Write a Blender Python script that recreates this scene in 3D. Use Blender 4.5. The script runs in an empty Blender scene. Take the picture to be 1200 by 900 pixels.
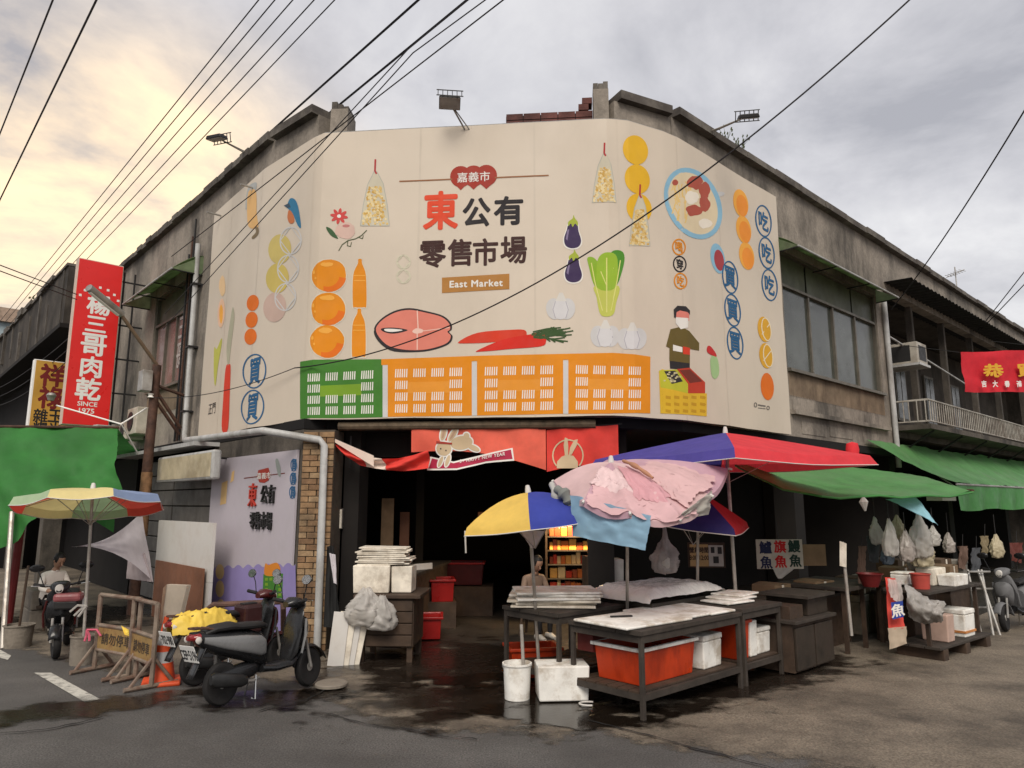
import bpy, bmesh, math, random
from mathutils import Vector, Matrix, noise
from mathutils.geometry import tessellate_polygon
R_ = math.radians
rnd = random.Random(7)
SC = bpy.context.scene
COL = SC.collection

# ------------------------------------------------------------------ camera
FPX, PITCH, EYE = 830.0, R_(9.6), 1.7          # focal length in px of a 1200 px wide frame
cd = bpy.data.cameras.new('camera'); cam = bpy.data.objects.new('camera', cd); COL.objects.link(cam)
cd.sensor_width = 36; cd.lens = FPX / 1200 * 36; cd.clip_end = 3000; cd.clip_start = .05
cam.location = (0, 0, EYE); cam.rotation_euler = (math.pi / 2 + PITCH, 0, 0)
SC.camera = cam

# ------------------------------------------------------------------ sky, sun, exposure
SUN_AZ, SUN_EL = R_(184), R_(45)              # azimuth from +Y towards +X
SC.view_settings.view_transform = 'Standard'; SC.view_settings.look = 'None'
SC.view_settings.gamma = 1; SC.view_settings.use_curve_mapping = False
SC.view_settings.exposure = 1.1
w = bpy.data.worlds.new('World'); SC.world = w; w.use_nodes = True
nt = w.node_tree; nt.nodes.clear(); N = nt.nodes.new; LK = nt.links.new
out = N('ShaderNodeOutputWorld'); bg = N('ShaderNodeBackground'); LK(bg.outputs[0], out.inputs[0])
bg.inputs[1].default_value = .1
sky = N('ShaderNodeTexSky'); sky.sky_type = 'NISHITA'; sky.sun_disc = False
sky.sun_elevation = SUN_EL; sky.sun_rotation = SUN_AZ; sky.air_density = 1.5; sky.dust_density = 4
tc = N('ShaderNodeTexCoord')
sep = N('ShaderNodeSeparateXYZ'); LK(tc.outputs['Generated'], sep.inputs[0])
def M(op, a, b=None, c=None):
    n = N('ShaderNodeMath'); n.operation = op
    for i, x in enumerate((a, b, c)):
        if x is None: continue
        if isinstance(x, (int, float)): n.inputs[i].default_value = x
        else: LK(x, n.inputs[i])
    return n.outputs[0]
zc = M('ADD', M('MAXIMUM', sep.outputs[2], 0.0), .22)
cmb = N('ShaderNodeCombineXYZ'); LK(M('DIVIDE', sep.outputs[0], zc), cmb.inputs[0]); LK(M('DIVIDE', sep.outputs[1], zc), cmb.inputs[1])
def wnoise(scale, det, rough, dist):
    n = N('ShaderNodeTexNoise'); n.inputs['Scale'].default_value = scale; n.inputs['Detail'].default_value = det
    n.inputs['Roughness'].default_value = rough; n.inputs['Distortion'].default_value = dist
    LK(cmb.outputs[0], n.inputs['Vector']); return n.outputs[0]
n1 = wnoise(1.5, 7, .58, .5); n2 = wnoise(3.1, 6, .6, .3)
cl = M('ADD', M('MULTIPLY', n1, .7), M('MULTIPLY', n2, .3))
ramp = N('ShaderNodeValToRGB'); LK(cl, ramp.inputs[0])
e = ramp.color_ramp.elements
e[0].position = .36; e[0].color = (.35, .35, .38, 1)
e[1].position = .62; e[1].color = (.68, .675, .685, 1)
m_ = e.new(.50); m_.color = (.53, .525, .55, 1)
# low warm break in the cloud, towards the left end of the street
gd = Vector((math.sin(R_(-31)), math.cos(R_(-31)), .21)).normalized()
vm = N('ShaderNodeVectorMath'); vm.operation = 'DOT_PRODUCT'; LK(tc.outputs['Generated'], vm.inputs[0]); vm.inputs[1].default_value = gd
mr = N('ShaderNodeMapRange'); mr.interpolation_type = 'SMOOTHSTEP'; LK(vm.outputs['Value'], mr.inputs[0])
mr.inputs[1].default_value = .905; mr.inputs[2].default_value = .985
gl = M('MULTIPLY', mr.outputs[0], M('MULTIPLY_ADD', cl, 4.8, -1.75))
glc = N('ShaderNodeClamp'); LK(gl, glc.inputs[0])
mixg = N('ShaderNodeMixRGB'); LK(glc.outputs[0], mixg.inputs[0]); LK(ramp.outputs[0], mixg.inputs[1]); mixg.inputs[2].default_value = (1.30, 1.0, .58, 1)
mr2 = N('ShaderNodeMapRange'); mr2.interpolation_type = 'SMOOTHSTEP'; LK(vm.outputs['Value'], mr2.inputs[0])
mr2.inputs[1].default_value = .86; mr2.inputs[2].default_value = .98
warm = N('ShaderNodeMixRGB'); warm.blend_type = 'MULTIPLY'; LK(mr2.outputs[0], warm.inputs[0]); LK(mixg.outputs[0], warm.inputs[1]); warm.inputs[2].default_value = (1.05, .99, .93, 1)
sc_ = N('ShaderNodeMixRGB'); sc_.blend_type = 'MULTIPLY'; sc_.inputs[0].default_value = 1; LK(warm.outputs[0], sc_.inputs[1]); sc_.inputs[2].default_value = (6.1, 6.05, 6.0, 1)
mx = N('ShaderNodeMixRGB'); mx.inputs[0].default_value = .93; LK(sky.outputs[0], mx.inputs[1]); LK(sc_.outputs[0], mx.inputs[2])
LK(mx.outputs[0], bg.inputs[0])

sd = bpy.data.lights.new('sun', 'SUN'); sd.energy = 1.3; sd.angle = R_(30); sd.color = (1, .93, .83)
so = bpy.data.objects.new('sun', sd); COL.objects.link(so); so.location = (4, -15, 20)
sdir = Vector((math.sin(SUN_AZ) * math.cos(SUN_EL), math.cos(SUN_AZ) * math.cos(SUN_EL), math.sin(SUN_EL)))
so.rotation_euler = sdir.to_track_quat('Z', 'Y').to_euler()

# ------------------------------------------------------------------ survey helpers: sight lines of the photograph onto real planes
def ray(u, v):
    x = (u - 600) / FPX; y = -(v - 450) / FPX
    return Vector((x, math.cos(PITCH) - y * math.sin(PITCH), math.sin(PITCH) + y * math.cos(PITCH)))
E0 = Vector((0, 0, EYE))
def atz(u, v, z): r = ray(u, v); return E0 + r * ((z - EYE) / r.z)
def G(u, v): return atz(u, v, 0)
def aty(u, v, y): r = ray(u, v); return E0 + r * (y / r.y)
class Frame:                                    # a vertical plane: origin, along, outward normal
    def __init__(s, o, d):
        s.o = Vector(o); s.d = Vector(d).normalized(); s.n = Vector((s.d.y, -s.d.x, 0))
    def p(s, a, z, off=0): return s.o + s.d * a + s.n * off + Vector((0, 0, z))
    def hit(s, u, v, off=0):
        r = ray(u, v); t = ((s.o + s.n * off - E0).dot(s.n)) / r.dot(s.n); q = E0 + r * t
        return (q - s.o).dot(s.d), q.z
    def h3(s, u, v, off=0): a, z = s.hit(u, v, off); return s.p(a, z, off)
FL = Frame((-3.5, 9.75, 0), (.676, -.737, 0))   # left street front; a<0 runs away from the corner
FR = Frame((2.2, 9.1, 0), (.737, .676, 0))      # right street front; a>0 runs away from the corner
FC = Frame((-2.66, 9.02, 0), (4.02, -.34, 0))   # chamfered corner front

# ------------------------------------------------------------------ materials
def lin(r, g, b, k=1.0):
    f = lambda c: (c / 255 / 12.92 if c / 255 <= .04045 else ((c / 255 + .055) / 1.055) ** 2.4)
    return tuple(min(.9, f(c) * k) for c in (r, g, b))
MATS = {}
def mat(name, col, rough=.7, var=.18, scale=6, bump=.0, metal=0, spec=.4, dirt=None, damt=.5, streak=False, dscale=2.0,
        transl=0, emit=0, alpha=1, fine=0, fscale=None, bscale=None, trans=0, ior=1.45, coat=0):
    if name in MATS: return MATS[name]
    m = bpy.data.materials.new(name); m.use_nodes = True; t = m.node_tree; n = t.nodes; l = t.links
    b = n['Principled BSDF']; o = n['Material Output']
    co = n.new('ShaderNodeTexCoord')
    geo = n.new('ShaderNodeNewGeometry')
    P = geo.outputs['Position'] if streak or dirt else co.outputs['Object']
    def nz(sc, det=4, vec=None, rg=.6):
        k = n.new('ShaderNodeTexNoise'); k.inputs['Scale'].default_value = sc; k.inputs['Detail'].default_value = det; k.inputs['Roughness'].default_value = rg
        l.new(vec or P, k.inputs['Vector']); return k.outputs[0]
    def ramp(f, a, b_, c0, c1):
        r = n.new('ShaderNodeMapRange'); l.new(f, r.inputs[0]); r.inputs[1].default_value = a; r.inputs[2].default_value = b_
        r.inputs[3].default_value = c0; r.inputs[4].default_value = c1; return r.outputs[0]
    def mulc(c, f):
        k = n.new('ShaderNodeMixRGB'); k.blend_type = 'MULTIPLY'; k.inputs[0].default_value = 1
        if isinstance(c, tuple): k.inputs[1].default_value = (*c, 1)
        else: l.new(c, k.inputs[1])
        l.new(f, k.inputs[2]); return k.outputs[0]
    c = tuple(col)
    if var: c = mulc(c, ramp(nz(scale), .3, .7, 1 - var, 1 + var))
    if fine: c = mulc(c, ramp(nz(fscale or scale * 14, 3), .3, .7, 1 - fine, 1 + fine))
    if dirt:
        vec = P
        if streak:
            mp = n.new('ShaderNodeMapping'); mp.inputs['Scale'].default_value = (1, 1, .42); l.new(P, mp.inputs[0]); vec = mp.outputs[0]
        d = ramp(nz(dscale, 8, vec, .68), .46, .64, 0, damt)
        k = n.new('ShaderNodeMixRGB'); l.new(d, k.inputs[0])
        if isinstance(c, tuple): k.inputs[1].default_value = (*c, 1)
        else: l.new(c, k.inputs[1])
        k.inputs[2].default_value = (*dirt, 1); c = k.outputs[0]
    if isinstance(c, tuple): b.inputs['Base Color'].default_value = (*c, 1)
    else: l.new(c, b.inputs['Base Color'])
    b.inputs['Roughness'].default_value = rough; b.inputs['Metallic'].default_value = metal
    b.inputs['Specular IOR Level'].default_value = spec; b.inputs['Alpha'].default_value = alpha
    b.inputs['Transmission Weight'].default_value = trans; b.inputs['IOR'].default_value = ior
    b.inputs['Coat Weight'].default_value = coat
    if emit:
        b.inputs['Emission Color'].default_value = (*col, 1); b.inputs['Emission Strength'].default_value = emit
    if rough < .9 and var: l.new(ramp(nz(scale * 2.3), .3, .7, max(.02, rough - .12), min(1, rough + .12)), b.inputs['Roughness'])
    if bump:
        bp = n.new('ShaderNodeBump'); bp.inputs['Strength'].default_value = bump; bp.inputs['Distance'].default_value = .02
        l.new(nz(bscale or scale * 4, 6), bp.inputs['Height']); l.new(bp.outputs[0], b.inputs['Normal'])
    if transl:
        tr = n.new('ShaderNodeBsdfTranslucent'); ms = n.new('ShaderNodeMixShader'); ms.inputs[0].default_value = transl
        if isinstance(c, tuple): tr.inputs[0].default_value = (*c, 1)
        else: l.new(c, tr.inputs[0])
        l.new(b.outputs[0], ms.inputs[1]); l.new(tr.outputs[0], ms.inputs[2]); l.new(ms.outputs[0], o.inputs[0])
    MATS[name] = m; return m
def paint(*rgb, k=.86, **kw):                  # matt printed / painted colour
    return mat('paint_%d_%d_%d' % rgb, lin(*rgb, k=k), rough=.75, var=.06, scale=3, **kw)

# ------------------------------------------------------------------ mesh helpers
class MB:
    def __init__(s): s.v = []; s.f = []
    def add(s, vs, fs):
        o = len(s.v); s.v += [tuple(x) for x in vs]; s.f += [tuple(o + i for i in f) for f in fs]; return s
    def hexa(s, c):                             # 8 corners: bottom 4 ccw, top 4 ccw
        return s.add(c, [(3, 2, 1, 0), (4, 5, 6, 7), (0, 1, 5, 4), (1, 2, 6, 5), (2, 3, 7, 6), (3, 0, 4, 7)])
    def box(s, c, d, rz=0, m=None):
        x, y, z = (k / 2 for k in d); cs = [(-x, -y, -z), (x, -y, -z), (x, y, -z), (-x, y, -z), (-x, -y, z), (x, -y, z), (x, y, z), (-x, y, z)]
        mm = Matrix.Translation(c) @ (m if m is not None else Matrix.Rotation(rz, 4, 'Z'))
        return s.hexa([mm @ Vector(k) for k in cs])
    def fbox(s, F, a0, a1, z0, z1, o0, o1):     # box in a frame, o = offset range along the normal
        return s.hexa([F.p(a0, z0, o1), F.p(a1, z0, o1), F.p(a1, z0, o0), F.p(a0, z0, o0), F.p(a0, z1, o1), F.p(a1, z1, o1), F.p(a1, z1, o0), F.p(a0, z1, o0)])
    def tube(s, pts, r, n=8, caps=True):
        pts = [Vector(p) for p in pts]; k = len(pts); rs = r if isinstance(r, (list, tuple)) else [r] * k
        up = None; o = len(s.v)
        for i, p in enumerate(pts):
            t = (pts[min(i + 1, k - 1)] - pts[max(i - 1, 0)]).normalized()
            if up is None:
                up = t.orthogonal().normalized()
            else:
                up = (up - t * up.dot(t)); up = up.normalized() if up.length > 1e-6 else t.orthogonal().normalized()
            sd_ = t.cross(up)
            for j in range(n):
                a = 2 * math.pi * j / n; s.v.append(tuple(p + (up * math.cos(a) + sd_ * math.sin(a)) * rs[i]))
        for i in range(k - 1):
            for j in range(n):
                a = o + i * n + j; b = o + i * n + (j + 1) % n; s.f.append((a, b, b + n, a + n))
        if caps:
            s.f.append(tuple(o + j for j in reversed(range(n)))); s.f.append(tuple(o + (k - 1) * n + j for j in range(n)))
        return s
    def lathe(s, c, prof, n=20, m=None):        # prof: (r, z) list, axis z
        mm = Matrix.Translation(c) @ (m if m is not None else Matrix()); o = len(s.v)
        for r, z in prof:
            for j in range(n):
                a = 2 * math.pi * j / n; s.v.append(tuple(mm @ Vector((r * math.cos(a), r * math.sin(a), z))))
        for i in range(len(prof) - 1):
            for j in range(n):
                a = o + i * n + j; b = o + i * n + (j + 1) % n; s.f.append((a, b, b + n, a + n))
        if prof[0][0] > 1e-4: s.f.append(tuple(o + j for j in reversed(range(n))))
        if prof[-1][0] > 1e-4: s.f.append(tuple(o + (len(prof) - 1) * n + j for j in range(n)))
        return s
    def grid(s, fn, nu, nv, thick=0):           # fn(u,v)->point over 0..1
        o = len(s.v)
        for i in range(nu + 1):
            for j in range(nv + 1): s.v.append(tuple(fn(i / nu, j / nv)))
        for i in range(nu):
            for j in range(nv):
                a = o + i * (nv + 1) + j; s.f.append((a, a + nv + 1, a + nv + 2, a + 1))
        return s
    def prism(s, poly, fn, d):                  # 2-D polygon -> fn(x, y, depth) walls + caps
        n = len(poly); tris = tessellate_polygon([[Vector((x, y, 0)) for x, y in poly]]); o = len(s.v)
        for x, y in poly: s.v.append(tuple(fn(x, y, 0)))
        for x, y in poly: s.v.append(tuple(fn(x, y, d)))
        for t in tris: s.f.append(tuple(o + i for i in t)); s.f.append(tuple(o + n + i for i in reversed(t)))
        for i in range(n): j = (i + 1) % n; s.f.append((o + i, o + j, o + n + j, o + n + i))
        return s
    def mesh(s, name, m=None, smooth=False):
        me = bpy.data.meshes.new(name); me.from_pydata(s.v, [], s.f)
        bm = bmesh.new(); bm.from_mesh(me); bmesh.ops.remove_doubles(bm, verts=bm.verts, dist=1e-5); bmesh.ops.recalc_face_normals(bm, faces=bm.faces); bm.to_mesh(me); bm.free()
        if m: me.materials.append(m)
        if smooth:
            for p in me.polygons: p.use_smooth = True
            if smooth != 'all':
                bm = bmesh.new(); bm.from_mesh(me)
                for ed in bm.edges:
                    if len(ed.link_faces) == 2 and ed.calc_face_angle(0) > R_(40): ed.smooth = False
                bm.to_mesh(me); bm.free()
        return me
    def build(s, name, m, parent=None, smooth=False, bevel=0, solid=0, sub=0):
        o = bpy.data.objects.new(name, s.mesh(name, m, smooth)); return fin(o, parent, bevel, solid, sub)
def fin(o, parent=None, bevel=0, solid=0, sub=0):
    COL.objects.link(o)
    if parent is not None:
        o.parent = parent; o.matrix_parent_inverse = WM(parent).inverted()
    if solid:
        q = o.modifiers.new('solid', 'SOLIDIFY'); q.thickness = solid; q.offset = 0
    if bevel:
        q = o.modifiers.new('bevel', 'BEVEL'); q.width = bevel; q.segments = 2; q.limit_method = 'ANGLE'; q.harden_normals = False
    if sub:
        q = o.modifiers.new('sub', 'SUBSURF'); q.levels = q.render_levels = sub
    return o
def WM(o):
    m = Matrix.LocRotScale(o.location, o.rotation_euler, o.scale)
    return WM(o.parent) @ o.matrix_parent_inverse @ m if o.parent else m
def tag(o, label, cat, group=None):
    o['label'] = label; o['category'] = cat
    if group: o['group'] = group
    return o
def struct(o): o['kind'] = 'structure'; return o
def thing(name, label, cat, loc=(0, 0, 0), rz=0, group=None):
    o = bpy.data.objects.new(name, None); COL.objects.link(o); o.location = loc; o.rotation_euler = (0, 0, rz); o.empty_display_size = .1
    return tag(o, label, cat, group)
def local(o, me_builder, name, m, **kw):        # build in the thing's local space
    ob = me_builder.build(name, m, None, **kw); ob.parent = o; return ob
def share(o, parent, loc=None, rot=None):       # copy of a piece sharing mesh data
    c = o.copy(); COL.objects.link(c); c.parent = parent; c.matrix_parent_inverse = o.matrix_parent_inverse
    if loc is not None: c.location = loc
    if rot is not None: c.rotation_euler = rot
    return c
TXT = {}
def text2d(s, size=1, bold=0, spacing=1):
    key = (s, bold, spacing)
    if key not in TXT:
        cu = bpy.data.curves.new('t', 'FONT'); cu.body = s; cu.align_x = 'CENTER'; cu.align_y = 'CENTER'; cu.size = 1; cu.offset = bold; cu.space_character = spacing; cu.resolution_u = 3
        ob = bpy.data.objects.new('t', cu); COL.objects.link(ob)
        dg = bpy.context.evaluated_depsgraph_get(); dg.update()
        me = bpy.data.meshes.new_from_object(ob.evaluated_get(dg))
        vs = [v.co.copy() for v in me.vertices]; fs = [tuple(p.vertices) for p in me.polygons]
        if vs:                                  # centre on the ink
            xs = [v.x for v in vs]; ys = [v.y for v in vs]; cx = (min(xs) + max(xs)) / 2; cy = (min(ys) + max(ys)) / 2
            hh = max(ys) - min(ys)
            vs = [((v.x - cx) / hh, (v.y - cy) / hh) for v in vs]
        bpy.data.objects.remove(ob); bpy.data.curves.remove(cu); bpy.data.meshes.remove(me)
        TXT[key] = (vs, fs)
    vs, fs = TXT[key]
    return [(x * size, y * size) for x, y in vs], fs
def letters(name, s, fn, size, m, parent, bold=.02, sx=1, spacing=1, shear=0):   # fn(x,y,d)->3-D point; size = ink height
    vs, fs = text2d(s, size, 0, spacing); b = bold * size; V = []; Fs = []
    sh = [(0, 0)] if not bold else [(0, 0), (b, 0), (-b, 0), (0, b), (0, -b), (b * .7, b * .7), (-b * .7, b * .7), (b * .7, -b * .7), (-b * .7, -b * .7)]
    for k, (dx, dy) in enumerate(sh):           # stroke weight: slightly shifted layers, each a hair deeper
        o = len(V); V += [tuple(fn((x + dx) * sx + y * shear, y + dy, -.00025 * k)) for x, y in vs]; Fs += [tuple(o + i for i in f) for f in fs]
    me = bpy.data.meshes.new(name); me.from_pydata(V, [], Fs); me.materials.append(m)
    return fin(bpy.data.objects.new(name, me), parent)
def on_frame(F, a, z, off, up=1):               # text placer on a vertical plane
    return lambda x, y, d=0: F.p(a + x, z + y, off + d)
def fbm(x, y=0, z=0): return noise.fractal(Vector((x, y, z)), .6, 2.1, 4)
# ================================================================== SETTING: ground
m_asph = mat('asphalt', (.098, .092, .086), rough=.72, var=.25, scale=.9, bump=.6, bscale=150, fine=.65, fscale=75, dirt=(.055, .051, .048), damt=.6, dscale=.55, spec=.35)
m_conc = mat('worn_concrete', (.180, .148, .112), rough=.7, var=.3, scale=1.3, bump=.55, bscale=90, fine=.45, fscale=60, dirt=(.045, .037, .030), damt=.75, dscale=.8, spec=.35)
mb = MB(); mb.grid(lambda u, v: (u * 900 - 450, v * 900 - 300, 0), 6, 6); struct(mb.build('ground', m_asph))
# worn concrete apron round the corner, its broken edge fading into the asphalt
def yb(x):
    T = [(-40, 31), (-6.5, 9.3), (-4, 7.5), (-1.9, 7.15), (-1.35, 6.1), (-.6, 5.65), (.6, 5.6), (1.7, 5.05), (6, 3.7), (60, -14)]
    for (x0, y0), (x1, y1) in zip(T, T[1:]):
        if x <= x1: return y0 + (y1 - y0) * (x - x0) / (x1 - x0)
mb = MB(); XS = [-30 + .3 * k for k in range(240)]; RW = [(-.30, 0), (-.1, .25), (.1, .5), (.35, .8), (.7, 1), (2, 1), (10, 1), (45, 1)]; ev = []
for x in XS:
    for dy, ed in RW: mb.v.append((x, yb(x) + dy + .12 * fbm(x * 1.7, 3, 3), .004)); ev.append(ed)
for i in range(len(XS) - 1):
    for j in range(len(RW) - 1): k = i * len(RW) + j; mb.f.append((k, k + len(RW), k + len(RW) + 1, k + 1))
me = bpy.data.meshes.new('concrete_apron'); me.from_pydata(mb.v, [], mb.f); me.materials.append(m_conc); at_ = me.attributes.new('edge', 'FLOAT', 'POINT'); at_.data.foreach_set('value', ev)
ap = bpy.data.objects.new('concrete_apron', me); COL.objects.link(ap); struct(ap)
t_ = m_conc.node_tree; nn_, ll_ = t_.nodes, t_.links; gg = nn_.new('ShaderNodeNewGeometry'); kk = nn_.new('ShaderNodeTexNoise'); kk.inputs['Scale'].default_value = 2.6; kk.inputs['Detail'].default_value = 9; kk.inputs['Roughness'].default_value = .68; ll_.new(gg.outputs['Position'], kk.inputs['Vector'])
aa = nn_.new('ShaderNodeAttribute'); aa.attribute_name = 'edge'; ma = nn_.new('ShaderNodeMath'); ma.operation = 'MULTIPLY_ADD'; ll_.new(kk.outputs[0], ma.inputs[0]); ma.inputs[1].default_value = 1.5; ll_.new(aa.outputs['Fac'], ma.inputs[2])
mr_ = nn_.new('ShaderNodeMapRange'); ll_.new(ma.outputs[0], mr_.inputs[0]); mr_.inputs[1].default_value = 1.12; mr_.inputs[2].default_value = 1.34; ll_.new(mr_.outputs[0], nn_['Principled BSDF'].inputs['Alpha'])
m_floor = mat('grimy_shade_floor', (.030, .024, .019), rough=.45, var=.4, scale=1.5, bump=.4, bscale=40, fine=.2, spec=.45)  # grimy floor, also painted dark for the shade indoors and under awnings
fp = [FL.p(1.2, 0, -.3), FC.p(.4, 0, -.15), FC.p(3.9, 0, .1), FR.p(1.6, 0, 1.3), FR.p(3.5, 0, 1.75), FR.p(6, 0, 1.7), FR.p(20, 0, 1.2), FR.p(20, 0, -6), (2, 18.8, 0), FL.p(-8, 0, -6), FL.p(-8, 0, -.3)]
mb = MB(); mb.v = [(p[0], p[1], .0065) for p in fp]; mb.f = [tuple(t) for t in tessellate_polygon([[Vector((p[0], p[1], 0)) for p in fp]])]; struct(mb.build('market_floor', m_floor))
# damp stains, standing water and one patch of painted shade: ragged sheets with a wet sheen
def wet_mat(name, col, rough, edge, soft=.1):
    m = bpy.data.materials.new(name); m.use_nodes = True; t = m.node_tree; n = t.nodes; l = t.links; b = n['Principled BSDF']
    b.inputs['Base Color'].default_value = (*col, 1); b.inputs['Specular IOR Level'].default_value = .5
    g = n.new('ShaderNodeNewGeometry'); k = n.new('ShaderNodeTexNoise'); k.inputs['Scale'].default_value = 2.2; k.inputs['Detail'].default_value = 9; k.inputs['Roughness'].default_value = .62
    mp = n.new('ShaderNodeMapping'); mp.inputs['Scale'].default_value = (1, 1.5, 1); l.new(g.outputs['Position'], mp.inputs[0]); l.new(mp.outputs[0], k.inputs['Vector'])
    a = n.new('ShaderNodeAttribute'); a.attribute_name = 'edge'
    ad = n.new('ShaderNodeMath'); ad.operation = 'MULTIPLY_ADD'; l.new(k.outputs[0], ad.inputs[0]); ad.inputs[1].default_value = 1.9; l.new(a.outputs['Fac'], ad.inputs[2])
    mr = n.new('ShaderNodeMapRange'); l.new(ad.outputs[0], mr.inputs[0]); mr.inputs[1].default_value = edge; mr.inputs[2].default_value = edge + soft; mr.inputs[4].default_value = .93; l.new(mr.outputs[0], b.inputs['Alpha'])
    r = n.new('ShaderNodeMapRange'); l.new(k.outputs[0], r.inputs[0]); r.inputs[1].default_value = .35; r.inputs[2].default_value = .65; r.inputs[3].default_value = rough + .16; r.inputs[4].default_value = max(.02, rough - .05); l.new(r.outputs[0], b.inputs['Roughness'])
    k2 = n.new('ShaderNodeTexNoise'); k2.inputs['Scale'].default_value = 55; l.new(g.outputs['Position'], k2.inputs['Vector'])
    bp = n.new('ShaderNodeBump'); bp.inputs['Strength'].default_value = .12; bp.inputs['Distance'].default_value = .01; l.new(k2.outputs[0], bp.inputs['Height']); l.new(bp.outputs[0], b.inputs['Normal'])
    return m
m_damp_shade = wet_mat('damp_and_shade', (.018, .0130, .0095), .20, 1.16, .30)
m_pud = wet_mat('puddle_water', (.012, .0085, .006), .04, 1.42, .14)
def wet(name, cx, cy, rx, ry, rot, z, m, seed):
    mb = MB(); c, s_ = math.cos(rot), math.sin(rot); n = 40; rings = 10
    vals = []
    for i in range(rings + 1):
        for j in range(n):
            t = i / rings; a = 2 * math.pi * j / n; k = 1 + .35 * fbm(math.cos(a) * 1.3 + seed, math.sin(a) * 1.3, seed)
            x, y = rx * t * k * math.cos(a), ry * t * k * math.sin(a)
            mb.v.append((cx + x * c - y * s_, cy + x * s_ + y * c, z)); vals.append(1 - t)
    for i in range(rings):
        for j in range(n): a = i * n + j; b = i * n + (j + 1) % n; mb.f.append((a, b, b + n, a + n))
    me = bpy.data.meshes.new(name); me.from_pydata(mb.v, [], mb.f); me.materials.append(m)
    at = me.attributes.new('edge', 'FLOAT', 'POINT'); at.data.foreach_set('value', vals)
    o = bpy.data.objects.new(name, me); COL.objects.link(o); return struct(o)
p = G(625, 815); wet('damp_and_shade', p.x, p.y, 2.3, 1.35, .05, .008, m_damp_shade, 1)
p = G(520, 775); wet('damp_and_shade', p.x, p.y, 1.9, 1.5, .2, .009, m_damp_shade, 7)
p = G(900, 795); wet('damp_and_shade', p.x, p.y, 2.4, .55, .62, .010, m_damp_shade, 3)
p = G(650, 838); wet('puddle', p.x, p.y, 1.35, .62, .0, .012, m_pud, 5)
p = G(545, 800); wet('puddle', p.x, p.y, 1.1, .5, .15, .013, m_pud, 11)
p = G(905, 790); wet('puddle', p.x, p.y, 1.3, .3, .6, .014, m_pud, 13)
p = G(50, 728); wet('damp_and_shade', p.x, p.y, 3.2, 1.6, .8, .0075, m_damp_shade, 31)  # dark sheet painting the shade on the ground below the tarpaulin
p = G(330, 820); wet('damp_and_shade', p.x, p.y, .9, .5, .4, .008, m_damp_shade, 19)
p = G(100, 830); wet('damp_and_shade', p.x, p.y, 1.6, .5, .5, .006, m_damp_shade, 23)
# painted dashes
m_line = mat('road_paint', (.55, .53, .47), rough=.8, var=.2, scale=9, dirt=(.07, .066, .06), damt=.8, dscale=9)
for quad in ([(40, 789), (60, 789), (117, 820), (100, 824)], [(-14, 757), (0, 762), (13, 769), (9, 774), (-30, 763)]):
    P = [G(*q) for q in quad]; mb = MB(); mb.v = [(p.x, p.y, .006) for p in P]; mb.f = [tuple(range(len(P)))]; struct(mb.build('road_marking', m_line))
# joint / crack lines where asphalt meets concrete
m_crack = mat('crack_filler', (.012, .011, .010), rough=.9, var=.2)
def crack(pix, wd=.012):
    P = [G(*p) for p in pix]; L = []
    for i in range(len(P) - 1):
        for k in range(8): L.append(P[i].lerp(P[i + 1], k / 8))
    L.append(P[-1]); mb = MB()
    for i, p in enumerate(L):
        t = (L[min(i + 1, len(L) - 1)] - L[max(0, i - 1)]).normalized(); nn = Vector((-t.y, t.x, 0)); ww = wd * (.5 + abs(fbm(p.x * 5, p.y * 5)) * 2)
        q = p + nn * fbm(p.x * 3, p.y * 3, 4) * .05; mb.v += [tuple(q + nn * ww + Vector((0, 0, .0155))), tuple(q - nn * ww + Vector((0, 0, .0155)))]
    for i in range(len(L) - 1): mb.f.append((2 * i, 2 * i + 1, 2 * i + 3, 2 * i + 2))
    struct(mb.build('pavement_crack', m_crack))
crack([(380, 838), (430, 850), (505, 862), (560, 868)], .007); crack([(690, 846), (770, 866), (900, 902), (960, 930)], .008)
crack([(-20, 865), (60, 855), (120, 842)], .01); crack([(300, 835), (360, 822), (400, 800)], .008)

# ================================================================== MARKET BUILDING
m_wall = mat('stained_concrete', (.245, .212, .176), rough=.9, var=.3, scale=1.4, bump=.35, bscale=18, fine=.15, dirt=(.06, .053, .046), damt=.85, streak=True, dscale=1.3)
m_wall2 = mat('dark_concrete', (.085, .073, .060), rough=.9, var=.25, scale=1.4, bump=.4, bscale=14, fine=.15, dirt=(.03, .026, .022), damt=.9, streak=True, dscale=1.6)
m_cap = mat('weathered_coping', (.075, .064, .055), rough=.85, var=.35, scale=2.5, bump=.4, dirt=(.20, .18, .15), damt=.6, dscale=2.2)
m_dark = mat('shade_dark_interior', (.011, .009, .008), rough=.95, var=.3, scale=1.5)  # near-black colour stands in for the deep shade indoors
m_darker = mat('shade_dark_ceiling', (.008, .007, .007), rough=.95, var=.3, scale=1.5)  # ceiling and arcade shade put into the colour
m_rib = mat('rusty_cladding', (.17, .125, .085), rough=.75, var=.25, scale=4, dirt=(.06, .04, .028), damt=.7, streak=True)
m_glass = mat('dusty_glass', (.055, .06, .05), rough=.18, var=.3, scale=1.2, spec=.7)
m_glassr = mat('pink_dusty_glass', (.20, .13, .115), rough=.22, var=.4, scale=1.0, spec=.6)
m_alu = mat('tarnished_frame', (.14, .125, .10), rough=.5, var=.2, metal=.3)
m_green = mat('green_polycarbonate', (.26, .34, .19), rough=.4, var=.3, scale=3, transl=.5, dirt=(.10, .11, .07), damt=.6)
m_pvc = mat('grey_pvc', (.42, .42, .41), rough=.45, var=.15, scale=5, dirt=(.16, .14, .12), damt=.6, streak=True, dscale=3)
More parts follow.
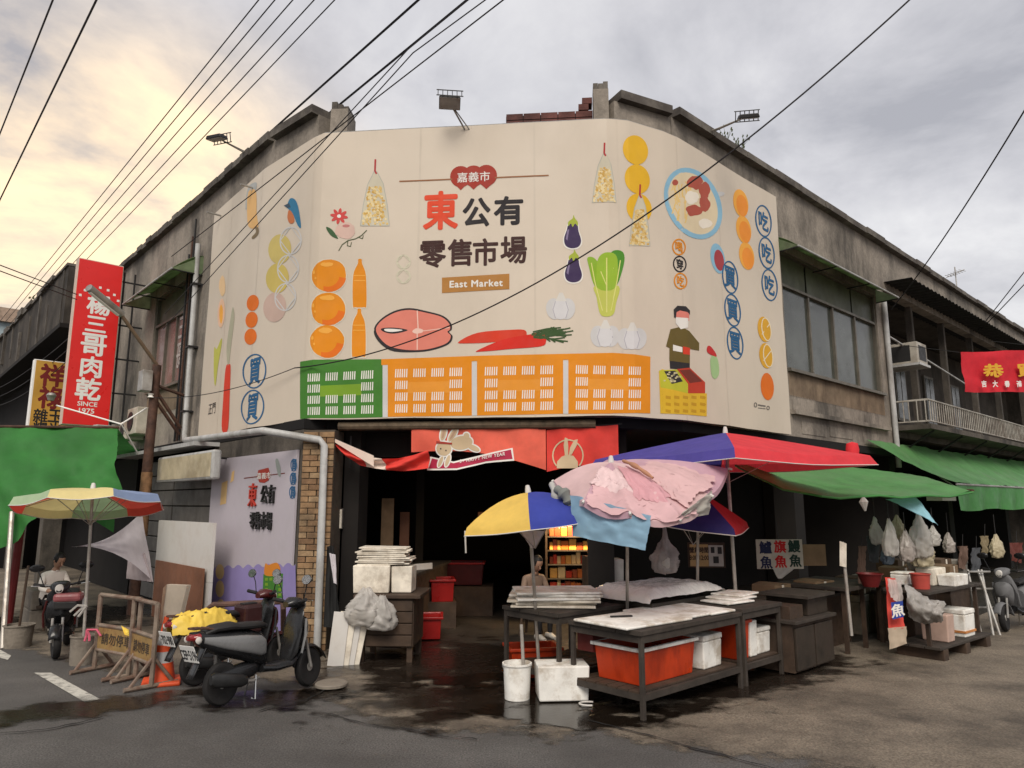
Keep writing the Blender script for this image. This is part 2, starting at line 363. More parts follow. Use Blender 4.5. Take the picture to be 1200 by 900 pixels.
m_rust = mat('rusty_steel', (.085, .042, .028), rough=.75, var=.4, scale=9, bump=.3, dirt=(.03, .018, .014), damt=.7, dscale=6)
m_black = mat('black_steel', (.018, .017, .017), rough=.55, var=.2)
m_galv = mat('galvanised_steel', (.36, .35, .33), rough=.42, var=.2, metal=.5, dirt=(.14, .10, .07), damt=.5, dscale=5)

mk = thing('market_building', 'two storey concrete market hall on the street corner behind the wide printed billboard', 'building', (0, 9.5, 0))
ZT, ZB = 7.02, 2.75
mb = MB()                                       # upper walls, split round the window openings
def wl(F, a0, a1, z0, z1): mb.fbox(F, a0, a1, z0, z1, -.22, 0)
wl(FL, -8.6, -5.35, ZB, ZT); wl(FL, -5.35, -3.42, ZB, 3.83); wl(FL, -5.35, -3.42, 5.75, ZT); wl(FL, -3.42, .02, ZB, ZT)
mb.build('wall', m_wall, mk)
FLC = Frame(FL.p(0, 0), FC.p(0, 0) - FL.p(0, 0)); lc = (FC.p(0, 0) - FL.p(0, 0)).length
FCR = Frame(FC.p(4.034, 0), FR.p(0, 0) - FC.p(4.034, 0)); cr = (FR.p(0, 0) - FC.p(4.034, 0)).length
mb = MB(); wl(FLC, 0, lc, ZB, ZT - .02); wl(FC, 0, 4.034, ZB, 6.7); wl(FCR, 0, cr, ZB, ZT - .02); mb.build('wall', m_wall, mk)
mb = MB(); wl(FR, .02, 3.0, ZB, ZT); wl(FR, 3.0, 6.95, 5.85, ZT); wl(FR, 6.95, 7.4, ZB, ZT); wl(FR, 3.0, 6.95, ZB, 3.42); wl(FR, 7.4, 24, 6.1, ZT); mb.build('wall', m_wall, mk)
# loggia beyond the drain pipe
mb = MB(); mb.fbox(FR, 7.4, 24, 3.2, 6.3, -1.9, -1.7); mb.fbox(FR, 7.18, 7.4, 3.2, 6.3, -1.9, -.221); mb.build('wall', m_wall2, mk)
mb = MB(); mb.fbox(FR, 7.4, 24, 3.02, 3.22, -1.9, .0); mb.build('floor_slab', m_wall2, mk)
# copings
for F, a0, a1 in ((FL, -8.6, -.05), (FR, .05, 24)):
    mb = MB(); n = 26
    for i in range(n):
        x0 = a0 + (a1 - a0) * i / n; x1 = a0 + (a1 - a0) * (i + 1) / n - .01; h = rnd.uniform(-.012, .02)
        mb.fbox(F, x0, x1, ZT + .001, ZT + .11 + h, -.3, .12 + rnd.uniform(-.02, .02))
    mb.build('coping', m_cap, mk)
mb = MB(); mb.fbox(FLC, .03, lc - .02, ZT - .019, ZT + .10, -.3, .11); mb.build('coping', m_cap, mk)
mb = MB(); mb.fbox(FCR, .05, cr - .03, ZT - .019, ZT + .10, -.3, .10); mb.build('coping', m_cap, mk)
# roof slab and dark ceiling of the ground floor
def slab(name, pts, z0, z1, m):
    mb = MB(); mb.prism([(p.x, p.y) for p in pts], lambda x, y, d: (x, y, z0 + d), z1 - z0); return mb.build(name, m, mk)
plan = [FL.p(-8.6, 0, -.25), FL.p(.0, 0, -.25), FC.p(.1, 0, -.3), FC.p(3.95, 0, -.3), FR.p(0.05, 0, -.25), FR.p(24, 0, -.25), FR.p(24, 0, -12), FL.p(-8.6, 0, -12)]
slab('roof', plan, 6.5, 6.62, m_wall2)
plan2 = [FL.p(-8.6, 0, -.0), FL.p(1.36, 0, -.0), FC.p(0.3, 0, -.0), FC.p(4.0, 0, -.0), FR.p(0.0, 0, -.0), FR.p(24, 0, -.0), FR.p(24, 0, -14), FL.p(-8.6, 0, -14)]
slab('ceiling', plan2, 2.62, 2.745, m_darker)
# corner pillars standing above the billboard
for a, zt, w_ in ((.30, 7.16, .24), (3.86, 7.27, .2)):
    mb = MB(); mb.fbox(FC, a - w_ / 2, a + w_ / 2, 6.702, zt - .12, -.3, .05); mb.build('pillar', m_wall, mk)
    mb = MB(); 
    for k in range(3): mb.fbox(FC, a - w_ / 2 + k * w_ / 3, a - w_ / 2 + (k + .95) * w_ / 3, zt - .119, zt - .02 + rnd.uniform(-.05, .08), -.26, .02)
    mb.build('broken_top', m_cap, mk)
# brick upstand on the roof edge between the floodlight and the right pillar
m_rbrick = mat('red_brick', (.115, .045, .038), rough=.9, var=.4, scale=5, bump=.4, dirt=(.03, .02, .018), damt=.6)
up = MB(); up.fbox(FC, 2.58, 3.74, 6.702, 6.90, -.26, -.10); upw = up.build('brick_upstand', m_dark, mk)
bk = None
for r in range(2):
    for c in range(5):
        a = 2.585 + c * .235 + (.0 if r % 2 else -.0)
        z = 6.74 + r * .098
        if bk is None:
            q = MB(); q.box((0, 0, 0), (.225, .17, .085)); bk = q.build('brick', m_rbrick, upw); ob = bk
        else: ob = share(bk, upw)
        p = FC.p(a + .112, z + .045, -.175); ob.location = p; ob.rotation_euler = (0, 0, math.atan2(FC.d.y, FC.d.x))
for k, (a, z) in enumerate(((3.63, 6.985), (3.68, 7.075))):
    ob = share(bk, upw); ob.location = FC.p(a, z, -.175); ob.scale = (.6, 1, 1); ob.rotation_euler = (0, 0, math.atan2(FC.d.y, FC.d.x))

# ---- windows
def window(F, a0, a1, z0, z1, cols, transom, gm, off=-.06, label=None):
    wn = MB(); t = .045
    wn.fbox(F, a0, a1, z0, z0 + t, off - .05, off + .03); wn.fbox(F, a0, a1, z1 - t, z1, off - .05, off + .03)
    wn.fbox(F, a0, a0 + t, z0 + t, z1 - t, off - .05, off + .03); wn.fbox(F, a1 - t, a1, z0 + t, z1 - t, off - .05, off + .03)
    w0 = wn.build('window', m_alu, mk)
    if transom:
        q = MB(); q.fbox(F, a0 + t, a1 - t, transom - t / 2, transom + t / 2, off - .04, off + .04); q.build('transom', m_alu, w0)
    xs = [a0 + t + (a1 - a0 - 2 * t) * i / cols for i in range(cols + 1)]
    for x in xs[1:-1]:
        q = MB(); q.fbox(F, x - .022, x + .022, z0 + t, (transom - t / 2 if transom else z1 - t), off - .035, off + .025); q.build('mullion', m_alu, w0)
    for i in range(cols):
        q = MB(); q.fbox(F, xs[i] + .022, xs[i + 1] - .022, z0 + t, (transom - t / 2 if transom else z1 - t), off - .02 - .012 * (i % 2), off - .012 - .012 * (i % 2)); q.build('pane', gm, w0)
    return w0, xs, t
w1, xs, t = window(FR, 3.0, 6.95, 3.83, 5.85, 4, 5.25, m_glass)
m_gp = mat('green_stained_panel', (.085, .092, .055), rough=.5, var=.4, scale=1.2, dirt=(.05, .05, .03), damt=.7)
for a0, a1 in ((3.05, 4.0), (4.06, 5.9), (5.96, 6.9)):
    q = MB(); q.fbox(FR, a0, a1, 5.275, 5.8, -.09, -.08); q.build('pane', m_gp, w1)
w2, xs, t = window(FL, -5.35, -3.42, 3.83, 5.75, 3, 5.15, m_glassr)
q = MB(); q.fbox(FL, -5.3, -3.47, 5.175, 5.7, -.09, -.08); q.build('pane', m_gp, w2)
# mirrored sign lettering painted on the left window as a reflection
fnr = lambda x, y, d=0: FL.p(-3.83 - x, 4.62 + y, -.064 + d)
letters('reflected_lettering', '三\n哥', fnr, .95, mat('faint_white', (.45, .40, .38), rough=.4), w2, bold=.01, sx=.8)
# room behind the windows so that the glass is not see-through to nothing
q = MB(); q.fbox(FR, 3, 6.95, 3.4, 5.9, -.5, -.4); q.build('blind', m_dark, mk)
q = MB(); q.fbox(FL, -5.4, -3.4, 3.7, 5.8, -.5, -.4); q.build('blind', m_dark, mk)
# ribbed cladding under both windows
def ribs(F, a0, a1, z0, z1, m, p=.055):
    q = MB(); n = int((a1 - a0) / p)
    def fn(u, v): return F.p(a0 + (a1 - a0) * u, z0 + (z1 - z0) * v, .0 + .014 * math.sin(u * n * 2 * math.pi))
    q.grid(fn, n * 4, 1); return q.build('ribbed_cladding', m, mk, smooth='all')
ribs(FR, 3.0, 6.95, 3.40, 3.84, m_rib); ribs(FL, -5.35, -3.42, 3.35, 3.83, m_rib)
q = MB(); q.fbox(FR, 3.0, 6.97, 3.10, 3.17, .0, .09); q.build('ledge', m_wall, mk)
q = MB(); q.fbox(FR, 2.98, 6.97, 3.79, 3.84, .0, .07); q.build('window_sill', m_alu, mk)
q = MB(); q.fbox(FL, -5.37, -3.4, 3.79, 3.84, .0, .07); q.build('window_sill', m_alu, mk)
# concrete block joints low on the right
for z in (2.92, 3.28):
    for k in range(3): a_ = 3.05 + k * 1.3 + rnd.uniform(0, .3); q = MB(); q.fbox(FR, a_, a_ + rnd.uniform(.7, .95), z - .15 + rnd.uniform(0, .08), z + (.13 if z < 3 else .09) - rnd.uniform(0, .06), .0005, .006 + .004 * rnd.random()); q.build('render_patch', m_wall, mk)
# polycarbonate window hoods
def hood(F, a0, a1, z0, z1, dep):
    h = MB()
    def fn(u, v): return F.p(a0 + (a1 - a0) * u, z1 + (z0 - z1) * (v ** 1.5), dep * v)
    h.grid(fn, 12, 6); hh = h.build('window_hood', m_green, mk, smooth='all', solid=.008)
    q = MB(); q.tube([F.p(a0, z0, dep), F.p(a1, z0, dep)], .016); q.build('hood_rail', m_pvc, hh)
    for k in range(4):
        a = a0 + (a1 - a0) * k / 3
        q = MB(); q.tube([F.p(a, z0 - .02, dep), F.p(a, z0 - .02, 0)], .012, 6); q.build('hood_bracket', m_black, hh)
    for a in (a0, a1):
        q = MB(); q.add([F.p(a, z1, 0), F.p(a, z0, dep), F.p(a, z0 - .02, 0)], [(0, 1, 2)]); q.build('hood_end', m_green, hh)
hood(FR, 2.75, 7.0, 5.72, 5.98, .42); hood(FL, -5.75, -2.75, 5.62, 5.95, .5)
# dark corrugated canopy over the loggia
mb = MB(); mb.grid(lambda u, v: FR.p(7.5 + 16 * u, 6.28 - .06 * v + .02 * math.sin(u * 420), -.6 + 1.12 * v), 300, 1)
mb.build('loggia_canopy', mat('black_tarpaulin', (.018, .018, .018), rough=.8, var=.3), mk, smooth='all')
# loggia doors and posts in the shade
for a in (9.4, 11.6, 13.9, 16.2, 19):
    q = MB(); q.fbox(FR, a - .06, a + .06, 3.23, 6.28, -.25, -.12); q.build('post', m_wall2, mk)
for a in (8.6, 10.6, 12.9, 15.2, 17.6):
    q = MB(); q.fbox(FR, a - .4, a + .4, 3.9, 5.4, -1.69, -1.64); d_ = q.build('window', m_alu, mk)
    q = MB(); q.fbox(FR, a - .34, a - .03, 3.97, 5.33, -1.639, -1.63); q.fbox(FR, a + .03, a + .34, 3.97, 5.33, -1.639, -1.63); q.build('pane', m_glass, d_)
# balcony rail
rl = MB(); rl.tube([FR.p(7.5, 3.72, 0), FR.p(7.5, 3.72, .6), FR.p(20, 3.72, .6)], .02); rl.tube([FR.p(7.5, 3.30, 0), FR.p(7.5, 3.30, .6), FR.p(20, 3.30, .6)], .016)
m_rail = mat('faded_rail', (.33, .31, .27), rough=.6, var=.3, scale=6, dirt=(.10, .06, .04), damt=.6)
rail = rl.build('balcony_rail', m_rail, mk)
q = MB(); q.tube([(0, 0, -.2), (0, 0, .2)], .012, 6); bal = q.build('baluster', m_rail, rail); bal.location = FR.p(7.5, 3.51, .15)
for k in range(3): share(bal, rail, FR.p(7.5, 3.51, .25 + .15 * k))
for k in range(90): share(bal, rail, FR.p(7.6 + k * .137, 3.51, .6))
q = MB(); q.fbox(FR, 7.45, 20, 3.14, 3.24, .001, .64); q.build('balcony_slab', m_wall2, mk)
for k in range(7):
    a = 7.8 + k * 1.8; q = MB(); q.tube([FR.p(a, 3.13, .58), FR.p(a, 2.78, .02)], .02, 6); q.build('balcony_bracket', m_black, mk)
# drain pipes
def pipe(name, pts, r, m, par=None, n=10):
    q = MB(); q.tube(pts, r, n); return q.build(name, m, par, smooth=True)
pipe('drain_pipe', [FR.p(7.22, 5.75, .07), FR.p(7.22, 2.4, .07)], .05, m_pvc, mk)
pipe('drain_pipe', [FR.p(7.33, 5.95, .05), FR.p(7.33, 2.4, .05)], .025, m_pvc, mk)
pipe('drain_pipe', [FL.p(-2.78, 6.15, .10), FL.p(-2.72, 2.82, .10), FL.p(-2.5, 2.72, .16), FL.p(-1.3, 2.66, .3), FC.p(-.35, 2.58, .42), FC.p(.34, 2.47, .34), FC.p(.40, 2.40, .34), FC.p(.42, .05, .34)], .045, m_pvc, mk, 12)
for z in (5.4, 4.3, 3.2):
    q = MB(); q.fbox(FL, -2.85, -2.68, z, z + .03, .0, .16); q.build('pipe_clip', m_black, mk)
# rusty conduits beside the left drain pipe
for k, a in enumerate((-3.05, -3.16, -3.28)):
    pipe('conduit', [FL.p(a, 6.7 - .3 * k, .08), FL.p(a + .02, 4.6, .09), FL.p(a, 2.75, .08)], .018, m_rust if k % 2 else m_black, mk, 6)

# ---- ground floor, left street: shutters, boards, mural
m_slat = mat('grey_shutter', (.135, .122, .11), rough=.6, var=.15, scale=3, dirt=(.07, .06, .05), damt=.6, streak=True)
sh = MB(); sh.fbox(FL, -5.6, -1.62, .02, 2.5, -.2, -.1); shw = sh.build('shutter', m_dark, mk)
for k in range(9):
    for j in range(2):
        a0 = -5.55 + j * 2.0; q = MB(); q.fbox(FL, a0, a0 + 1.96, .05 + k * .27, .05 + k * .27 + .255, -.1, -.06 + rnd.uniform(0, .01)); q.build('slat', m_slat, shw, bevel=.012)
q = MB(); q.fbox(FL, -5.7, -1.4, 2.56, 2.62, .0, .38); q.build('ledge', m_pvc, mk)
q = MB(); q.fbox(FL, -8.6, -5.62, .01, 2.6, -.22, -.0); q.build('wall', m_dark, mk)
q = MB(); q.fbox(FL, -1.6, 1.35, .01, 2.61, -.22, .0); q.build('wall', m_wall2, mk)
# dark lintel beam and rolled blind under the billboard
q = MB(); q.fbox(FC, -.1, 4.1, 2.3, 2.615, -.5, -.3); q.build('lintel', m_dark, mk)
q = MB(); q.tube([FC.p(.5, 2.66, .12), FC.p(3.7, 2.66, .12)], .055, 10); q.build('rolled_blind', mat('bamboo_brown', (.10, .072, .045), rough=.8, var=.4, scale=12), mk)
# brick column at the corner with its own bricks
FB = Frame(FL.p(1.36, 0), FC.d)
cb = MB(); cb.fbox(FB, .01, .40, .0, 2.6, -.35, -.0); col = cb.build('brick_column', mat('mortar', (.075, .06, .045), rough=.95, var=.3), mk)
m_brk = [mat('tan_brick_%d' % i, c, rough=.85, var=.3, scale=7, bump=.4, dirt=(.05, .033, .022), damt=.55, dscale=3) for i, c in enumerate(((.27, .165, .085), (.20, .115, .06), (.32, .215, .12)))]
q = MB(); q.box((0, 0, 0), (.185, .02, .062)); b0 = [MB().box((0, 0, 0), (.185, .024, .062)).build('brick', m, col) for m in m_brk]
qh = [MB().box((0, 0, 0), (.09, .024, .062)).build('brick', m, col) for m in m_brk]
rz = math.atan2(FB.d.y, FB.d.x); first = {}
def put(lst, i, p, rz_):
    o = lst[i] if id(lst[i]) not in first else share(lst[i], col)
    first[id(lst[i])] = 1; o.location = p + Vector((0, 0, 0)); o.rotation_euler = (0, 0, rz_ + rnd.uniform(-.01, .01)); return o
for r in range(36):
    z = .04 + r * .0715
    if r % 2:
        put(b0, rnd.randrange(3), FB.p(.105, z, .008 + rnd.uniform(-.003, .004)), rz); put(b0, rnd.randrange(3), FB.p(.305, z, .008 + rnd.uniform(-.003, .004)), rz)
    else:
        put(qh, rnd.randrange(3), FB.p(.055, z, .008), rz); put(b0, rnd.randrange(3), FB.p(.205, z, .008 + rnd.uniform(-.003, .004)), rz); put(qh, rnd.randrange(3), FB.p(.352, z, .008), rz)
# ---- interior: partitions, rear wall, columns, all coloured near black for deep shade
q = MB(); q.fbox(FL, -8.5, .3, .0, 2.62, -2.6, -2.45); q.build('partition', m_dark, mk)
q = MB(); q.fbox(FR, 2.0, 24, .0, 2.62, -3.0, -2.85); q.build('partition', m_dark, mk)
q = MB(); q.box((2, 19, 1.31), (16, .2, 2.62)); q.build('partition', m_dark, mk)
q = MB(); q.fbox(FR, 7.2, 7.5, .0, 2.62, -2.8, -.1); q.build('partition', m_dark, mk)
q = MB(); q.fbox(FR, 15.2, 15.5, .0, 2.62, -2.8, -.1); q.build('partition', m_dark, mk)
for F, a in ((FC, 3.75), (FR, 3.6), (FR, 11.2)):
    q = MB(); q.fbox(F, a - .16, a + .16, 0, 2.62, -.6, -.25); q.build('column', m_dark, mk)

# ================================================================== NEIGHBOURS
nb = thing('neighbour_house', 'mould-blackened old shophouse with a ribbed parapet behind the red sign', 'building', FL.p(-13, 0, 1))
mb = MB(); mb.fbox(FL, -26, -8.7, 2.9, 5.72, -6, .2); mb.build('wall', m_dark, nb)
mb = MB(); mb.fbox(FL, -26, -8.65, 5.7, 7.05, .7, 1.0); mb.build('parapet', mat('mouldy_parapet', (.055, .046, .038), rough=.95, var=.5, scale=1.6, bump=.4, dirt=(.020, .017, .014), damt=1, streak=True, dscale=1.2), nb)
mb = MB(); mb.fbox(FL, -26, -8.62, 5.60, 5.70, .0, 1.06); mb.build('soffit', m_dark, nb)
mb = MB()
for k in range(24):
    a = -26 + k * .724; mb.fbox(FL, a, a + .71, 7.051, 7.10 + rnd.random() ** 2 * .16, .6, 1.04 + rnd.uniform(0, .05))
mb.build('coping', m_cap, nb)
for k in range(9):
    q = MB(); a = -8.9 - k * 1.4 - rnd.uniform(0, .5); q.fbox(FL, a - rnd.uniform(.04, .1), a + rnd.uniform(.04, .12), 5.71 + rnd.choice((0, 0, .35)), 7.05 - rnd.choice((0, 0, .3, .5)), 1.0, 1.0 + rnd.uniform(.02, .07)); q.build('pilaster', m_cap if k % 3 else m_wall2, nb)
mb = MB(); mb.fbox(FL, -26, -8.7, .0, 2.9, -3, -2.8); mb.build('wall', m_darker, nb)
mb = MB(); mb.fbox(FL, -26, -8.7, 2.75, 2.9, -3, 1.0); mb.build('slab', m_dark, nb)
mb = MB(); mb.fbox(FL, -8.75, -8.6, .0, 2.75, -3, -.2); mb.build('wall', m_dark, nb)
mb = MB(); mb.fbox(FL, -14.2, -14, .0, 2.74, -2.8, 1.0); mb.build('wall', m_darker, nb)  # dark end wall added to keep the arcade black
mb = MB(); mb.fbox(FL, -14, -8.8, .0, 2.74, -.6, -.5); mb.build('shade_panel', m_darker, nb)  # added near-black panel standing in for the shade behind the stalls
for a in (-9.2, -13.5, -18):
    mb = MB(); mb.fbox(FL, a - .2, a + .2, 0, 2.75, .55, .9); mb.build('column', m_wall2, nb)
bh = thing('far_house', 'pale blue rendered house with a tan roof edge far down the left street', 'building', FL.p(-34, 0, 1))
mb = MB(); mb.fbox(FL, -44, -27, 0, 9.4, -5, 1.2); mb.build('wall', mat('pale_blue_render', (.30, .36, .38), rough=.85, var=.15), bh)
mb = MB(); mb.fbox(FL, -44.2, -26.8, 9.401, 10.0, -5, 1.3); mb.build('roof', mat('tan_roof', (.33, .24, .18), rough=.85, var=.3), bh)
q = MB(); q.fbox(FL, -32, -30.4, 5.2, 6.6, 1.2, 1.25); wn = q.build('window', m_alu, bh)
q = MB(); q.fbox(FL, -31.9, -30.5, 5.3, 6.5, 1.251, 1.26); q.build('pane', m_glass, wn)
tk = thing('water_tank', 'pale water tank on the roof of the blackened shophouse', 'tank', FL.p(-17.5, 7.1, -.6))
q = MB(); q.lathe(FL.p(-17.5, 7.15, -.6), [(.0, 0), (.55, 0), (.55, 1.25), (.5, 1.3), (.2, 1.42), (0, 1.42)], 20); q.build('tank_body', m_pvc, tk, smooth=True)
q = MB(); 
for dx in (-.4, .4): q.box(FL.p(-17.5 + dx, 7.07, -.6), (.1, .8, .2))
q.build('tank_base', m_cap, tk)
q = MB(); q.box(FL.p(-17.5, 6.97, -.5), (3.2, 2.6, .14), rz=math.atan2(FL.d.y, FL.d.x)); q.build('roof', m_cap, nb)
rh = thing('far_row_house', 'drab concrete row house continuing the right street beyond the balcony', 'building', FR.p(32, 0, 0))
mb = MB(); mb.fbox(FR, 24.1, 46, 0, 6.9, -8, 0); mb.build('wall', m_wall2, rh)
for k in range(5):
    q = MB(); q.fbox(FR, 26 + k * 4, 28 + k * 4, 3.8, 5.4, .001, .05); wn = q.build('window', m_alu, rh)
    q = MB(); q.fbox(FR, 26.1 + k * 4, 27.9 + k * 4, 3.9, 5.3, .051, .06); q.build('pane', m_glass, wn)
# ================================================================== BILLBOARD wrapped round the corner
BZ0, BZ1 = 2.74, 6.60
BPL = [Vector(p) for p in ((-5.10, 11.48), (-3.80, 9.98), (-3.66, 9.82), (-2.70, 8.93), (-2.52, 8.80), (1.22, 8.44), (1.50, 8.49), (2.02, 8.76), (2.26, 8.93), (4.27, 10.80))]
BS = [0.0]
for i in range(1, len(BPL)): BS.append(BS[-1] + (BPL[i] - BPL[i - 1]).length)
BLEN = BS[-1]
def bpt(s, z, off=0):
    i = max(0, min(len(BPL) - 2, next((k for k in range(len(BPL) - 1) if s <= BS[k + 1]), len(BPL) - 2)))
    t = (s - BS[i]) / (BS[i + 1] - BS[i]); p = BPL[i].lerp(BPL[i + 1], t); d = (BPL[i + 1] - BPL[i]).normalized()
    n = Vector((d.y, -d.x)); rip = .012 * noise.noise(Vector((s * .9, z * .7, 3))) + .005 * noise.noise(Vector((s * .6 + z * 1.1, z * 1.4 - s * .7, 8)))
    low = max(0, 1 - (z - BZ0) / .5); rip += low * .018 * noise.noise(Vector((s * 2.0, 0, 5)))
    q = p + n * (off + rip); return Vector((q.x, q.y, z))
def BP(u, v):                                   # sight line -> (s, z) on the sheet
    r = ray(u, v); best = None
    for i in range(len(BPL) - 1):
        a, b = BPL[i], BPL[i + 1]; d = b - a; den = r.x * d.y - r.y * d.x
        if abs(den) < 1e-9: continue
        t = (a.x * d.y - a.y * d.x) / den; k = ((r.x * t - a.x) * d.x + (r.y * t - a.y) * d.y) / d.length_squared
        lo = -.6 if i == 0 else 0; hi = 1.5 if i == len(BPL) - 2 else 1
        if lo <= k <= hi and t > 0 and (best is None or t < best[0]): best = (t, BS[i] + k * d.length, EYE + r.z * t)
    return best[1], best[2]
m_sheet = mat('printed_vinyl', (.57, .49, .395), rough=.5, var=.04, scale=.5, bump=.22, bscale=1.4, dirt=(.47, .40, .32), damt=.4, streak=True, dscale=.7)
bb = thing('corner_billboard', 'huge beige vinyl billboard printed with food drawings wrapped round the market corner', 'billboard', (-.6, 8.7, BZ0))
SG = sorted(set([round(BLEN * k / 70, 4) for k in range(71)] + BS)); ZG = [BZ0 + (BZ1 - BZ0) * k / 26 for k in range(27)]
mb = MB()
for s in SG:
    for z in ZG:
        dz = 0
        if z == BZ0: dz = .02 * noise.noise(Vector((s * 1.3, 2, 2)))
        mb.v.append(tuple(bpt(s, z + dz)))
nz_ = len(ZG)
for i in range(len(SG) - 1):
    for j in range(nz_ - 1): a = i * nz_ + j; mb.f.append((a, a + nz_, a + nz_ + 1, a + 1))
mb.build('vinyl_sheet', m_sheet, bb, smooth='all')
mb = MB(); mb.tube([bpt(s, BZ1 + .012, -.03) for s in SG], .014, 6); mb.build('top_rail', m_galv, bb)
mb = MB(); mb.tube([bpt(s, BZ0 + .02, -.04) for s in SG], .016, 6); mb.build('bottom_rail', m_galv, bb)
for a, F_ in ((-2.0, FL), (-.6, FL)):
    q = MB(); q.tube([F_.p(a, 6.45, 0), F_.p(a, 6.45, .25)], .015, 6); q.build('strut', m_galv, bb)
m_seam = mat('welded_seam', (.54, .465, .375), rough=.4, var=.05, scale=2)
for k, s in enumerate((.9, 2.12, 3.55, 5.05, 6.55, 7.62, 8.6, 9.6)):
    if s < BLEN - .1: mb = MB(); mb.grid(lambda u, v: bpt(s - .012 + .024 * u, BZ0 + .01 + (BZ1 - BZ0 - .02) * v, .0022), 1, 40); mb.build('seam', m_seam, bb, smooth='all')
SMOOTH = {'fish_print', 'carrot_print', 'bird_print', 'leaf_print', 'banana_print', 'leek_print', 'aubergine_print', 'cabbage_print', 'balloon_print', 'bottle_print', 'cat_print'}
def spline(P, m=4):                             # closed Catmull-Rom through the outline
    n = len(P); out = []
    for i in range(n):
        p0, p1, p2, p3 = (P[(i + j - 1) % n] for j in range(4))
        for k in range(m):
            t = k / m; out.append(tuple(.5 * (2 * p1[c] + (p2[c] - p0[c]) * t + (2 * p0[c] - 5 * p1[c] + 4 * p2[c] - p3[c]) * t * t + (3 * p1[c] - p0[c] - 3 * p2[c] + p3[c]) * t ** 3) for c in (0, 1)))
    return out
PLAY = [0]
def decal(name, polys, m, par=None, lay=None, pix=True, cut=True):   # polys: outlines in photo px (or s,z) -> thin print on the sheet
    PLAY[0] += 1
    off = .003 + (lay if lay is not None else 0) * .0008
    bm = bmesh.new()
    for P in polys:
        if name in SMOOTH and len(P) >= 5: P = spline(P)
        Q = [BP(*p) if pix else p for p in P]; vs = [bm.verts.new((s, z, 0)) for s, z in Q]
        for t in tessellate_polygon([[Vector((s, z, 0)) for s, z in Q]]):
            try: bm.faces.new([vs[i] for i in t])
            except ValueError: pass
    return _fin_decal(name, bm, m, par, off, cut)
def _fin_decal(name, bm, m, par, off, cut=True):
    if cut:
        xs = [v.co.x for v in bm.verts]; ys = [v.co.y for v in bm.verts]
        for s in SG:
            if min(xs) < s < max(xs): bmesh.ops.bisect_plane(bm, geom=bm.verts[:] + bm.edges[:] + bm.faces[:], plane_co=(s, 0, 0), plane_no=(1, 0, 0))
        for z in ZG:
            if min(ys) < z < max(ys): bmesh.ops.bisect_plane(bm, geom=bm.verts[:] + bm.edges[:] + bm.faces[:], plane_co=(0, z, 0), plane_no=(0, 1, 0))
    for v in bm.verts: v.co = bpt(v.co.x, v.co.y, off + v.co.z)
    me = bpy.data.meshes.new(name); bmesh.ops.recalc_face_normals(bm, faces=bm.faces); bm.to_mesh(me); bm.free(); me.materials.append(m)
    return fin(bpy.data.objects.new(name, me), par or bb)
def btext(name, s, u, v, size, m, bold=.03, lay=1, sx=1, par=None, spacing=1):  # ink height in metres, centre at photo px
    cs, cz = BP(u, v); return letters(name, s, lambda x, y, d=0: bpt(cs + x, cz + y, .0042 + lay * .0008 + d), size, m, par or bb, bold, sx, spacing)
def ell(cx, cy, rx, ry, rot=0, n=28, a0=0, a1=360):
    c, s = math.cos(R_(rot)), math.sin(R_(rot)); P = []
    for k in range(n):
        a = R_(a0 + (a1 - a0) * k / (n if a1 - a0 == 360 else n - 1)); x, y = rx * math.cos(a), ry * math.sin(a); P.append((cx + x * c - y * s, cy + x * s + y * c))
    return P
def ring(cx, cy, rx, ry, w, rot=0, n=40):       # outline ring as a band of quads
    A = ell(cx, cy, rx, ry, rot, n); B = ell(cx, cy, rx - w, ry - w, rot, n)
    return [[A[i], A[(i + 1) % n], B[(i + 1) % n], B[i]] for i in range(n)]
def line(pts, w):
    out = []
    for (x0, y0), (x1, y1) in zip(pts, pts[1:]):
        dx, dy = x1 - x0, y1 - y0; l = math.hypot(dx, dy) or 1; nx, ny = -dy / l * w / 2, dx / l * w / 2
        out.append([(x0 + nx, y0 + ny), (x1 + nx, y1 + ny), (x1 - nx, y1 - ny), (x0 - nx, y0 - ny)])
    return out
def blob(cx, cy, rx, ry, seed, amp=.18, n=26, rot=0):
    return [(cx + (x - cx) * (1 + amp * fbm(x * .05 + seed, y * .05, seed)), cy + (y - cy) * (1 + amp * fbm(x * .05 + seed, y * .05, seed))) for x, y in ell(cx, cy, rx, ry, rot, n)]

cOr, cOrD, cMan, cYel = paint(226, 140, 22), paint(226, 112, 24), paint(242, 172, 70), paint(228, 178, 40)
cBrown, cDk, cRedO, cRedD = paint(66, 40, 36), paint(44, 40, 42), paint(226, 78, 48), paint(166, 58, 44)
cGrn, cGrnL, cWht, cTan = paint(66, 124, 44), paint(120, 158, 40), paint(236, 232, 224), paint(180, 126, 62)
cBlu, cBluL, cPnk, cRed = paint(44, 96, 138), paint(140, 186, 210), paint(222, 130, 112), paint(214, 62, 38)
cVio, cCrL, cGry, cIce = paint(62, 46, 84), paint(206, 196, 60), paint(206, 204, 202), paint(214, 206, 186)
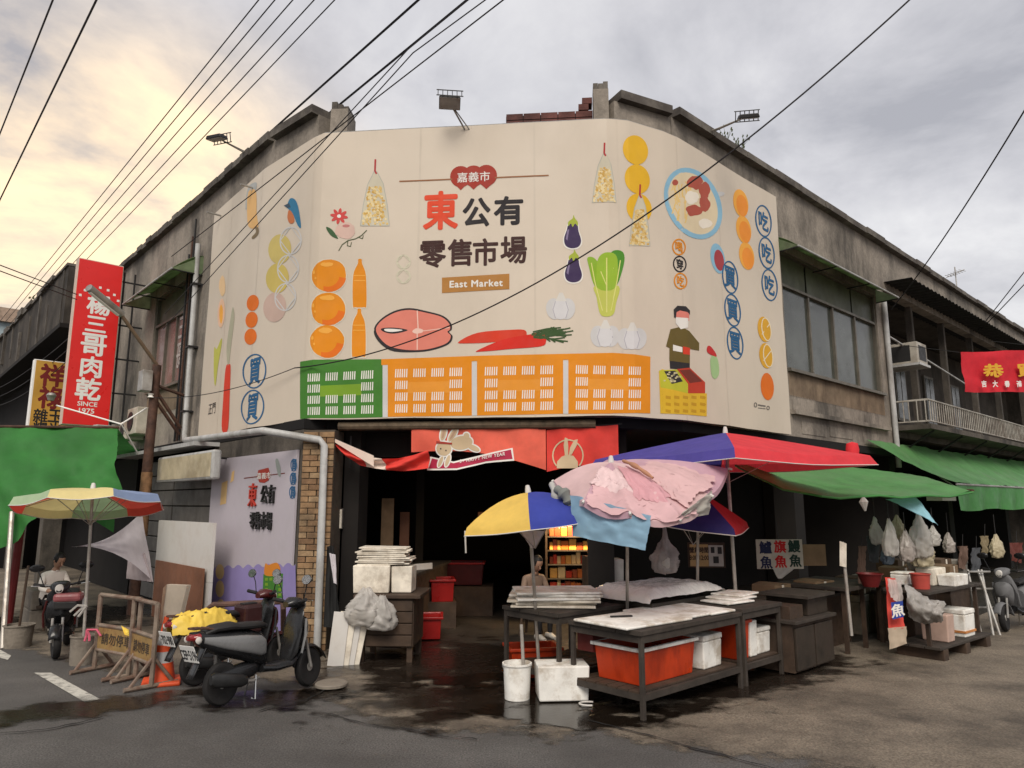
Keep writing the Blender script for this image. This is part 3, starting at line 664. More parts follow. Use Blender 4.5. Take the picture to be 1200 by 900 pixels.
# --- title block
decal('title_rule', line([(468, 212.5), (530, 210)], 1.6) + line([(580, 208.5), (643, 205.5)], 1.6), paint(156, 108, 74), lay=1)
badge = []
for k in range(3):
    x = 540 + k * 15; badge.append(ell(x, 207 - k * .6, 12.5, 12.5)); badge.append([(x - 9, 214), (x + 9, 214), (x, 223 - k * .6)])
for k, b in enumerate(badge): decal('title_badge', [b], cRedD, lay=.6 + .08 * k)
btext('title_lettering', '嘉義市', 555, 207.5, .135, cWht, .012, 2, spacing=1.02)
btext('title_lettering', '東', 516.5, 246.5, .50, cRedO, .035, 1, .86)
btext('title_lettering', '公', 558.5, 249, .37, cDk, .035, 1, .9); btext('title_lettering', '有', 596, 247, .37, cDk, .035, 1, .98)
for ch, u, v in (('零', 507, 298), ('售', 539, 296), ('市', 569, 295.5), ('場', 602, 293)): btext('title_lettering', ch, u, v, .345, cBrown, .028, 1, .92)
decal('title_label', [[(518, 325.5), (597, 321), (597, 339), (518, 343.5)]], cTan, lay=1)
btext('title_lettering', 'East Market', 558, 332.5, .085, cWht, .045, 2, 1.02, spacing=1.12)
# --- printed market crates along the foot
def crate(x0, x1, yt0, yt1, yb0, yb1, m, ml):
    L = lambda a, b, t: a + (b - a) * t
    pt = lambda u, v: (L(x0, x1, u), L(L(yt0, yt1, u), L(yb0, yb1, u), v))
    o = decal('crate_print', [[pt(0, 0), pt(.5, 0), pt(1, 0), pt(1, 1), pt(.5, 1), pt(0, 1)]], m, lay=0)
    decal('crate_print', [[pt(.24, .40), pt(.74, .40), pt(.74, .60), pt(.24, .60)]], ml, lay=1)
    bars = []
    for r in range(4):
        for c in range(4):
            if r == 1 and c in (1, 2): continue
            for k in range(6):
                u = .09 + c * .215 + k * .026; v = .17 + r * .205; bars.append([pt(u + .006, v), pt(u + .018, v), pt(u + .014, v + .145), pt(u, v + .145)])
    decal('crate_print', bars, cWht, lay=2, cut=False)
crate(352, 449, 428, 422, 491, 489, cGrn, cGrnL)
crate(454, 553, 421.5, 419, 488.5, 487, cOr, paint(232, 152, 50)); crate(559, 660, 419, 416.5, 487, 485, cOr, paint(232, 152, 50)); crate(666, 762, 416, 419, 485, 484.5, cOr, paint(232, 152, 50))
decal('crate_print', [[(352, 424), (447, 421), (447, 428), (352, 432)]], cGrn, lay=.5)
decal('crate_print', [[(447, 421), (560, 417), (720, 413.5), (762, 418), (762, 424), (720, 421), (560, 423), (447, 428)]], cOr, lay=.4)
for x, a, b in ((451.5, 428, 489), (556, 425, 487), (663, 423, 485)): decal('crate_print', [[(x - 3, a), (x + 3, a), (x + 3, b), (x - 3, b)]], cGry, lay=1.4)
# --- fruit columns
for k, y in enumerate((323, 362, 400)):
    o = decal('orange_print', [blob(386 - k * 1.5, y, 21.5, 20.5, k, .05)], cIce, lay=0)
    decal('orange_print', [blob(386 - k * 1.5, y, 20.2, 19.3, k, .05)], cOr, lay=1)
    decal('orange_print', [[(x, yy) for x, yy in ell(386 - k * 1.5, y, 20, 19, 0, 24, 10, 110)] + [(x, yy) for x, yy in reversed(ell(384 - k * 1.5, y - 1, 14, 14, 0, 24, 10, 110))]], cOrD, lay=2)
    decal('orange_print', [blob(384 - k, y - 13, 8, 3, k + 3, .4), ell(368 - k, y - 4, 1.5, 2.5, 0, 8), ell(370 - k, y + 3, 1.2, 1.5, 0, 8)], cMan, lay=2.5)
for x, y in ((421.5, 331), (420.5, 389)):
    B = [(x - 1.5, y - 27), (x + 2.5, y - 27), (x + 3, y - 22), (x + 7.5, y - 8), (x + 8, y + 26), (x + 5, y + 29), (x - 5, y + 29), (x - 8, y + 26), (x - 7.5, y - 8), (x - 2, y - 22)]
    decal('bottle_print', [[(x + (a - x) * 1.16, y + (b - y) * 1.05) for a, b in B]], cIce, lay=0); decal('bottle_print', [B], cOr, lay=1); decal('bottle_print', line([(x - 7, y - 8), (x + 7, y - 8)], 1) + line([(x - 7, y - 2), (x + 7, y - 2)], 1), cMan, lay=2)
for k in range(3): decal('fruit_print', [ell(296.5 - k * 1.2, 355 + k * 19.8, 6.8, 9.5, 8)], cOrD, lay=1)
for k in range(3):
    decal('fruit_print', [ell(328 - k * 3, 292 + k * 34, 13.5, 17.5, 6)], (paint(206, 186, 110), paint(206, 184, 100), paint(200, 172, 158))[k], lay=1)
def petal(cx, cy, rx, ry, rot):
    P = ring(cx, cy, rx, ry, 1.4, rot)
    for sgn in (1, -1):
        P += line([(cx + math.cos(R_(a)) * rx * .98 * sgn, cy + math.sin(R_(a)) * ry) if False else (cx + sgn * (rx * (1 - abs(math.cos(R_(a))) * 1.0)) * .95, cy - ry * math.cos(R_(a))) for a in range(0, 181, 15)], 1.1)
    return P
for k in range(3): decal('coin_print', petal(341 - k * 3.2, 282 + k * 33, 13, 16.5, 6), cGry, lay=2, cut=False)
for k in range(2): decal('coin_print', petal(473, 307 + k * 17, 8.5, 8.5, 0), paint(214, 208, 184), lay=1, cut=False)
# --- stamped characters in ovals
def stamp(u, v, rx, ry, ch, size, m, rot=0, sx=.9):
    decal('stamp_print', ring(u, v, rx, ry, 1.6, rot), m, lay=1, cut=False); btext('stamp_lettering', ch, u, v, size, m, .03, 1.4, sx)
stamp(298.5, 435, 14, 20.5, '買', .36, cBlu, 6); stamp(296, 477, 14, 20.5, '買', .36, cBlu, 6)
for k in range(3): stamp(894.5 + k * 3.6, 259 + k * 37.5, 9.5, 19, '吃', .29, cBlu, -8, 1.02)
for k in range(3): stamp(855.5 + k * 3, 325 + k * 38.5, 9.3, 19.5, '買', .30, cBlu, -8, .92)
for k, (ch, m) in enumerate((('喝', cOr), ('穿', cDk), ('吃', cOr))): stamp(795.5 + k * .7, 289.5 + k * 20, 8.2, 9.8, ch, .135, m, -4, 1)
# --- left-hand drawings
decal('bird_print', [[(340, 233), (346, 234), (350, 244), (353, 266), (349, 264), (343, 250), (337, 243)]], paint(52, 120, 156), lay=1)
decal('bird_print', [[(339, 246), (344, 252), (345, 260), (340, 262), (337, 255)]], paint(196, 116, 70), lay=1.5); decal('bird_print', [[(333, 241), (339, 238), (341, 243), (337, 244)]], paint(60, 80, 96), lay=1.6)
fl = []
for k in range(8): a = k * 45 + 10; fl.append(ell(397.5 + 6 * math.cos(R_(a)), 253.5 + 5 * math.sin(R_(a)), 4.5, 1.9, a))
for k, f in enumerate(fl): decal('flower_print', [f], paint(206, 76, 72), lay=1 + .1 * k)
decal('flower_print', [ell(397.5, 253.5, 2.3, 2)], cWht, lay=2.2)
decal('flower_print', [blob(404, 270, 11, 9.5, 4, .2)], paint(214, 182, 168), lay=1); decal('flower_print', [blob(406, 265, 5, 2, 6, .3)], paint(190, 120, 116), lay=1.5)
decal('leaf_print', [[(382.5, 266), (389, 269), (395, 277), (396, 280), (389, 277), (384, 271)]], paint(60, 92, 56), lay=1)
decal('leaf_print', line([(397, 294), (401, 287), (408, 282), (417, 280), (424, 276), (430, 270)], 1) + line([(408, 282), (407, 288), (411, 289), (412, 284)], .9) + line([(420, 278), (425, 280), (426, 276)], .9), paint(84, 92, 62), lay=1, cut=False)
decal('banana_print', [[(291, 226), (300, 224), (301, 250), (303, 265), (299, 268), (292, 266), (290, 255)]], paint(226, 180, 118), lay=1)
decal('banana_print', [[(291, 220), (301, 214), (299, 226), (292, 240), (288, 245)]], paint(176, 178, 176), lay=.9); decal('banana_print', [[(299, 266), (303, 267), (303, 274), (297, 280), (295, 278), (300, 272)]], paint(130, 112, 84), lay=1.4)
decal('leek_print', [[(254, 409), (259, 397), (260, 402), (256, 428), (253, 452), (251, 440), (251, 408)]], paint(190, 188, 84), lay=1)
decal('carrot_print', [[(265, 432), (269, 427), (271, 430), (270, 455), (267, 502), (260, 504), (262, 470)]], cRed, lay=1)
decal('carrot_print', [[(267, 425), (266, 405), (270, 375), (273, 360), (275, 372), (272, 400), (269, 426)]], paint(176, 172, 148), lay=1)
decal('jar_print', [ell(259, 367, 4.2, 17, 3)], paint(232, 190, 160), lay=1); decal('jar_print', [blob(259, 368, 2, 10, 3, .3)], cMan, lay=1.5); decal('jar_print', [blob(260, 335, 3.5, 12, 5, .3)], paint(232, 196, 150), lay=1)
btext('stamp_lettering', '正門', 249, 479, .17, cDk, 0, 1, .9)
# --- snack bags
def bag(x, y, h, w):
    decal('bag_print', line([(x + .5, y - h * .58), (x, y - h * .4), (x + 2, y - h * .36)], 2.0), paint(178, 52, 56), lay=2)
    P = [(x - .8, y - h * .4), (x + 2, y - h * .4), (x + w * .28, y - h * .22), (x + w * .42, y + h * .1), (x + w * .5, y + h * .42), (x - w * .5, y + h * .42), (x - w * .4, y + h * .1), (x - w * .25, y - h * .2)]
    decal('bag_print', [P], paint(206, 198, 176), lay=.5); decal('bag_print', line(P + P[:1], .8), paint(178, 178, 168), lay=.9, cut=False)
    rr = random.Random(int(x)); bits = [[], []]
    for k in range(190):
        t = rr.random(); yy = y + h * (-.16 + .56 * t); ww = w * (.2 + .26 * t); xx = x + rr.uniform(-ww, ww)
        bits[k % 2].append(ell(xx, yy, rr.uniform(1.2, 2.3), rr.uniform(1.0, 1.8), rr.uniform(0, 90), 6))
    [decal('bag_print', bits[j][i::3], (paint(222, 190, 122), paint(206, 164, 84), paint(234, 214, 164))[(i + j) % 3], lay=1.2 + .3 * (i + 3 * j), cut=False) for j in range(2) for i in range(3)]
bag(439.5, 232, 78, 34); bag(708, 208, 70, 28); bag(749.5, 258, 72, 24)
for k in range(3): decal('fruit_print', [ell(744.5 + k * 2.2, 176 + k * 34, 14.5, 17.5, -18)], cYel, lay=.1)
# --- fish steak, carrots, garlic, aubergines, cabbage
st = [(440, 388), (446, 376), (462, 366), (480, 362.5), (500, 366), (518, 371), (527, 379), (528, 386), (525, 389), (529, 394), (525, 402), (510, 408), (492, 411), (470, 410), (452, 404)]
decal('fish_print', [[(484 + (x - 484) * 1.035, 387 + (y - 387) * 1.06) for x, y in st]], cDk, lay=0)
decal('fish_print', [[(438, 389), (446, 377), (452, 401), (470, 411), (492, 412.5), (462, 412), (446, 403)]], cDk, lay=.4)
decal('fish_print', [[(484 + (x - 484) * .985, 387 + (y - 387) * .97) for x, y in st]], cPnk, lay=1)
decal('fish_print', [[(447, 385), (462, 384), (478, 387), (462, 391), (450, 389)]], cDk, lay=2); decal('fish_print', [[(451, 385.5), (462, 385.5), (472, 387), (460, 389), (452, 388)]], cWht, lay=2.5)
decal('fish_print', [blob(489, 388, 6, 3, 2, .3)] + line([(489, 364), (490, 385)], 1.3) + line([(489, 391), (489, 410)], 1.2) + line([(495, 388), (527, 384)], .9), paint(240, 200, 184), lay=2)
decal('carrot_print', [[(537, 401), (560, 390), (600, 386.5), (615, 387), (617, 393), (612, 396), (580, 401), (548, 402.5)]], cRed, lay=1)
decal('carrot_print', [[(559, 411), (590, 398), (625, 391.5), (638, 392), (640, 400), (634, 406), (600, 409), (566, 412)]], paint(214, 44, 30), lay=1.6)
lf = []
rr = random.Random(5)
for k in range(26):
    x0 = 622 + rr.random() * 20; y0 = 389 + rr.random() * 8; x1 = x0 + rr.uniform(12, 36); y1 = y0 + rr.uniform(-8, 6); x1 = min(x1, 680); lf += line([(x0, y0), ((x0 + x1) / 2, (y0 + y1) / 2 + rr.uniform(-2, 2)), (x1, y1)], 1.5)
decal('carrot_print', lf, paint(58, 84, 44), lay=2, cut=False)
for x, y in ((657, 361), (709, 393), (740.5, 396)):
    for dx, mm, ly in ((-10, cGry, .6), (10, cGry, .7), (0, paint(214, 212, 212), 1.2)): decal('garlic_print', [ell(x + dx * .75, y + 1, 9.5, 12.5, dx * .8)], mm, lay=ly)
    decal('garlic_print', [[(x - 6, y - 8), (x - 1.5, y - 18), (x + 2.5, y - 18), (x + 7, y - 8)]], paint(218, 214, 206), lay=1.5)
    decal('garlic_print', line([(x - 6, y - 8), (x - 9, y + 2), (x - 6, y + 12)], .9) + line([(x + 6, y - 8), (x + 9, y + 2), (x + 6, y + 12)], .9), paint(178, 174, 180), lay=2, cut=False)
for k in range(2):
    x, y = 671 + k, 274 + k * 40
    P = [(x - 4, y - 12), (x + 5, y - 12), (x + 7, y - 3), (x + 10, y + 8), (x + 7, y + 15), (x - 1, y + 17), (x - 8, y + 14), (x - 10, y + 6), (x - 7, y - 4)]
    decal('aubergine_print', [[(x + (a - x) * 1.14, y + (b - y) * 1.09) for a, b in P]], cWht, lay=0); decal('aubergine_print', [P], cVio, lay=1)
    decal('aubergine_print', [[(x - 6, y - 5), (x - 4, y - 5), (x - 6, y + 8), (x - 8, y + 6)]], paint(132, 118, 150), lay=2)
    decal('aubergine_print', [[(x - 5, y - 14), (x, y - 18), (x + 1, y - 22), (x + 3, y - 18), (x + 6, y - 14), (x + 6, y - 9), (x + 3, y - 12), (x, y - 8), (x - 2, y - 12), (x - 5, y - 9)]], paint(166, 178, 60), lay=2)
decal('cabbage_print', [[(702, 348), (722, 348), (724, 340), (700, 340)] if False else [(703, 367), (699, 348), (697, 335), (725, 335), (722, 355), (719, 368), (710, 371)]], paint(196, 200, 92), lay=1)
for P, m, ly in (([(723, 334), (731, 310), (731, 297), (724, 293), (716, 296), (712, 310), (714, 335)], paint(76, 140, 40), 1.2), ([(697, 335), (690, 312), (688.5, 302), (696, 302), (703, 312), (709, 335)], paint(138, 176, 44), 1.5), ([(701, 338), (699, 318), (701, 303), (709, 296), (721, 298), (724, 312), (720, 338)], paint(150, 184, 50), 1.8)): decal('cabbage_print', [P], m, lay=ly)
decal('cabbage_print', line([(711, 366), (711, 330), (711, 302)], 1.4) + line([(711, 335), (704, 318)], 1) + line([(711, 330), (719, 314)], 1) + line([(706, 364), (697, 330), (693, 308)], 1.2) + line([(716, 364), (723, 330), (727, 305)], 1.2), paint(220, 218, 130), lay=2.4, cut=False)
# --- bowl of noodles
decal('bowl_print', ring(812, 238.5, 31, 44, 5.5, -26), cBluL, lay=.6, cut=False); decal('bowl_print', [ell(812, 238.5, 26.5, 39, -26)], paint(224, 206, 172), lay=.3)
rr = random.Random(9); nl = []
for k in range(34): x = rr.uniform(790, 812); y = rr.uniform(212, 252); nl += line([(x, y), (x + rr.uniform(-6, 9), y + rr.uniform(4, 16))], 1.3)
decal('bowl_print', nl, paint(232, 196, 122), lay=1, cut=False)
decal('bowl_print', [blob(814, 215, 8, 7, 2, .5), blob(824, 226, 6, 11, 5, .5), blob(813, 246, 9, 6, 7, .5), blob(825, 240, 6, 8, 8, .5), blob(791, 214, 3, 3, 1, .4)], paint(176, 84, 66), lay=1.6, cut=False)
decal('bowl_print', [blob(811, 230, 7, 7, 3, .4), blob(826, 262, 8, 6, 4, .4)], paint(238, 228, 212), lay=2, cut=False)
decal('bowl_print', [ell(841, 228, 8, 3, -10)], cGry, lay=.2)
for k in range(3): decal('orange_print', [ell(868 + k * 3.3, 238 + k * 31, 8.6, 16.5, -10)], cMan, lay=1); decal('orange_print', [ell(869.5 + k * 3.3, 241 + k * 31, 6.5, 13, -10)], paint(240, 148, 52), lay=1.6)
decal('plum_print', [ell(841, 303, 8, 18, -12)], cBluL, lay=.1); decal('plum_print', [ell(842.5, 305, 5.5, 12.5, -10)], paint(168, 64, 70), lay=.6)
for k in range(2):
    decal('fruit_print', [ell(895 + k * 2, 386 + k * 31, 7.8, 15, -8)], paint(222, 166, 46), lay=1)
    decal('fruit_print', ring(897.5 + k * 2, 386 + k * 31, 6, 14, 1.2, -8, 20) + line([(892 + k * 2, 392 + k * 31), (902 + k * 2, 379 + k * 31)], 1.1), paint(236, 220, 188), lay=2, cut=False)
decal('fruit_print', [ell(898.7, 453, 7.6, 16, -5)], cOrD, lay=1)
decal('sponsor_print', ring(885, 474.5, 2, 3, 1, 0, 12) + line([(888, 474.5), (897, 476)], 1.6) + line([(888, 478), (897, 479)], .8) + ring(900, 478, 2, 2.6, 1, 0, 10), paint(110, 104, 98), lay=1, cut=False)
# --- printed stall keeper
decal('stallkeeper_print', [[(784, 419), (808, 420), (808, 434), (785, 432)]], cDk, lay=.4)
decal('stallkeeper_print', [[(783, 394), (785, 386), (797, 383), (807, 388), (819, 402), (819, 411), (808, 409), (808, 426), (784, 423), (784, 408), (780, 406)]], paint(104, 88, 40), lay=1)
decal('stallkeeper_print', [[(788, 404), (799, 407), (799, 413), (788, 411)]], cWht, lay=2); decal('stallkeeper_print', [[(799.5, 406), (808, 408), (808, 416), (800, 415)]], cRed, lay=2)
decal('stallkeeper_print', [[(791, 364), (807, 364), (807, 376), (792, 376)]], paint(224, 130, 116), lay=1.2); decal('stallkeeper_print', [[(791, 372), (806, 373), (805.5, 384), (797, 386), (791, 379)]], cWht, lay=1.6)
decal('stallkeeper_print', [[(789, 372), (788.5, 363), (793, 358.5), (803, 359), (808, 364), (808, 369), (805, 366), (796, 364), (792, 366), (791, 373)]], cDk, lay=2)
decal('stall_print', [[(772, 435), (776, 432.5), (803, 446), (806, 461), (828, 461), (828, 488), (774, 484.5)]], paint(222, 180, 44), lay=.4)
decal('stall_print', [[(772.5, 434), (793, 433), (806, 450), (806, 461), (774, 454)]], paint(190, 188, 50), lay=.8); decal('stall_print', [[(778, 435), (791, 434.5), (800, 447), (787, 450)]], cDk, lay=1.4)
rr = random.Random(3); decal('stall_print', [ell(778 + rr.random() * 20 * (1 - k / 60) + k * .12, 436 + rr.random() * 12, 1.4, 1, 0, 6) for k in range(26)], paint(206, 196, 150), lay=2, cut=False)
decal('stall_print', [[(793, 432.5), (808, 431), (826, 448), (826, 461), (806, 461), (806, 450)]], paint(190, 60, 36), lay=1); decal('stall_print', [[(796, 434), (808, 433), (823, 447), (808, 449)]], paint(118, 48, 36), lay=1.6)
for y in (466, 474, 482): decal('stall_print', line([(776, y - 4), (806, y), (827, y)], 1.0) + [[(780 + k * 10, y - 2.5), (786 + k * 10, y - 1.6), (786 + k * 10, y + 2), (780 + k * 10, y + 1)] for k in range(5)], paint(196, 150, 30), lay=1.2, cut=False)
decal('balloon_print', [[(833, 419), (838, 416), (842, 424), (842.5, 438), (838, 444), (834, 440), (832.5, 428)]], paint(164, 196, 138), lay=1); decal('balloon_print', [[(829, 406), (833, 406), (839, 414), (839, 418), (829, 413)]], paint(196, 44, 44), lay=1.4)
# ================================================================== GENERIC BUILDERS
m_foam = mat('foam_white', (.78, .76, .71), rough=.8, var=.12, scale=6, bump=.1, bscale=80, dirt=(.36, .29, .21), damt=.75, dscale=4.5)
m_card = mat('foam_board', (.70, .64, .54), rough=.8, var=.2, scale=5, dirt=(.24, .18, .12), damt=.5, dscale=6)
m_wood = mat('old_wood', (.058, .036, .023), rough=.75, var=.35, scale=5, bump=.2, dirt=(.03, .02, .015), damt=.6)  # wood darkened so the colour carries the stall shade
m_ply = mat('plywood', (.19, .082, .045), rough=.65, var=.2, scale=3)
m_tblwood = mat('table_timber', (.045, .036, .029), rough=.7, var=.35, scale=7, dirt=(.035, .028, .022), damt=.6, dscale=4)  # timber darkened too, shade put into its colour
m_tbl = mat('table_steel', (.085, .075, .068), rough=.5, var=.3, scale=8, metal=.3, dirt=(.05, .028, .018), damt=.6, dscale=7)
m_orange = mat('orange_plastic', (.46, .040, .007), rough=.38, var=.22, scale=3, dirt=(.20, .014, .004), damt=.6, streak=True, dscale=6, spec=.5)
m_redp = mat('red_plastic', (.30, .010, .008), rough=.35, var=.2, scale=4)
m_bag = mat('plastic_bag', (.66, .63, .59), rough=.22, var=.15, scale=5, transl=.4, alpha=.72, bump=.25, bscale=26)
m_white = mat('off_white_panel', (.58, .555, .52), rough=.6, var=.08, scale=3, dirt=(.36, .31, .26), damt=.35, dscale=3)
m_cement = mat('cement', (.22, .19, .155), rough=.95, var=.25, scale=6, bump=.5, dirt=(.09, .075, .06), damt=.6, dscale=6)
m_rubber = mat('tyre_rubber', (.014, .013, .013), rough=.8, var=.2, bump=.2)
m_chrome = mat('worn_chrome', (.55, .54, .52), rough=.2, metal=1, var=.1)
m_pole = mat('dull_pole', (.40, .37, .33), rough=.4, metal=.4, var=.2, dirt=(.16, .10, .06), damt=.4, dscale=9)
def cloth(name, rgb, t=.35, k=1.15, rough=.8, **kw): return mat('cloth_' + name, lin(*rgb, k=k), rough=rough, var=.1, scale=5, transl=t, **kw)
def rotz(v, a): c, s = math.cos(a), math.sin(a); return Vector((v[0] * c - v[1] * s, v[0] * s + v[1] * c, v[2] if len(v) > 2 else 0))
AR = math.atan2(FR.d.y, FR.d.x); AL = math.atan2(FL.d.y, FL.d.x); AC = math.atan2(FC.d.y, FC.d.x)

def umbrella(label, base, apex, rad, drop, cols, tilt=(0, 0), val=.1, n=8, rot0=0, pole_r=.016, group='market umbrellas', pw=1.35, wire=None, sag=.03, fringe=None):
    base = Vector(base); apex = Vector(apex)
    t = thing('umbrella', label, 'umbrella', base, group=group)
    T = Matrix.Translation(apex) @ Matrix.Rotation(tilt[1], 4, 'Y') @ Matrix.Rotation(tilt[0], 4, 'X')
    q = MB(); q.tube([base, base.lerp(apex, .5), apex + Vector((0, 0, -.02))], pole_r, 8); q.build('pole', m_pole, t, smooth=True)
    q = MB(); q.lathe((0, 0, 0), [(.0, .07), (.018, .065), (.026, .03), (.03, -.01), (0, -.02)], 10, T); q.build('finial', m_white, t, smooth=True)
    def pt(rr, a, w):                          # rr 0..1 radial, w 0..1 position inside the panel
        ca = math.cos(math.pi / n); chord = ca / math.cos((w - .5) * 2 * math.pi / n) if rr else 1
        x = rad * rr * chord; z = -drop * (rr ** pw) - sag * math.sin(math.pi * w) * rr
        return Vector((x * math.cos(a), x * math.sin(a), z))
    for k in range(n):
        a0 = rot0 + 2 * math.pi * k / n; a1 = rot0 + 2 * math.pi * (k + 1) / n; m = cols[k % len(cols)]
        q = MB(); q.grid(lambda u, w: T @ pt(u, a0 + (a1 - a0) * w, w), 8, 6)
        def fl(u, w): p = pt(1, a0 + (a1 - a0) * w, w); return T @ (p * Vector((1 + .04 * u, 1 + .04 * u, 1)) if False else p + Vector((p.x * .05 * u, p.y * .05 * u, -val * u * (1 - .12 * math.sin(math.pi * w) * 0))))
        q.grid(fl, 2, 6); q.build('canopy_panel', m, t, smooth=True)
        q = MB(); q.tube([T @ (pt(r, a0, 0) + Vector((0, 0, -.012))) for r in (.02, .3, .6, .85, 1.0)] , .005, 5)
        q.tube([T @ (pt(.55, a0, 0) + Vector((0, 0, -.015))), T @ Vector((0, 0, -drop - .28))], .004, 5); q.build('rib', m_pole, t)
        q = MB(); q.tube([T @ (pt(1, a0 + (a1 - a0) * w / 6, w / 6) * 1.0 + Vector((pt(1, a0 + (a1 - a0) * w / 6, w / 6).x * .05, pt(1, a0 + (a1 - a0) * w / 6, w / 6).y * .05, -val))) for w in range(7)], .005, 5); q.build('piping', m_white, t)
    return t
def foam_box(label, c, d, rz=0, lid=True, m=None, group='foam boxes', strap=None):
    m = m or m_foam; t = thing('foam_box', label, 'box', (c[0], c[1], c[2]), rz, group); x, y, h = d
    q = MB(); e = .93; b = h * (.82 if lid else 1)
    q.hexa([(-x / 2 * e, -y / 2 * e, 0), (x / 2 * e, -y / 2 * e, 0), (x / 2 * e, y / 2 * e, 0), (-x / 2 * e, y / 2 * e, 0), (-x / 2 * .985, -y / 2 * .985, b), (x / 2 * .985, -y / 2 * .985, b), (x / 2 * .985, y / 2 * .985, b), (-x / 2 * .985, y / 2 * .985, b)])
    local(t, q, 'body', m, bevel=.012)
    if lid: q = MB(); q.box((.004, -.003, b + h * .09 + .003), (x, y, h * .18)); local(t, q, 'lid', m, bevel=.012)
    if strap: q = MB(); q.box((0, 0, h * .2), (x * 1.0, y * 1.0, .025)); local(t, q, 'tape', strap)
    return t
def tote(label, c, d, rz, m, rim, cat='tub', name='plastic_tub', group=None):
    t = thing(name, label, cat, c, rz, group); x, y, h = d; e = .92; w_ = .015
    def ringv(sx, sy, z): return [(-sx, -sy, z), (sx, -sy, z), (sx, sy, z), (-sx, sy, z)]
    q = MB(); L = [ringv(x / 2 * e, y / 2 * e, 0), ringv(x / 2, y / 2, h), ringv(x / 2 - w_, y / 2 - w_, h), ringv(x / 2 * e - w_, y / 2 * e - w_, .02)]
    q.v = [v for r in L for v in r]
    for i in range(3):
        for j in range(4): a = i * 4 + j; b = i * 4 + (j + 1) % 4; q.f.append((a, b, b + 4, a + 4))
    q.f += [(3, 2, 1, 0), (12, 13, 14, 15)]; local(t, q, 'body', m, bevel=.008)
    q = MB(); 
    for sx, sy, dx, dy in ((0, -y / 2 - .006, x + .05, .035), (0, y / 2 + .006, x + .05, .035), (-x / 2 - .006, 0, .035, y - .03), (x / 2 + .006, 0, .035, y - .03)): q.box((sx, sy, h - .012), (dx, dy, .03))
    local(t, q, 'rim', rim, bevel=.006)
    return t
def bucket(label, c, r, h, m, handle=True, group=None, fill=None, r0=.82):
    t = thing('bucket', label, 'bucket', c, 0, group)
    q = MB(); q.lathe((0, 0, 0), [(0, 0), (r * r0, 0), (r * .98, h * .94), (r * 1.06, h * .95), (r * 1.06, h), (r * .96, h), (r * (r0 - .04), .02), (0, .02)], 22); local(t, q, 'body', m, smooth=True)
    if handle: q = MB(); q.tube([(r * 1.05 * math.cos(a), .03 + r * .1, h * .9 - math.sin(a) * r * .9 * .6) for a in [math.pi * k / 12 for k in range(13)]], .005, 5); local(t, q, 'handle', m_galv)
    if fill: q = MB(); q.lathe((0, 0, h * .8), [(0, 0), (r * .9, 0), (r * .88, .03), (0, .03)], 18); local(t, q, 'cement_fill', fill)
    return t
def drape(fn, nu, nv, seed, amp, freq=3):
    def g(u, v):
        p = Vector(fn(u, v)); k = amp * (fbm(u * freq + seed, v * freq * .6, seed) + .5 * math.sin(u * freq * 5 + seed + 2 * fbm(v * 2, u, seed)))
        return p + Vector((.35 * k, -k, .2 * k))
    q = MB(); q.grid(g, nu, nv); return q
def quadfn(a, b, c, d):                         # a-b top, d-c bottom; bilinear
    a, b, c, d = map(Vector, (a, b, c, d))
    return lambda u, v: a.lerp(b, u).lerp(d.lerp(c, u), v)

# ================================================================== LEFT STREET
# mural board on the ground-floor wall
ml = thing('mural_board', 'lilac mural board with market lettering and a violet wave beside the brick column', 'mural', FL.p(0, .1, .03))
q = MB(); q.fbox(FL, -1.52, 1.30, .12, 2.36, .012, .04); q.build('board', mat('lilac_board', lin(205, 196, 204, k=.74), rough=.6, var=.05, scale=2, dirt=(.32, .30, .30), damt=.3), ml)
def mdec(name, polys, m, off=.0425):
    for P in polys:
        if name in SMOOTH and len(P) >= 5: P = spline(P)
        Q = [FL.hit(u, v, .04) for u, v in P]; q = MB(); q.v = [tuple(FL.p(a, z, off)) for a, z in Q]; q.f = [tuple(t) for t in tessellate_polygon([[Vector((a, z, 0)) for a, z in Q]])]; q.build(name, m, ml)
wave = [(246, 720)] + [(250 + k * 2.05, 668 - k * .08 - 5 * abs(math.sin(k * .55))) for k in range(48)] + [(349, 790), (246, 770)]
mdec('wave_print', [wave], paint(146, 134, 186))
mdec('crate_print', [[(309, 673), (332, 672), (331, 701), (308, 700)]], cGrn, .044)
mdec('crate_print', [[(311 + 5.2 * c, 677 + 6 * r), (314.4 + 5.2 * c, 677 + 6 * r), (314.4 + 5.2 * c, 680.5 + 6 * r), (311 + 5.2 * c, 680.5 + 6 * r)] for r in range(4) for c in range(4) if not (r in (1, 2) and c in (1, 2))], cGrnL, .0455)
mdec('cat_print', [[(311, 674), (310.5, 664), (312, 660), (315, 662), (319, 660.5), (325, 659.5), (328.5, 664), (328.5, 670), (324, 674.5)]], paint(216, 134, 44), .0455)
mdec('coin_print', [ell(258, 670, 5, 9), ell(258, 690, 5, 10), ell(259, 712, 5, 10)], paint(214, 184, 130), .044)
mdec('snack_print', [[(272, 553), (275, 551), (274, 563), (270, 566)], [(260, 566), (267, 563), (265, 590), (258, 592)]], paint(226, 188, 130))
mdec('bird_print', [[(323, 540), (326, 538), (329, 548), (329, 558), (326, 556)]], paint(150, 156, 150), .044); mdec('title_rule', line([(286, 560.5), (334, 554.5)], 1.2), paint(120, 62, 50))
mdec('title_badge', [[(303, 551), (315, 548), (317, 556), (315, 563), (310, 566), (304, 565), (301.5, 558)]], cRedD, .044)
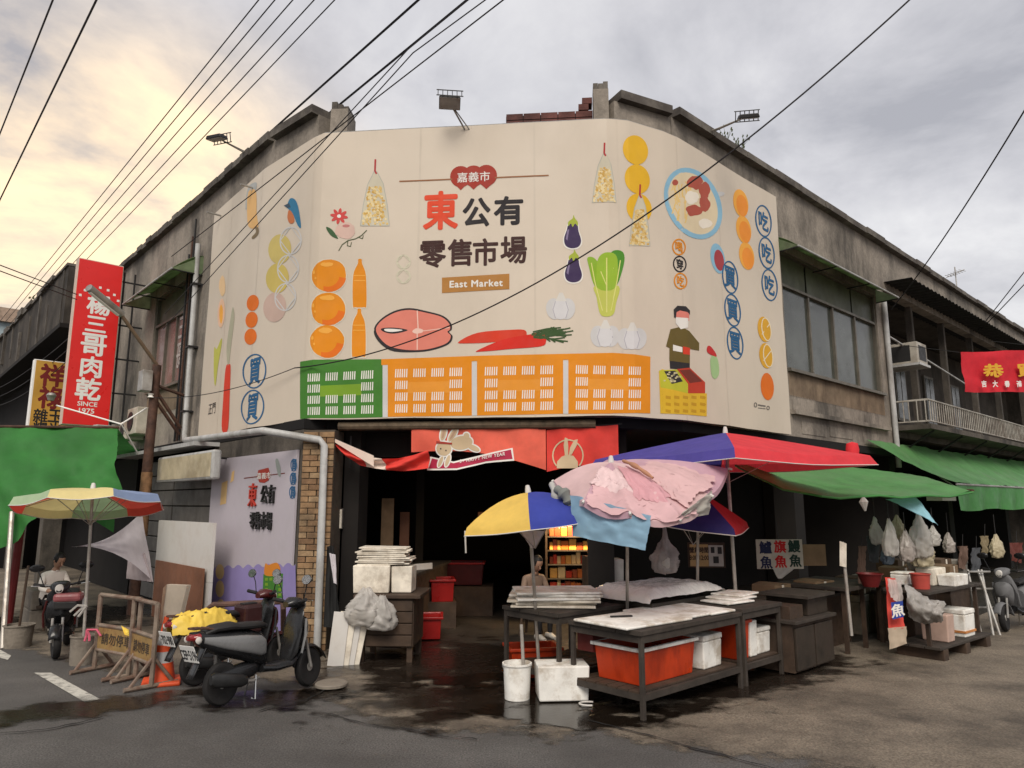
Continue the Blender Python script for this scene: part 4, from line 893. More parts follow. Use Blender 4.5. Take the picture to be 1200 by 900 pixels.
def mtext(s, u, v, size, m, bold=.03, off=.046, sx=1):
    a, z = FL.hit(u, v, off); return letters('mural_lettering', s, on_frame(FL, a, z, off), size, m, ml, bold, sx)
mtext('嘉義市', 309, 557.5, .085, cWht, .01, .0475, 1.6)
def letter3d(s, u, v, size, m, sx=1):           # raised lettering
    a, z = FL.hit(u, v, .06); vs, fs = text2d(s, size); V = []; Fs = []
    for k, d in enumerate((.05, .064)):
        for dx in (-.006, .006):
            o = len(V); V += [tuple(FL.p(a + (x + dx) * sx, z + y, d + dx * .05)) for x, y in vs]; Fs += [tuple(o + i for i in f) for f in fs]
    me = bpy.data.meshes.new('mural_lettering'); me.from_pydata(V, [], Fs); me.materials.append(m); fin(bpy.data.objects.new('mural_lettering', me), ml, solid=.008)
letter3d('東', 295.5, 580, .31, mat('red_letter', (.45, .04, .025), rough=.5, var=.05), .8)
letter3d('公有', 313.5, 579, .24, m_black, .85); letter3d('零售市場', 305, 610, .23, m_black, .70)
for k in range(3): mdec('stamp_print', ring(344.5 - k * .8, 545 + k * 16, 3.8, 7.5, 1, 0, 18), cBlu, .044); mtext('買', 344.5 - k * .8, 545 + k * 16, .14, cBlu, .02, .046, .9)

# sign box over the shutters, boards leaning on them
sb = thing('box_sign', 'blank yellowed light box sign with rounded corners over the grey shutters', 'sign', FL.p(-3, 2.1, .3))
a0, z0 = FL.hit(183, 563, .35); a1, z1 = FL.hit(249, 538, .35); z0, z1 = 2.02, 2.46
q = MB(); q.fbox(FL, a0, a1, z0 + .02, z1, .22, .35); q.build('case', m_pvc, sb, bevel=.03)
q = MB(); q.fbox(FL, a0 + .05, a1 - .05, z0 + .06, z1 - .04, .3505, .356); q.build('face', mat('yellowed_acrylic', (.47, .40, .27), rough=.5, var=.2, scale=3, dirt=(.20, .15, .08), damt=.6), sb)
for a in (a0 + .3, a1 - .3): q = MB(); q.tube([FL.p(a, z1 - .1, .22), FL.p(a, z1 - .1, -.1)], .015, 6); q.build('bracket', m_black, sb)
wb = thing('whiteboard_panel', 'large white panel leaning on the grey shutters behind brown plywood', 'panel', FL.p(-3, 0, .4))
a0, z0 = FL.hit(173, 700, .5); a1, z1 = FL.hit(246, 613, .45)
q = MB(); q.fbox(FL, a0 - .1, a1, .02, .66, .36, .40); q.build('lower_sheet', m_white, wb); q = MB(); q.fbox(FL, a0 - .1, a1, .665, z1, .36, .40); q.build('upper_sheet', m_white, wb)
pw = MB(); a0, _ = FL.hit(176, 700, .5); a1, zt = FL.hit(235, 665, .5); pw.fbox(FL, a0, a1, .01, zt - .02, .44, .465); tag(pw.build('plywood_sheet', m_ply, None), 'brown plywood sheet leaning against the large white panel', 'plywood')

# projecting red sign
FS = Frame(FL.p(-6.1, 0, 0), FL.n * -1)         # plane square to the wall; a<0 is out over the street
aL, _ = FS.hit(82, 400); aR, _ = FS.hit(137, 400); _, zB = FS.hit(100, 499); _, zT = FS.hit(110, 305)
m_redsign = mat('red_sign_face', (.72, .022, .020), rough=.35, var=.06, scale=2, spec=.5)
rs = thing('red_shop_sign', 'tall bright red projecting sign with white lettering fixed over the left street', 'sign', FS.p((aL + aR) / 2, zB, 0))
q = MB(); q.fbox(FS, aL, aR, zB, zT, -.22, 0); q.build('case', mat('sign_case', (.55, .42, .34), rough=.5, var=.1), rs, bevel=.01)
q = MB(); q.fbox(FS, aL + .015, aR - .015, zB + .02, zT - .02, .001, .006); q.build('face', m_redsign, rs)
m_lw = mat('sign_white', (.80, .78, .74), rough=.5, var=.03)
def stext(F, par, s, u, v, size, m, bold=.05, sx=1, off=.009):
    a, z = F.hit(u, v, off); letters('sign_lettering', s, on_frame(F, a, z, off), size, m, par, bold, sx)
for ch, u, v, sz in (('楊', 116, 357, .40), ('三', 112.5, 380, .30), ('哥', 110, 404, .42), ('肉', 107, 430, .40), ('乾', 103.5, 456, .42)): stext(FS, rs, ch, u, v, sz, m_lw, .030, 1.0)
stext(FS, rs, 'SINCE', 102.5, 473.5, .085, m_lw, .03, 1.05); stext(FS, rs, '1975', 101.5, 481.5, .095, m_lw, .03, 1.1)
for k in range(7):
    a = R_(160 - k * 23); au, az = FS.hit(116, 356)
    letters('sign_lettering', '■', (lambda a_, au=au, az=az: lambda x, y, d=0: FS.p(au + .36 * math.cos(a_) + x, az + .33 * math.sin(a_) + y, .009 + d))(a), .045, m_lw, rs, .03)
fr = MB()
for zz in (zB + .1, zB + .7, zB + 1.4, zB + 2.1, zT - .3): fr.tube([FS.p(aR - .02, zz, -.1), FS.p(.02, zz, -.1)], .018, 6)
for a in (aR + .05, aR + .25): fr.tube([FS.p(a, zB - .1, -.1), FS.p(a, zT - .1, -.1)], .02, 6)
fr.build('support_frame', m_black, rs)
# yellow sign further back
FY = Frame(FL.p(-9.6, 0, .9), FL.n * -1)
yL, _ = FY.hit(36, 460); yR, _ = FY.hit(84, 460); _, yT = FY.hit(45, 421); _, yB = FY.hit(40, 515)
ys = thing('yellow_shop_sign', 'mustard yellow sign with dark red characters half hidden behind the red sign', 'sign', FY.p((yL + yR) / 2, yB, 0))
q = MB(); q.fbox(FY, yL, yR, yB, yT, -.2, 0); q.build('case', m_lw, ys, bevel=.01)
q = MB(); q.fbox(FY, yL + .04, yR - .02, yB + .02, yT - .02, .001, .006); q.build('face', mat('mustard_face', (.50, .27, .045), rough=.5, var=.15, scale=2), ys)
m_dr = mat('dark_red_letter', (.16, .012, .012), rough=.6, var=.1); 
stext(FY, ys, '祥', 62, 440, .50, m_dr, .035, .95); stext(FY, ys, '祿', 60, 466, .50, m_dr, .035, .95)
stext(FY, ys, '雜', 47.5, 487, .30, m_black, .022, .9); stext(FY, ys, '玉', 65, 487.5, .28, m_black, .03, .9); stext(FY, ys, '糧', 47, 502.5, .3, m_black, .022, .9); stext(FY, ys, '米', 64.5, 502.5, .28, m_black, .03, .9)
q = MB(); q.tube([FY.p(yR, yT - .3, -.1), FY.p(1.4, yT - .3, -.1)], .02, 6); q.tube([FY.p(yR, yB + .3, -.1), FY.p(1.4, yB + .3, -.1)], .02, 6); q.build('support_frame', m_black, ys)

# utility post with bracing, junction box and lamp arm
pa, _ = FL.hit(165, 600, .62); pb_ = FL.p(pa, 0, .62); zt = FL.hit(171, 432, .62)[1]
up_ = thing('utility_post', 'rusty brown steel post with bracing in front of the grey shutters', 'post', pb_)
q = MB(); q.tube([pb_, pb_ + Vector((.03, .02, zt * .5)), pb_ + Vector((.06, 0, zt))], [.085, .078, .07], 12); q.build('shaft', m_rust, up_, smooth=True)
q = MB(); q.tube([pb_ + Vector((.03, .02, 1.2)), pb_ + Vector((.035, .02, 1.75)), pb_ + Vector((.035, .02, 2.2))], [.088, .088, .084], 12); q.build('bare_timber_band', mat('bare_timber', (.22, .12, .06), rough=.8, var=.5, scale=9), up_, smooth=True)
top = pb_ + Vector((.06, 0, zt))
for z_, a2, z2 in ((3.62, -2.9, 3.5), (3.55, -2.95, 2.95), (3.4, -3.0, 2.85)):
    q = MB(); q.tube([Vector((top.x, top.y, z_)), FL.p(a2, z2, .1)], .03, 6); q.build('brace', m_rust, up_)
jb = MB(); jb.box(Vector((top.x - .12, top.y - .1, FL.hit(168, 452, .62)[1])), (.24, .16, .34), AL); jb.build('junction_box', m_galv, up_, bevel=.012)
q = MB(); q.lathe(top + Vector((-.02, -.08, -.55)), [(0, 0), (.05, 0), (.03, .03), (.05, .06), (0, .07)], 10); q.build('insulator', m_lw, up_)
lp = thing('street_lamp', 'slim fluorescent street lamp on a slanting arm above the rusty post', 'lamp', top)
A_ = top + Vector((.0, 0, .0)); Bp = E0 + ray(140, 366) * ((A_.y - .55) / ray(140, 366).y); Cp = E0 + ray(104, 337) * ((A_.y - 1.15) / ray(104, 337).y)
q = MB(); q.tube([A_, Bp], .03, 8); q.build('arm', mat('brown_arm', (.14, .095, .06), rough=.6), lp, smooth=True)
q = MB(); dv = (Cp - Bp).normalized(); q.tube([Bp - dv * .05, Cp], .06, 10); q.build('housing', m_galv, lp, smooth=True)
q = MB(); q.tube([Bp + dv * .02 + Vector((0, 0, -.05)), Cp - dv * .03 + Vector((0, 0, -.05))], .03, 8); q.build('tube', m_lw, lp, smooth=True)
# condensers on the wall ledge
for k, (u, v, w_, h_) in enumerate(((160, 494, .62, .5), (150, 505, .5, .36))):
    a, z = FL.hit(u, v, .25); ac = thing('condenser', ('large cream condenser unit behind the rusty post', 'small cream condenser unit beside the red sign frame')[k], 'condenser', FL.p(a, z, .25), group='condensers on the left wall')
    q = MB(); q.fbox(FL, a - w_ / 2, a + w_ / 2, z - h_ / 2, z + h_ / 2, .02, .34); q.build('case', mat('cream_metal', (.46, .42, .35), rough=.5, var=.15, dirt=(.2, .15, .1), damt=.5), ac, bevel=.015)
    q = MB(); q.lathe(FL.p(a - .05, z, .345), [(0, 0), (h_ * .36, 0), (h_ * .36, .01), (0, .01)], 20, Matrix.Rotation(AL, 4, 'Z') @ Matrix.Rotation(math.pi / 2, 4, 'X')); q.build('fan_grille', m_black, ac)
# camera box on a white arm
cc = thing('security_camera', 'grey box camera on thin white arms above the green tarpaulin', 'camera', FL.p(-5, 2.9, 1.2))
p0 = E0 + ray(142, 497) * (11.2 / ray(142, 497).y); p1 = E0 + ray(113, 508) * (10.9 / ray(113, 508).y)
q = MB(); dd = p1 - p0; q.box(p0.lerp(p1, .6), (dd.length * .9, .14, .13), math.atan2(dd.y, dd.x)); q.build('housing', m_galv, cc, bevel=.015)
for (u, v) in ((66, 475), (172, 478), (162, 532)):
    q = MB(); q.tube([p0, E0 + ray(u, v) * (11.6 / ray(u, v).y)], .012, 6); q.build('arm', m_lw, cc)
p2 = E0 + ray(60, 465) * (11.5 / ray(60, 465).y); q = MB(); q.lathe(p2, [(.0, .07), (.05, .06), (.075, .02), (.06, -.01), (.045, -.06), (0, -.07)], 14); q.build('dome', m_galv, cc, smooth=True)

# green tarpaulin stretched over the left stalls
tp = thing('green_tarpaulin', 'bright green tarpaulin hung above the stalls at the left edge', 'tarpaulin', G(60, 740))
m_tarp = mat('green_tarp', (.045, .19, .045), rough=.65, var=.18, scale=2, transl=.25, spec=.2, bump=.2, bscale=4, dirt=(.05, .15, .05), damt=.5, dscale=1.6)
D = lambda u, v, y: E0 + ray(u, v) * (y / ray(u, v).y)
ya = 9.6
def tf(u, v):                                   # long sheet, folded corner on the left
    t0 = D(-75 + 213 * u, 499 + 2 * u, ya + 1.1 * u); bot = D(-70 + 208 * u, [612, 632, 628, 612, 594, 578, 566, 560][min(7, int(u * 7.99))], ya - .9 + 1.2 * u)
    us = u * 7; i = min(6, int(us)); f = us - i; L_ = [652, 660, 646, 618, 600, 588, 578, 570]; vb = L_[i] * (1 - f) + L_[i + 1] * f
    bot = D(-70 + 208 * u, vb, ya - 1.0 + 1.4 * u); p = t0.lerp(bot, v); p.z += .10 * math.sin(math.pi * v) * (1 - u) - .05 * math.sin(math.pi * u) * v
    k = .10 * math.sin((u * 1.5 - v * .8) * 8) * v + .05 * math.sin((u - .25 * v) * 31) * v * v + .05 * fbm(u * 4, v * 3, 2); return p + Vector((0, -k, k * .3))
q = MB(); q.grid(tf, 46, 22); q.build('sheet', m_tarp, tp, smooth='all')
q = drape(quadfn(D(104, 560, 10.6), D(137, 556, 10.9), D(133, 624, 10.7), D(104, 606, 10.4)), 16, 16, 3, .03); q.build('hanging_corner', m_tarp, tp, smooth='all')
q = MB(); q.grid(lambda u, v: D(-75 + 213 * u, 500 + 2 * u, ya + 1.1 * u).lerp(FL.p(-7.6 + 2.6 * u if False else -9.5 + 4.2 * u, 2.70, .05), v) + Vector((0, 0, -.06 * math.sin(math.pi * v))), 12, 6); q.build('added_shade_sheet', m_tarp, tp, smooth='all')  # unseen sheet added to shade the ground and stalls below
q = MB(); q.tube([D(-80, 499, ya), D(140, 501, ya + 1.1)], .02, 6); q.build('top_pole', m_rust, tp)
q = MB(); q.tube([D(14, 600, 9.3), G(3, 760)], .03, 8); q.build('prop', m_pole, tp)
# red post at the left edge
rp = MB(); b_ = G(8, 742); rp.tube([b_, b_ + Vector((.03, .0, 1.7))], .05, 10); tag(rp.build('red_post', mat('red_post', (.14, .012, .012), rough=.6), None), 'dark red square post at the far left under the green tarpaulin', 'post')

# rainbow parasol with its cement foot
m_r = [cloth('par_red', (198, 78, 64)), cloth('par_blue', (136, 154, 188)), cloth('par_yel', (222, 206, 146)), cloth('par_grn', (164, 184, 150)), cloth('par_yel2', (212, 196, 136)), cloth('par_grn2', (148, 172, 132)), cloth('par_red2', (200, 72, 58)), cloth('par_blue2', (124, 146, 190))]
ub = G(95, 778)
umbrella('faded rainbow striped parasol standing beside the barriers under the green tarpaulin', (ub.x, ub.y, .28), D(109, 573, ub.y - .02), .73, .12, [m_r[2], m_r[1], m_r[0], m_r[0], m_r[5], m_r[4], m_r[6], m_r[3]], tilt=(R_(-8), R_(-5)), val=.09, rot0=R_(-90), group='street parasols')
cf = bucket('old cement filled paint bucket holding the rainbow parasol pole', (ub.x, ub.y, 0), .125, .30, m_cement, handle=False, fill=m_cement, r0=.9)
b2 = G(20, 758); bucket('grey cement bucket with a thin stick at the left edge', (b2.x, b2.y, .0), .16, .26, m_cement, handle=False, fill=m_cement, r0=.9)
q = MB(); q.tube([(b2.x, b2.y, .24), (b2.x + .03, b2.y, .95)], .015, 6); tag(q.build('stick', m_wood, None), 'thin brown stick standing in the grey cement bucket', 'stick')
# grey rag tied between parasol and post
rg = thing('grey_rag', 'pale grey cloth tied between the parasol pole and the rusty post', 'cloth', G(130, 760))
def rf(u, v):
    a = D(84, 641, 8.3).lerp(D(166, 600, 10.6), u); b = D(84, 645, 8.3).lerp(D(180, 682, 10.2), u ** 1.0); m1 = D(128, 634, 9.4); p = a.lerp(b, v * (u ** 1.3)); p = p + (Vector((0, 0, -.12)) * math.sin(math.pi * u)); k = .05 * math.sin(v * 9 + u * 5) * u + .03 * fbm(u * 5, v * 4, 6); return p + Vector((k * .4, -k, 0))
q = MB(); q.grid(rf, 26, 16); q.build('cloth', cloth('grey', (196, 190, 194), .3), rg, smooth='all')
q = drape(quadfn(D(150, 650, 10.3), D(170, 648, 10.2), D(178, 682, 10.1), D(148, 678, 10.2)), 10, 10, 5, .03); q.build('loose_end', cloth('grey2', (150, 140, 142), .3), rg, smooth='all')

# barriers
m_bar = mat('faded_barrier_pipe', (.20, .155, .12), rough=.6, var=.3, scale=8, dirt=(.12, .05, .03), damt=.7, dscale=7)
m_brd = mat('rusty_yellow_board', (.30, .19, .07), rough=.7, var=.3, scale=5, dirt=(.12, .045, .018), damt=.9, dscale=5)
def barrier(label, A, B, h=.78, txt='請勿停車'):
    A, B = Vector((A.x, A.y, 0)), Vector((B.x, B.y, 0)); t = thing('barrier', label, 'barrier', A.lerp(B, .5), group='street barriers'); d = (B - A).normalized(); n_ = Vector((d.y, -d.x, 0)); ln = (B - A).length
    up = lambda p, z: p + Vector((0, 0, z))
    for P in (A, B):
        q = MB(); q.tube([up(P, .03), up(P, h)], .024, 8); q.build('post', m_bar, t, smooth=True)
        q = MB(); q.tube([up(P - n_ * .24, .025), up(P + n_ * .24, .025)], .022, 8); q.tube([up(P - n_ * .19, .04), up(P, .28)], .017, 6); q.tube([up(P + n_ * .19, .04), up(P, .28)], .017, 6); q.build('foot', m_bar, t, smooth=True)
    for z in (h, h * .6, h * .28):
        q = MB(); q.tube([up(A, z), up(B, z)], .02, 8); q.build('rail', m_bar, t, smooth=True)
    F_ = Frame(A, d); z0, z1 = h * .30, h * .575
    q = MB(); q.fbox(F_, .03, ln - .03, z0, z1, -.008, .008); q.build('board', m_brd, t)
    letters('board_lettering', txt, lambda x, y, dd=0: F_.p(ln / 2 + x, (z0 + z1) / 2 + y, .0115 + dd), .11, mat('faded_black', (.05, .035, .025), rough=.8), t, .018, (ln - .14) / .52)
    return t
barrier('faded street barrier with a rusty yellow board beside the parasol foot', G(110, 786), G(158, 796), .76)
barrier('faded street barrier with a rusty yellow board beside the traffic cone', G(150, 795), G(177, 807), .76)
lb = thing('leaning_board', 'pale plywood offcut tied upright on the barrier above the traffic cone', 'board', G(195, 803))
q = MB(); P = [D(189, 731, 7.15), D(209, 729, 7.25), D(219, 686, 7.3), D(195, 685, 7.15)]; v2 = [p + Vector((.02, .05, 0)) for p in P]; q.hexa(P + v2); q.build('sheet', mat('pale_ply', (.42, .36, .29), rough=.7, var=.15), lb)
q = MB(); q.hexa([D(187, 731, 7.12), D(189, 731, 7.14), D(195, 685, 7.14), D(191, 689, 7.1)] + [p + Vector((-.01, .05, 0)) for p in (D(187, 731, 7.12), D(189, 731, 7.14), D(195, 685, 7.14), D(191, 689, 7.1))]); q.build('edge_strip', mat('raw_ply', (.40, .27, .19), rough=.7), lb)
q = MB(); q.box(D(195, 738, 7.16), (.05, .05, .12)); q.build('clamp', m_bar, lb)
# traffic cone
cn = thing('traffic_cone', 'orange traffic cone with grey reflective bands behind the barrier', 'cone', G(189, 801))
cp = G(189, 801); m_cone = mat('cone_orange', (.66, .085, .025), rough=.5, var=.12)
q = MB(); q.box(cp + Vector((0, 0, .02)), (.34, .34, .04), .4); q.build('base', m_cone, cn, bevel=.015)
R0c = lambda z: .125 - .105 * (z / .62)
for z0, z1, m in ((.04, .2, m_cone), (.2, .3, None), (.3, .36, m_cone), (.36, .46, None), (.46, .62, m_cone)):
    q = MB(); q.lathe(cp, [(R0c(z0), z0), (R0c(z1), z1)] + ([(0, z1)] if z1 > .6 else []), 24); q.build('shell' if m else 'reflective_band', m or mat('reflective_grey', (.42, .42, .42), rough=.35), cn, smooth=True)
# plastic ribbon and note on the barrier
rb = thing('note_sheet', 'small bright yellow paper folded over the barrier rail', 'paper', D(147, 735, 7.3))
q = drape(quadfn(D(142, 733, 7.25), D(151, 738, 7.25), D(151, 745, 7.22), D(146, 744, 7.22)), 6, 6, 3, .01); q.build('sheet', mat('yellow_paper', (.70, .50, .08), rough=.6), rb)
rb2 = thing('tied_ribbon', 'pink and white plastic ribbon knotted round the parasol pole', 'ribbon', D(98, 735, 7.6))
for k in range(7):
    a = rnd.uniform(0, 6.28); c0 = D(102, 710 + (28 if k > 3 else 0), 7.6); q = MB(); q.tube([c0, c0 + Vector((.1 * math.cos(a), 0, .06 * math.sin(a))), c0 + Vector((.16 * math.cos(a), -.02, .05 * math.sin(a) - .06))], .012, 5); q.build('strip', m_bag if k < 4 else cloth('pinkrib', (190, 90, 110), .2), rb2)
# ================================================================== CORNER ENTRANCE
def swag(label, pts, wd, m, name='swag', cat='bunting'):
    pass
# new-year banners hung under the billboard
m_bred = cloth('banner_red', (214, 92, 74), .25, k=1.5); m_bred2 = cloth('banner_red2', (198, 60, 52), .25, k=1.4)
FN = Frame(FC.p(0, 0, .10), FC.d)
def banner(label, quad, m, sagb, seed):
    t = thing('hanging_banner', label, 'banner', FN.h3(*quad[3]), group='new year banners')
    C = [FN.hit(*p) for p in quad]
    def fn(u, v):
        a = C[0][0] + (C[1][0] - C[0][0]) * u; zt = C[0][1] + (C[1][1] - C[0][1]) * u; zb = C[3][1] + (C[2][1] - C[3][1]) * u + sagb * math.sin(math.pi * u)
        return FN.p(a, zt + (zb - zt) * v, off(u, v))
    off = lambda u, v: .02 + .025 * math.sin(u * 7 + seed + v * 2) * v + .012 * math.sin(u * 16 - v * 3 + seed)
    q = MB(); q.grid(fn, 60, 24); q.build('cloth', m, t, smooth='all')
    q = MB(); q.tube([FN.p(C[0][0] - .1, C[0][1] + .01, .02), FN.p(C[1][0] + .05, C[1][1] + .01, .02)], .006, 5); q.build('cord', m_black, t)
    def at(u, v): return (lambda P: FN.hit(*P))((u, v))
    def dec(name, P, mm, lay):
        Q = [FN.hit(*p) for p in P]
        def uv(a, z):
            u = max(0, min(1, (a - C[0][0]) / (C[1][0] - C[0][0]))); zt = C[0][1] + (C[1][1] - C[0][1]) * u; zb = C[3][1] + (C[2][1] - C[3][1]) * u + sagb * math.sin(math.pi * u); return off(u, (zt - z) / (zt - zb))
        bm = bmesh.new(); vs = [bm.verts.new((a, z, 0)) for a, z in Q]
        for tr in tessellate_polygon([[Vector((a, z, 0)) for a, z in Q]]):
            try: bm.faces.new([vs[i] for i in tr])
            except ValueError: pass
        for s in [C[0][0] + (C[1][0] - C[0][0]) * k / 60 for k in range(1, 60)]: bmesh.ops.bisect_plane(bm, geom=bm.verts[:] + bm.edges[:] + bm.faces[:], plane_co=(s, 0, 0), plane_no=(1, 0, 0))
        for z in [2.0 + .03 * k for k in range(30)]: bmesh.ops.bisect_plane(bm, geom=bm.verts[:] + bm.edges[:] + bm.faces[:], plane_co=(0, z, 0), plane_no=(0, 1, 0))
        for v in bm.verts: v.co = FN.p(v.co.x, v.co.y, uv(v.co.x, v.co.y) + .006 + lay * .0035)
        me = bpy.data.meshes.new(name); bm.to_mesh(me); bm.free(); me.materials.append(mm); return fin(bpy.data.objects.new(name, me), t)
    def txt(s, u, v, size, mm, lay, shear=0, rise=0):
        a, z = FN.hit(u, v)
        def f(x, y, d=0):
            aa, zz = a + x, z + y + x * rise; uu = max(0, min(1, (aa - C[0][0]) / (C[1][0] - C[0][0]))); zt = C[0][1] + (C[1][1] - C[0][1]) * uu; zb = C[3][1] + (C[2][1] - C[3][1]) * uu + sagb * math.sin(math.pi * uu); return FN.p(aa, zz, off(uu, (zt - zz) / (zt - zb)) + .006 + lay * .0035 + d)
        letters('banner_lettering', s, f, size, mm, t, .02, .88, 1.12)
    return t, dec, txt
t, dec, txt = banner('wide orange red new year banner printed with a leaping rabbit and ribbon', [(483, 499), (639.5, 495), (639.5, 551), (483, 530)], m_bred, .10, 1)
cRab, cRib = paint(206, 182, 148), paint(176, 40, 72)
dec('ribbon_print', [(502, 534), (530, 540), (565, 533), (600, 523), (622, 526.5), (601, 524 + 0), (598, 541 + 0), (570, 544), (535, 552), (500, 551)] if False else [(500, 551), (504, 535), (532, 541), (566, 533), (601, 525), (603, 540), (570, 543), (536, 551)], cWht, .2)
dec('ribbon_print', [(502, 549), (506, 537), (532, 543), (566, 535), (599, 527), (601, 538), (570, 541), (536, 549)], cRib, 1)
txt('3+ HAPPY NEW YEAR', 566, 536.5, .042, cWht, 6, 0, .16)
for grow, mm, l0 in ((1.6, cWht, 1.2), (0, cRab, 2.2)):
    for k, P in enumerate((ell(541, 519, 13 + grow, 8 + grow, -8), ell(520.5, 526, 8.5 + grow, 8.2 + grow, 0), ell(520, 508, 3 + grow, 8.5 + grow, 12), ell(531, 509.5, 3 + grow, 9 + grow, 32), ell(547, 511, 3.4 + grow, 3.4 + grow), ell(555, 525, 8 + grow, 3 + grow, 24), ell(525, 540, 2.2 + grow, 7 + grow, 18), ell(516.5, 541, 2.0 + grow, 6.5 + grow, 24))): dec('rabbit_print', P, mm, l0 + .1 * k)
for P in (ell(520, 508, 1.3, 6, 12), ell(531, 509.5, 1.3, 6.5, 32)): dec('rabbit_print', P, paint(186, 150, 126), 3.4)
dec('rabbit_print', [(512, 517), (530, 519), (530, 521), (512, 520)], cRedD, 3.6); dec('rabbit_print', [ell(517, 526, .8, 1, 0, 8)] [0], cDk, 3.8); dec('rabbit_print', ell(523, 528, .8, 1, 0, 8), cDk, 3.8)
t, dec, txt = banner('smaller red banner printed with a sitting rabbit in a ring', [(640.5, 504), (724, 498), (724, 546), (640.5, 553)], m_bred2, .04, 4)
for P in ring(665.5, 534, 18.5, 19, 1.6, 0, 26)[13:26] + ring(665.5, 534, 18.5, 19, 1.6, 0, 26)[0:3] + ring(665.5, 534, 18.5, 19, 1.6, 0, 26)[10:13]: dec('ring_print', P, cRab, .5)
dec('rabbit_print', [(652.5, 549), (653, 541), (658, 535.5), (664, 533), (672, 534.5), (677, 541), (677.5, 549)], cRab, 1); dec('rabbit_print', [(662, 534), (660.5, 522), (662, 513), (665, 514), (666, 524), (666, 534)], cRab, 1.2); dec('rabbit_print', [(666.5, 534), (668, 525), (673, 516), (677, 515), (676, 522), (670, 533)], cRab, 1.3)
# red and white swag at the left of the entrance
sw = thing('festive_swag', 'drooping red and white cloth swag hung left of the rabbit banner', 'bunting', FN.h3(430, 545))
pts = [(391, 515), (404, 522), (420, 529), (436, 536), (450, 538), (466, 537), (484, 533), (503, 528)]; bot = [(393, 520), (405, 534), (420, 545), (440, 549), (455, 551), (470, 552), (486, 551), (503, 549)]
def swf(i0, i1, m, s, nm):
    def fn(u, v):
        x = i0 + (i1 - i0) * u; i = min(len(pts) - 2, int(x)); f = x - i; a = [pts[i][k] * (1 - f) + pts[i + 1][k] * f for k in (0, 1)]; b = [bot[i][k] * (1 - f) + bot[i + 1][k] * f for k in (0, 1)]
        p = FN.h3(a[0] * (1 - v) + b[0] * v, a[1] * (1 - v) + b[1] * v, .1); return p + FN.n * (.05 * math.sin(v * 7 + x * 2) + .02 * fbm(x, v * 3, s))
    q = MB(); q.grid(fn, 16, 10); q.build(nm, m, sw, smooth='all')
swf(0, 2.4, m_bred2, 1, 'red_cloth'); swf(2.4, 3.9, cloth('swag_white', (222, 204, 190), .3), 2, 'white_cloth'); swf(3.9, 7, m_bred2, 3, 'red_cloth')
q = MB(); q.grid(lambda u, v: FN.h3(392 + 46 * u, 514 + 20 * u + (4 + 9 * u) * v, .16), 10, 4); q.build('white_border', cloth('swag_white', (222, 204, 190), .3), sw, smooth='all')
# meter boxes on the inner side of the column
for k, (u0, u1, v0, v1, off, lab) in enumerate(((386, 402, 596, 620, -.05, 'grey meter box on the edge of the brick column'), (386.5, 394, 558, 570, -.05, 'small pale switch box high on the edge of the brick column'))):
    a0, z0 = FC.hit(u0, v1, off); a1, z1 = FC.hit(u1, v0, off); mbx = thing('meter_box', lab, 'meter box', FC.p(a0, z0, off), group='boxes on the column')
    q = MB(); q.fbox(FC, a0, a1, z0, z1, off - .16, off); q.build('case', m_tbl if k == 0 else m_white, mbx, bevel=.008)
    q = MB(); q.fbox(FC, a0 + (a1 - a0) * .6, a1 - .01, z0 + .01, z1 - .01, off + .001, off + .012); q.build('cover', m_card, mbx)
pipe('conduit', [FC.p(.62, 2.55, .0), FC.p(.62, 2.15, 0)], .012, m_black, mk, 6)
# inner column behind the meter box
q = MB(); q.fbox(FC, .52, .72, 0, 2.62, -.5, -.1); q.build('column', m_dark, mk)

# pile by the entrance: cabinet, foam boxes, boards, bag, coat
cb0 = G(432, 778)
cab = thing('wooden_cabinet', 'low dark wooden cabinet carrying foam boxes at the entrance', 'cabinet', (cb0.x, cb0.y, 0), -.05)
q = MB(); q.box((.16, .35, .42), (.62, .62, .5)); local(cab, q, 'carcass', m_wood)
for k in range(4): q = MB(); q.box((.16, .025, .235 + k * .122), (.60, .03, .112)); local(cab, q, 'board', m_wood, bevel=.006)
q = MB(); q.box((.18, .34, .70), (.74, .72, .04)); local(cab, q, 'top', m_wood, bevel=.006)
for x in (-.1, .43):
    for y in (.08, .6): q = MB(); q.box((x, y, .09), (.06, .06, .18)); local(cab, q, 'leg', m_wood)
def cw(x, y, z): return (cb0.x + x, cb0.y + y, z)
foam_box('cream lidless foam box at the front of the entrance pile', cw(-.02, .22, .725), (.42, .3, .30), .02, lid=False, m=m_card)
foam_box('cream foam box beside the front box of the entrance pile', cw(.32, .26, .725), (.24, .3, .29), -.05, lid=False, m=m_card)
for k in range(9):
    q = MB(); q.box((0, 0, 0), (.58 + rnd.uniform(-.05, .05), .34, .016)); o = q.build('foam_sheet', m_card, None, bevel=.004); o.location = cw(.10 + rnd.uniform(-.03, .03), .26, 1.036 + k * .0215); o.rotation_euler = (rnd.uniform(-.012, .012), rnd.uniform(-.02, .02), rnd.uniform(-.08, .08))
    tag(o, ('lowest', 'second', 'third', 'fourth', 'fifth', 'sixth', 'seventh', 'eighth', 'topmost')[k] + ' flat foam sheet from below in the stack at the entrance', 'sheet', 'foam sheets stacked on the entrance pile')
bg_ = thing('plastic_bag', 'crumpled clear plastic bag hanging from the foam boxes by the entrance', 'bag', cw(0, 0, .45))
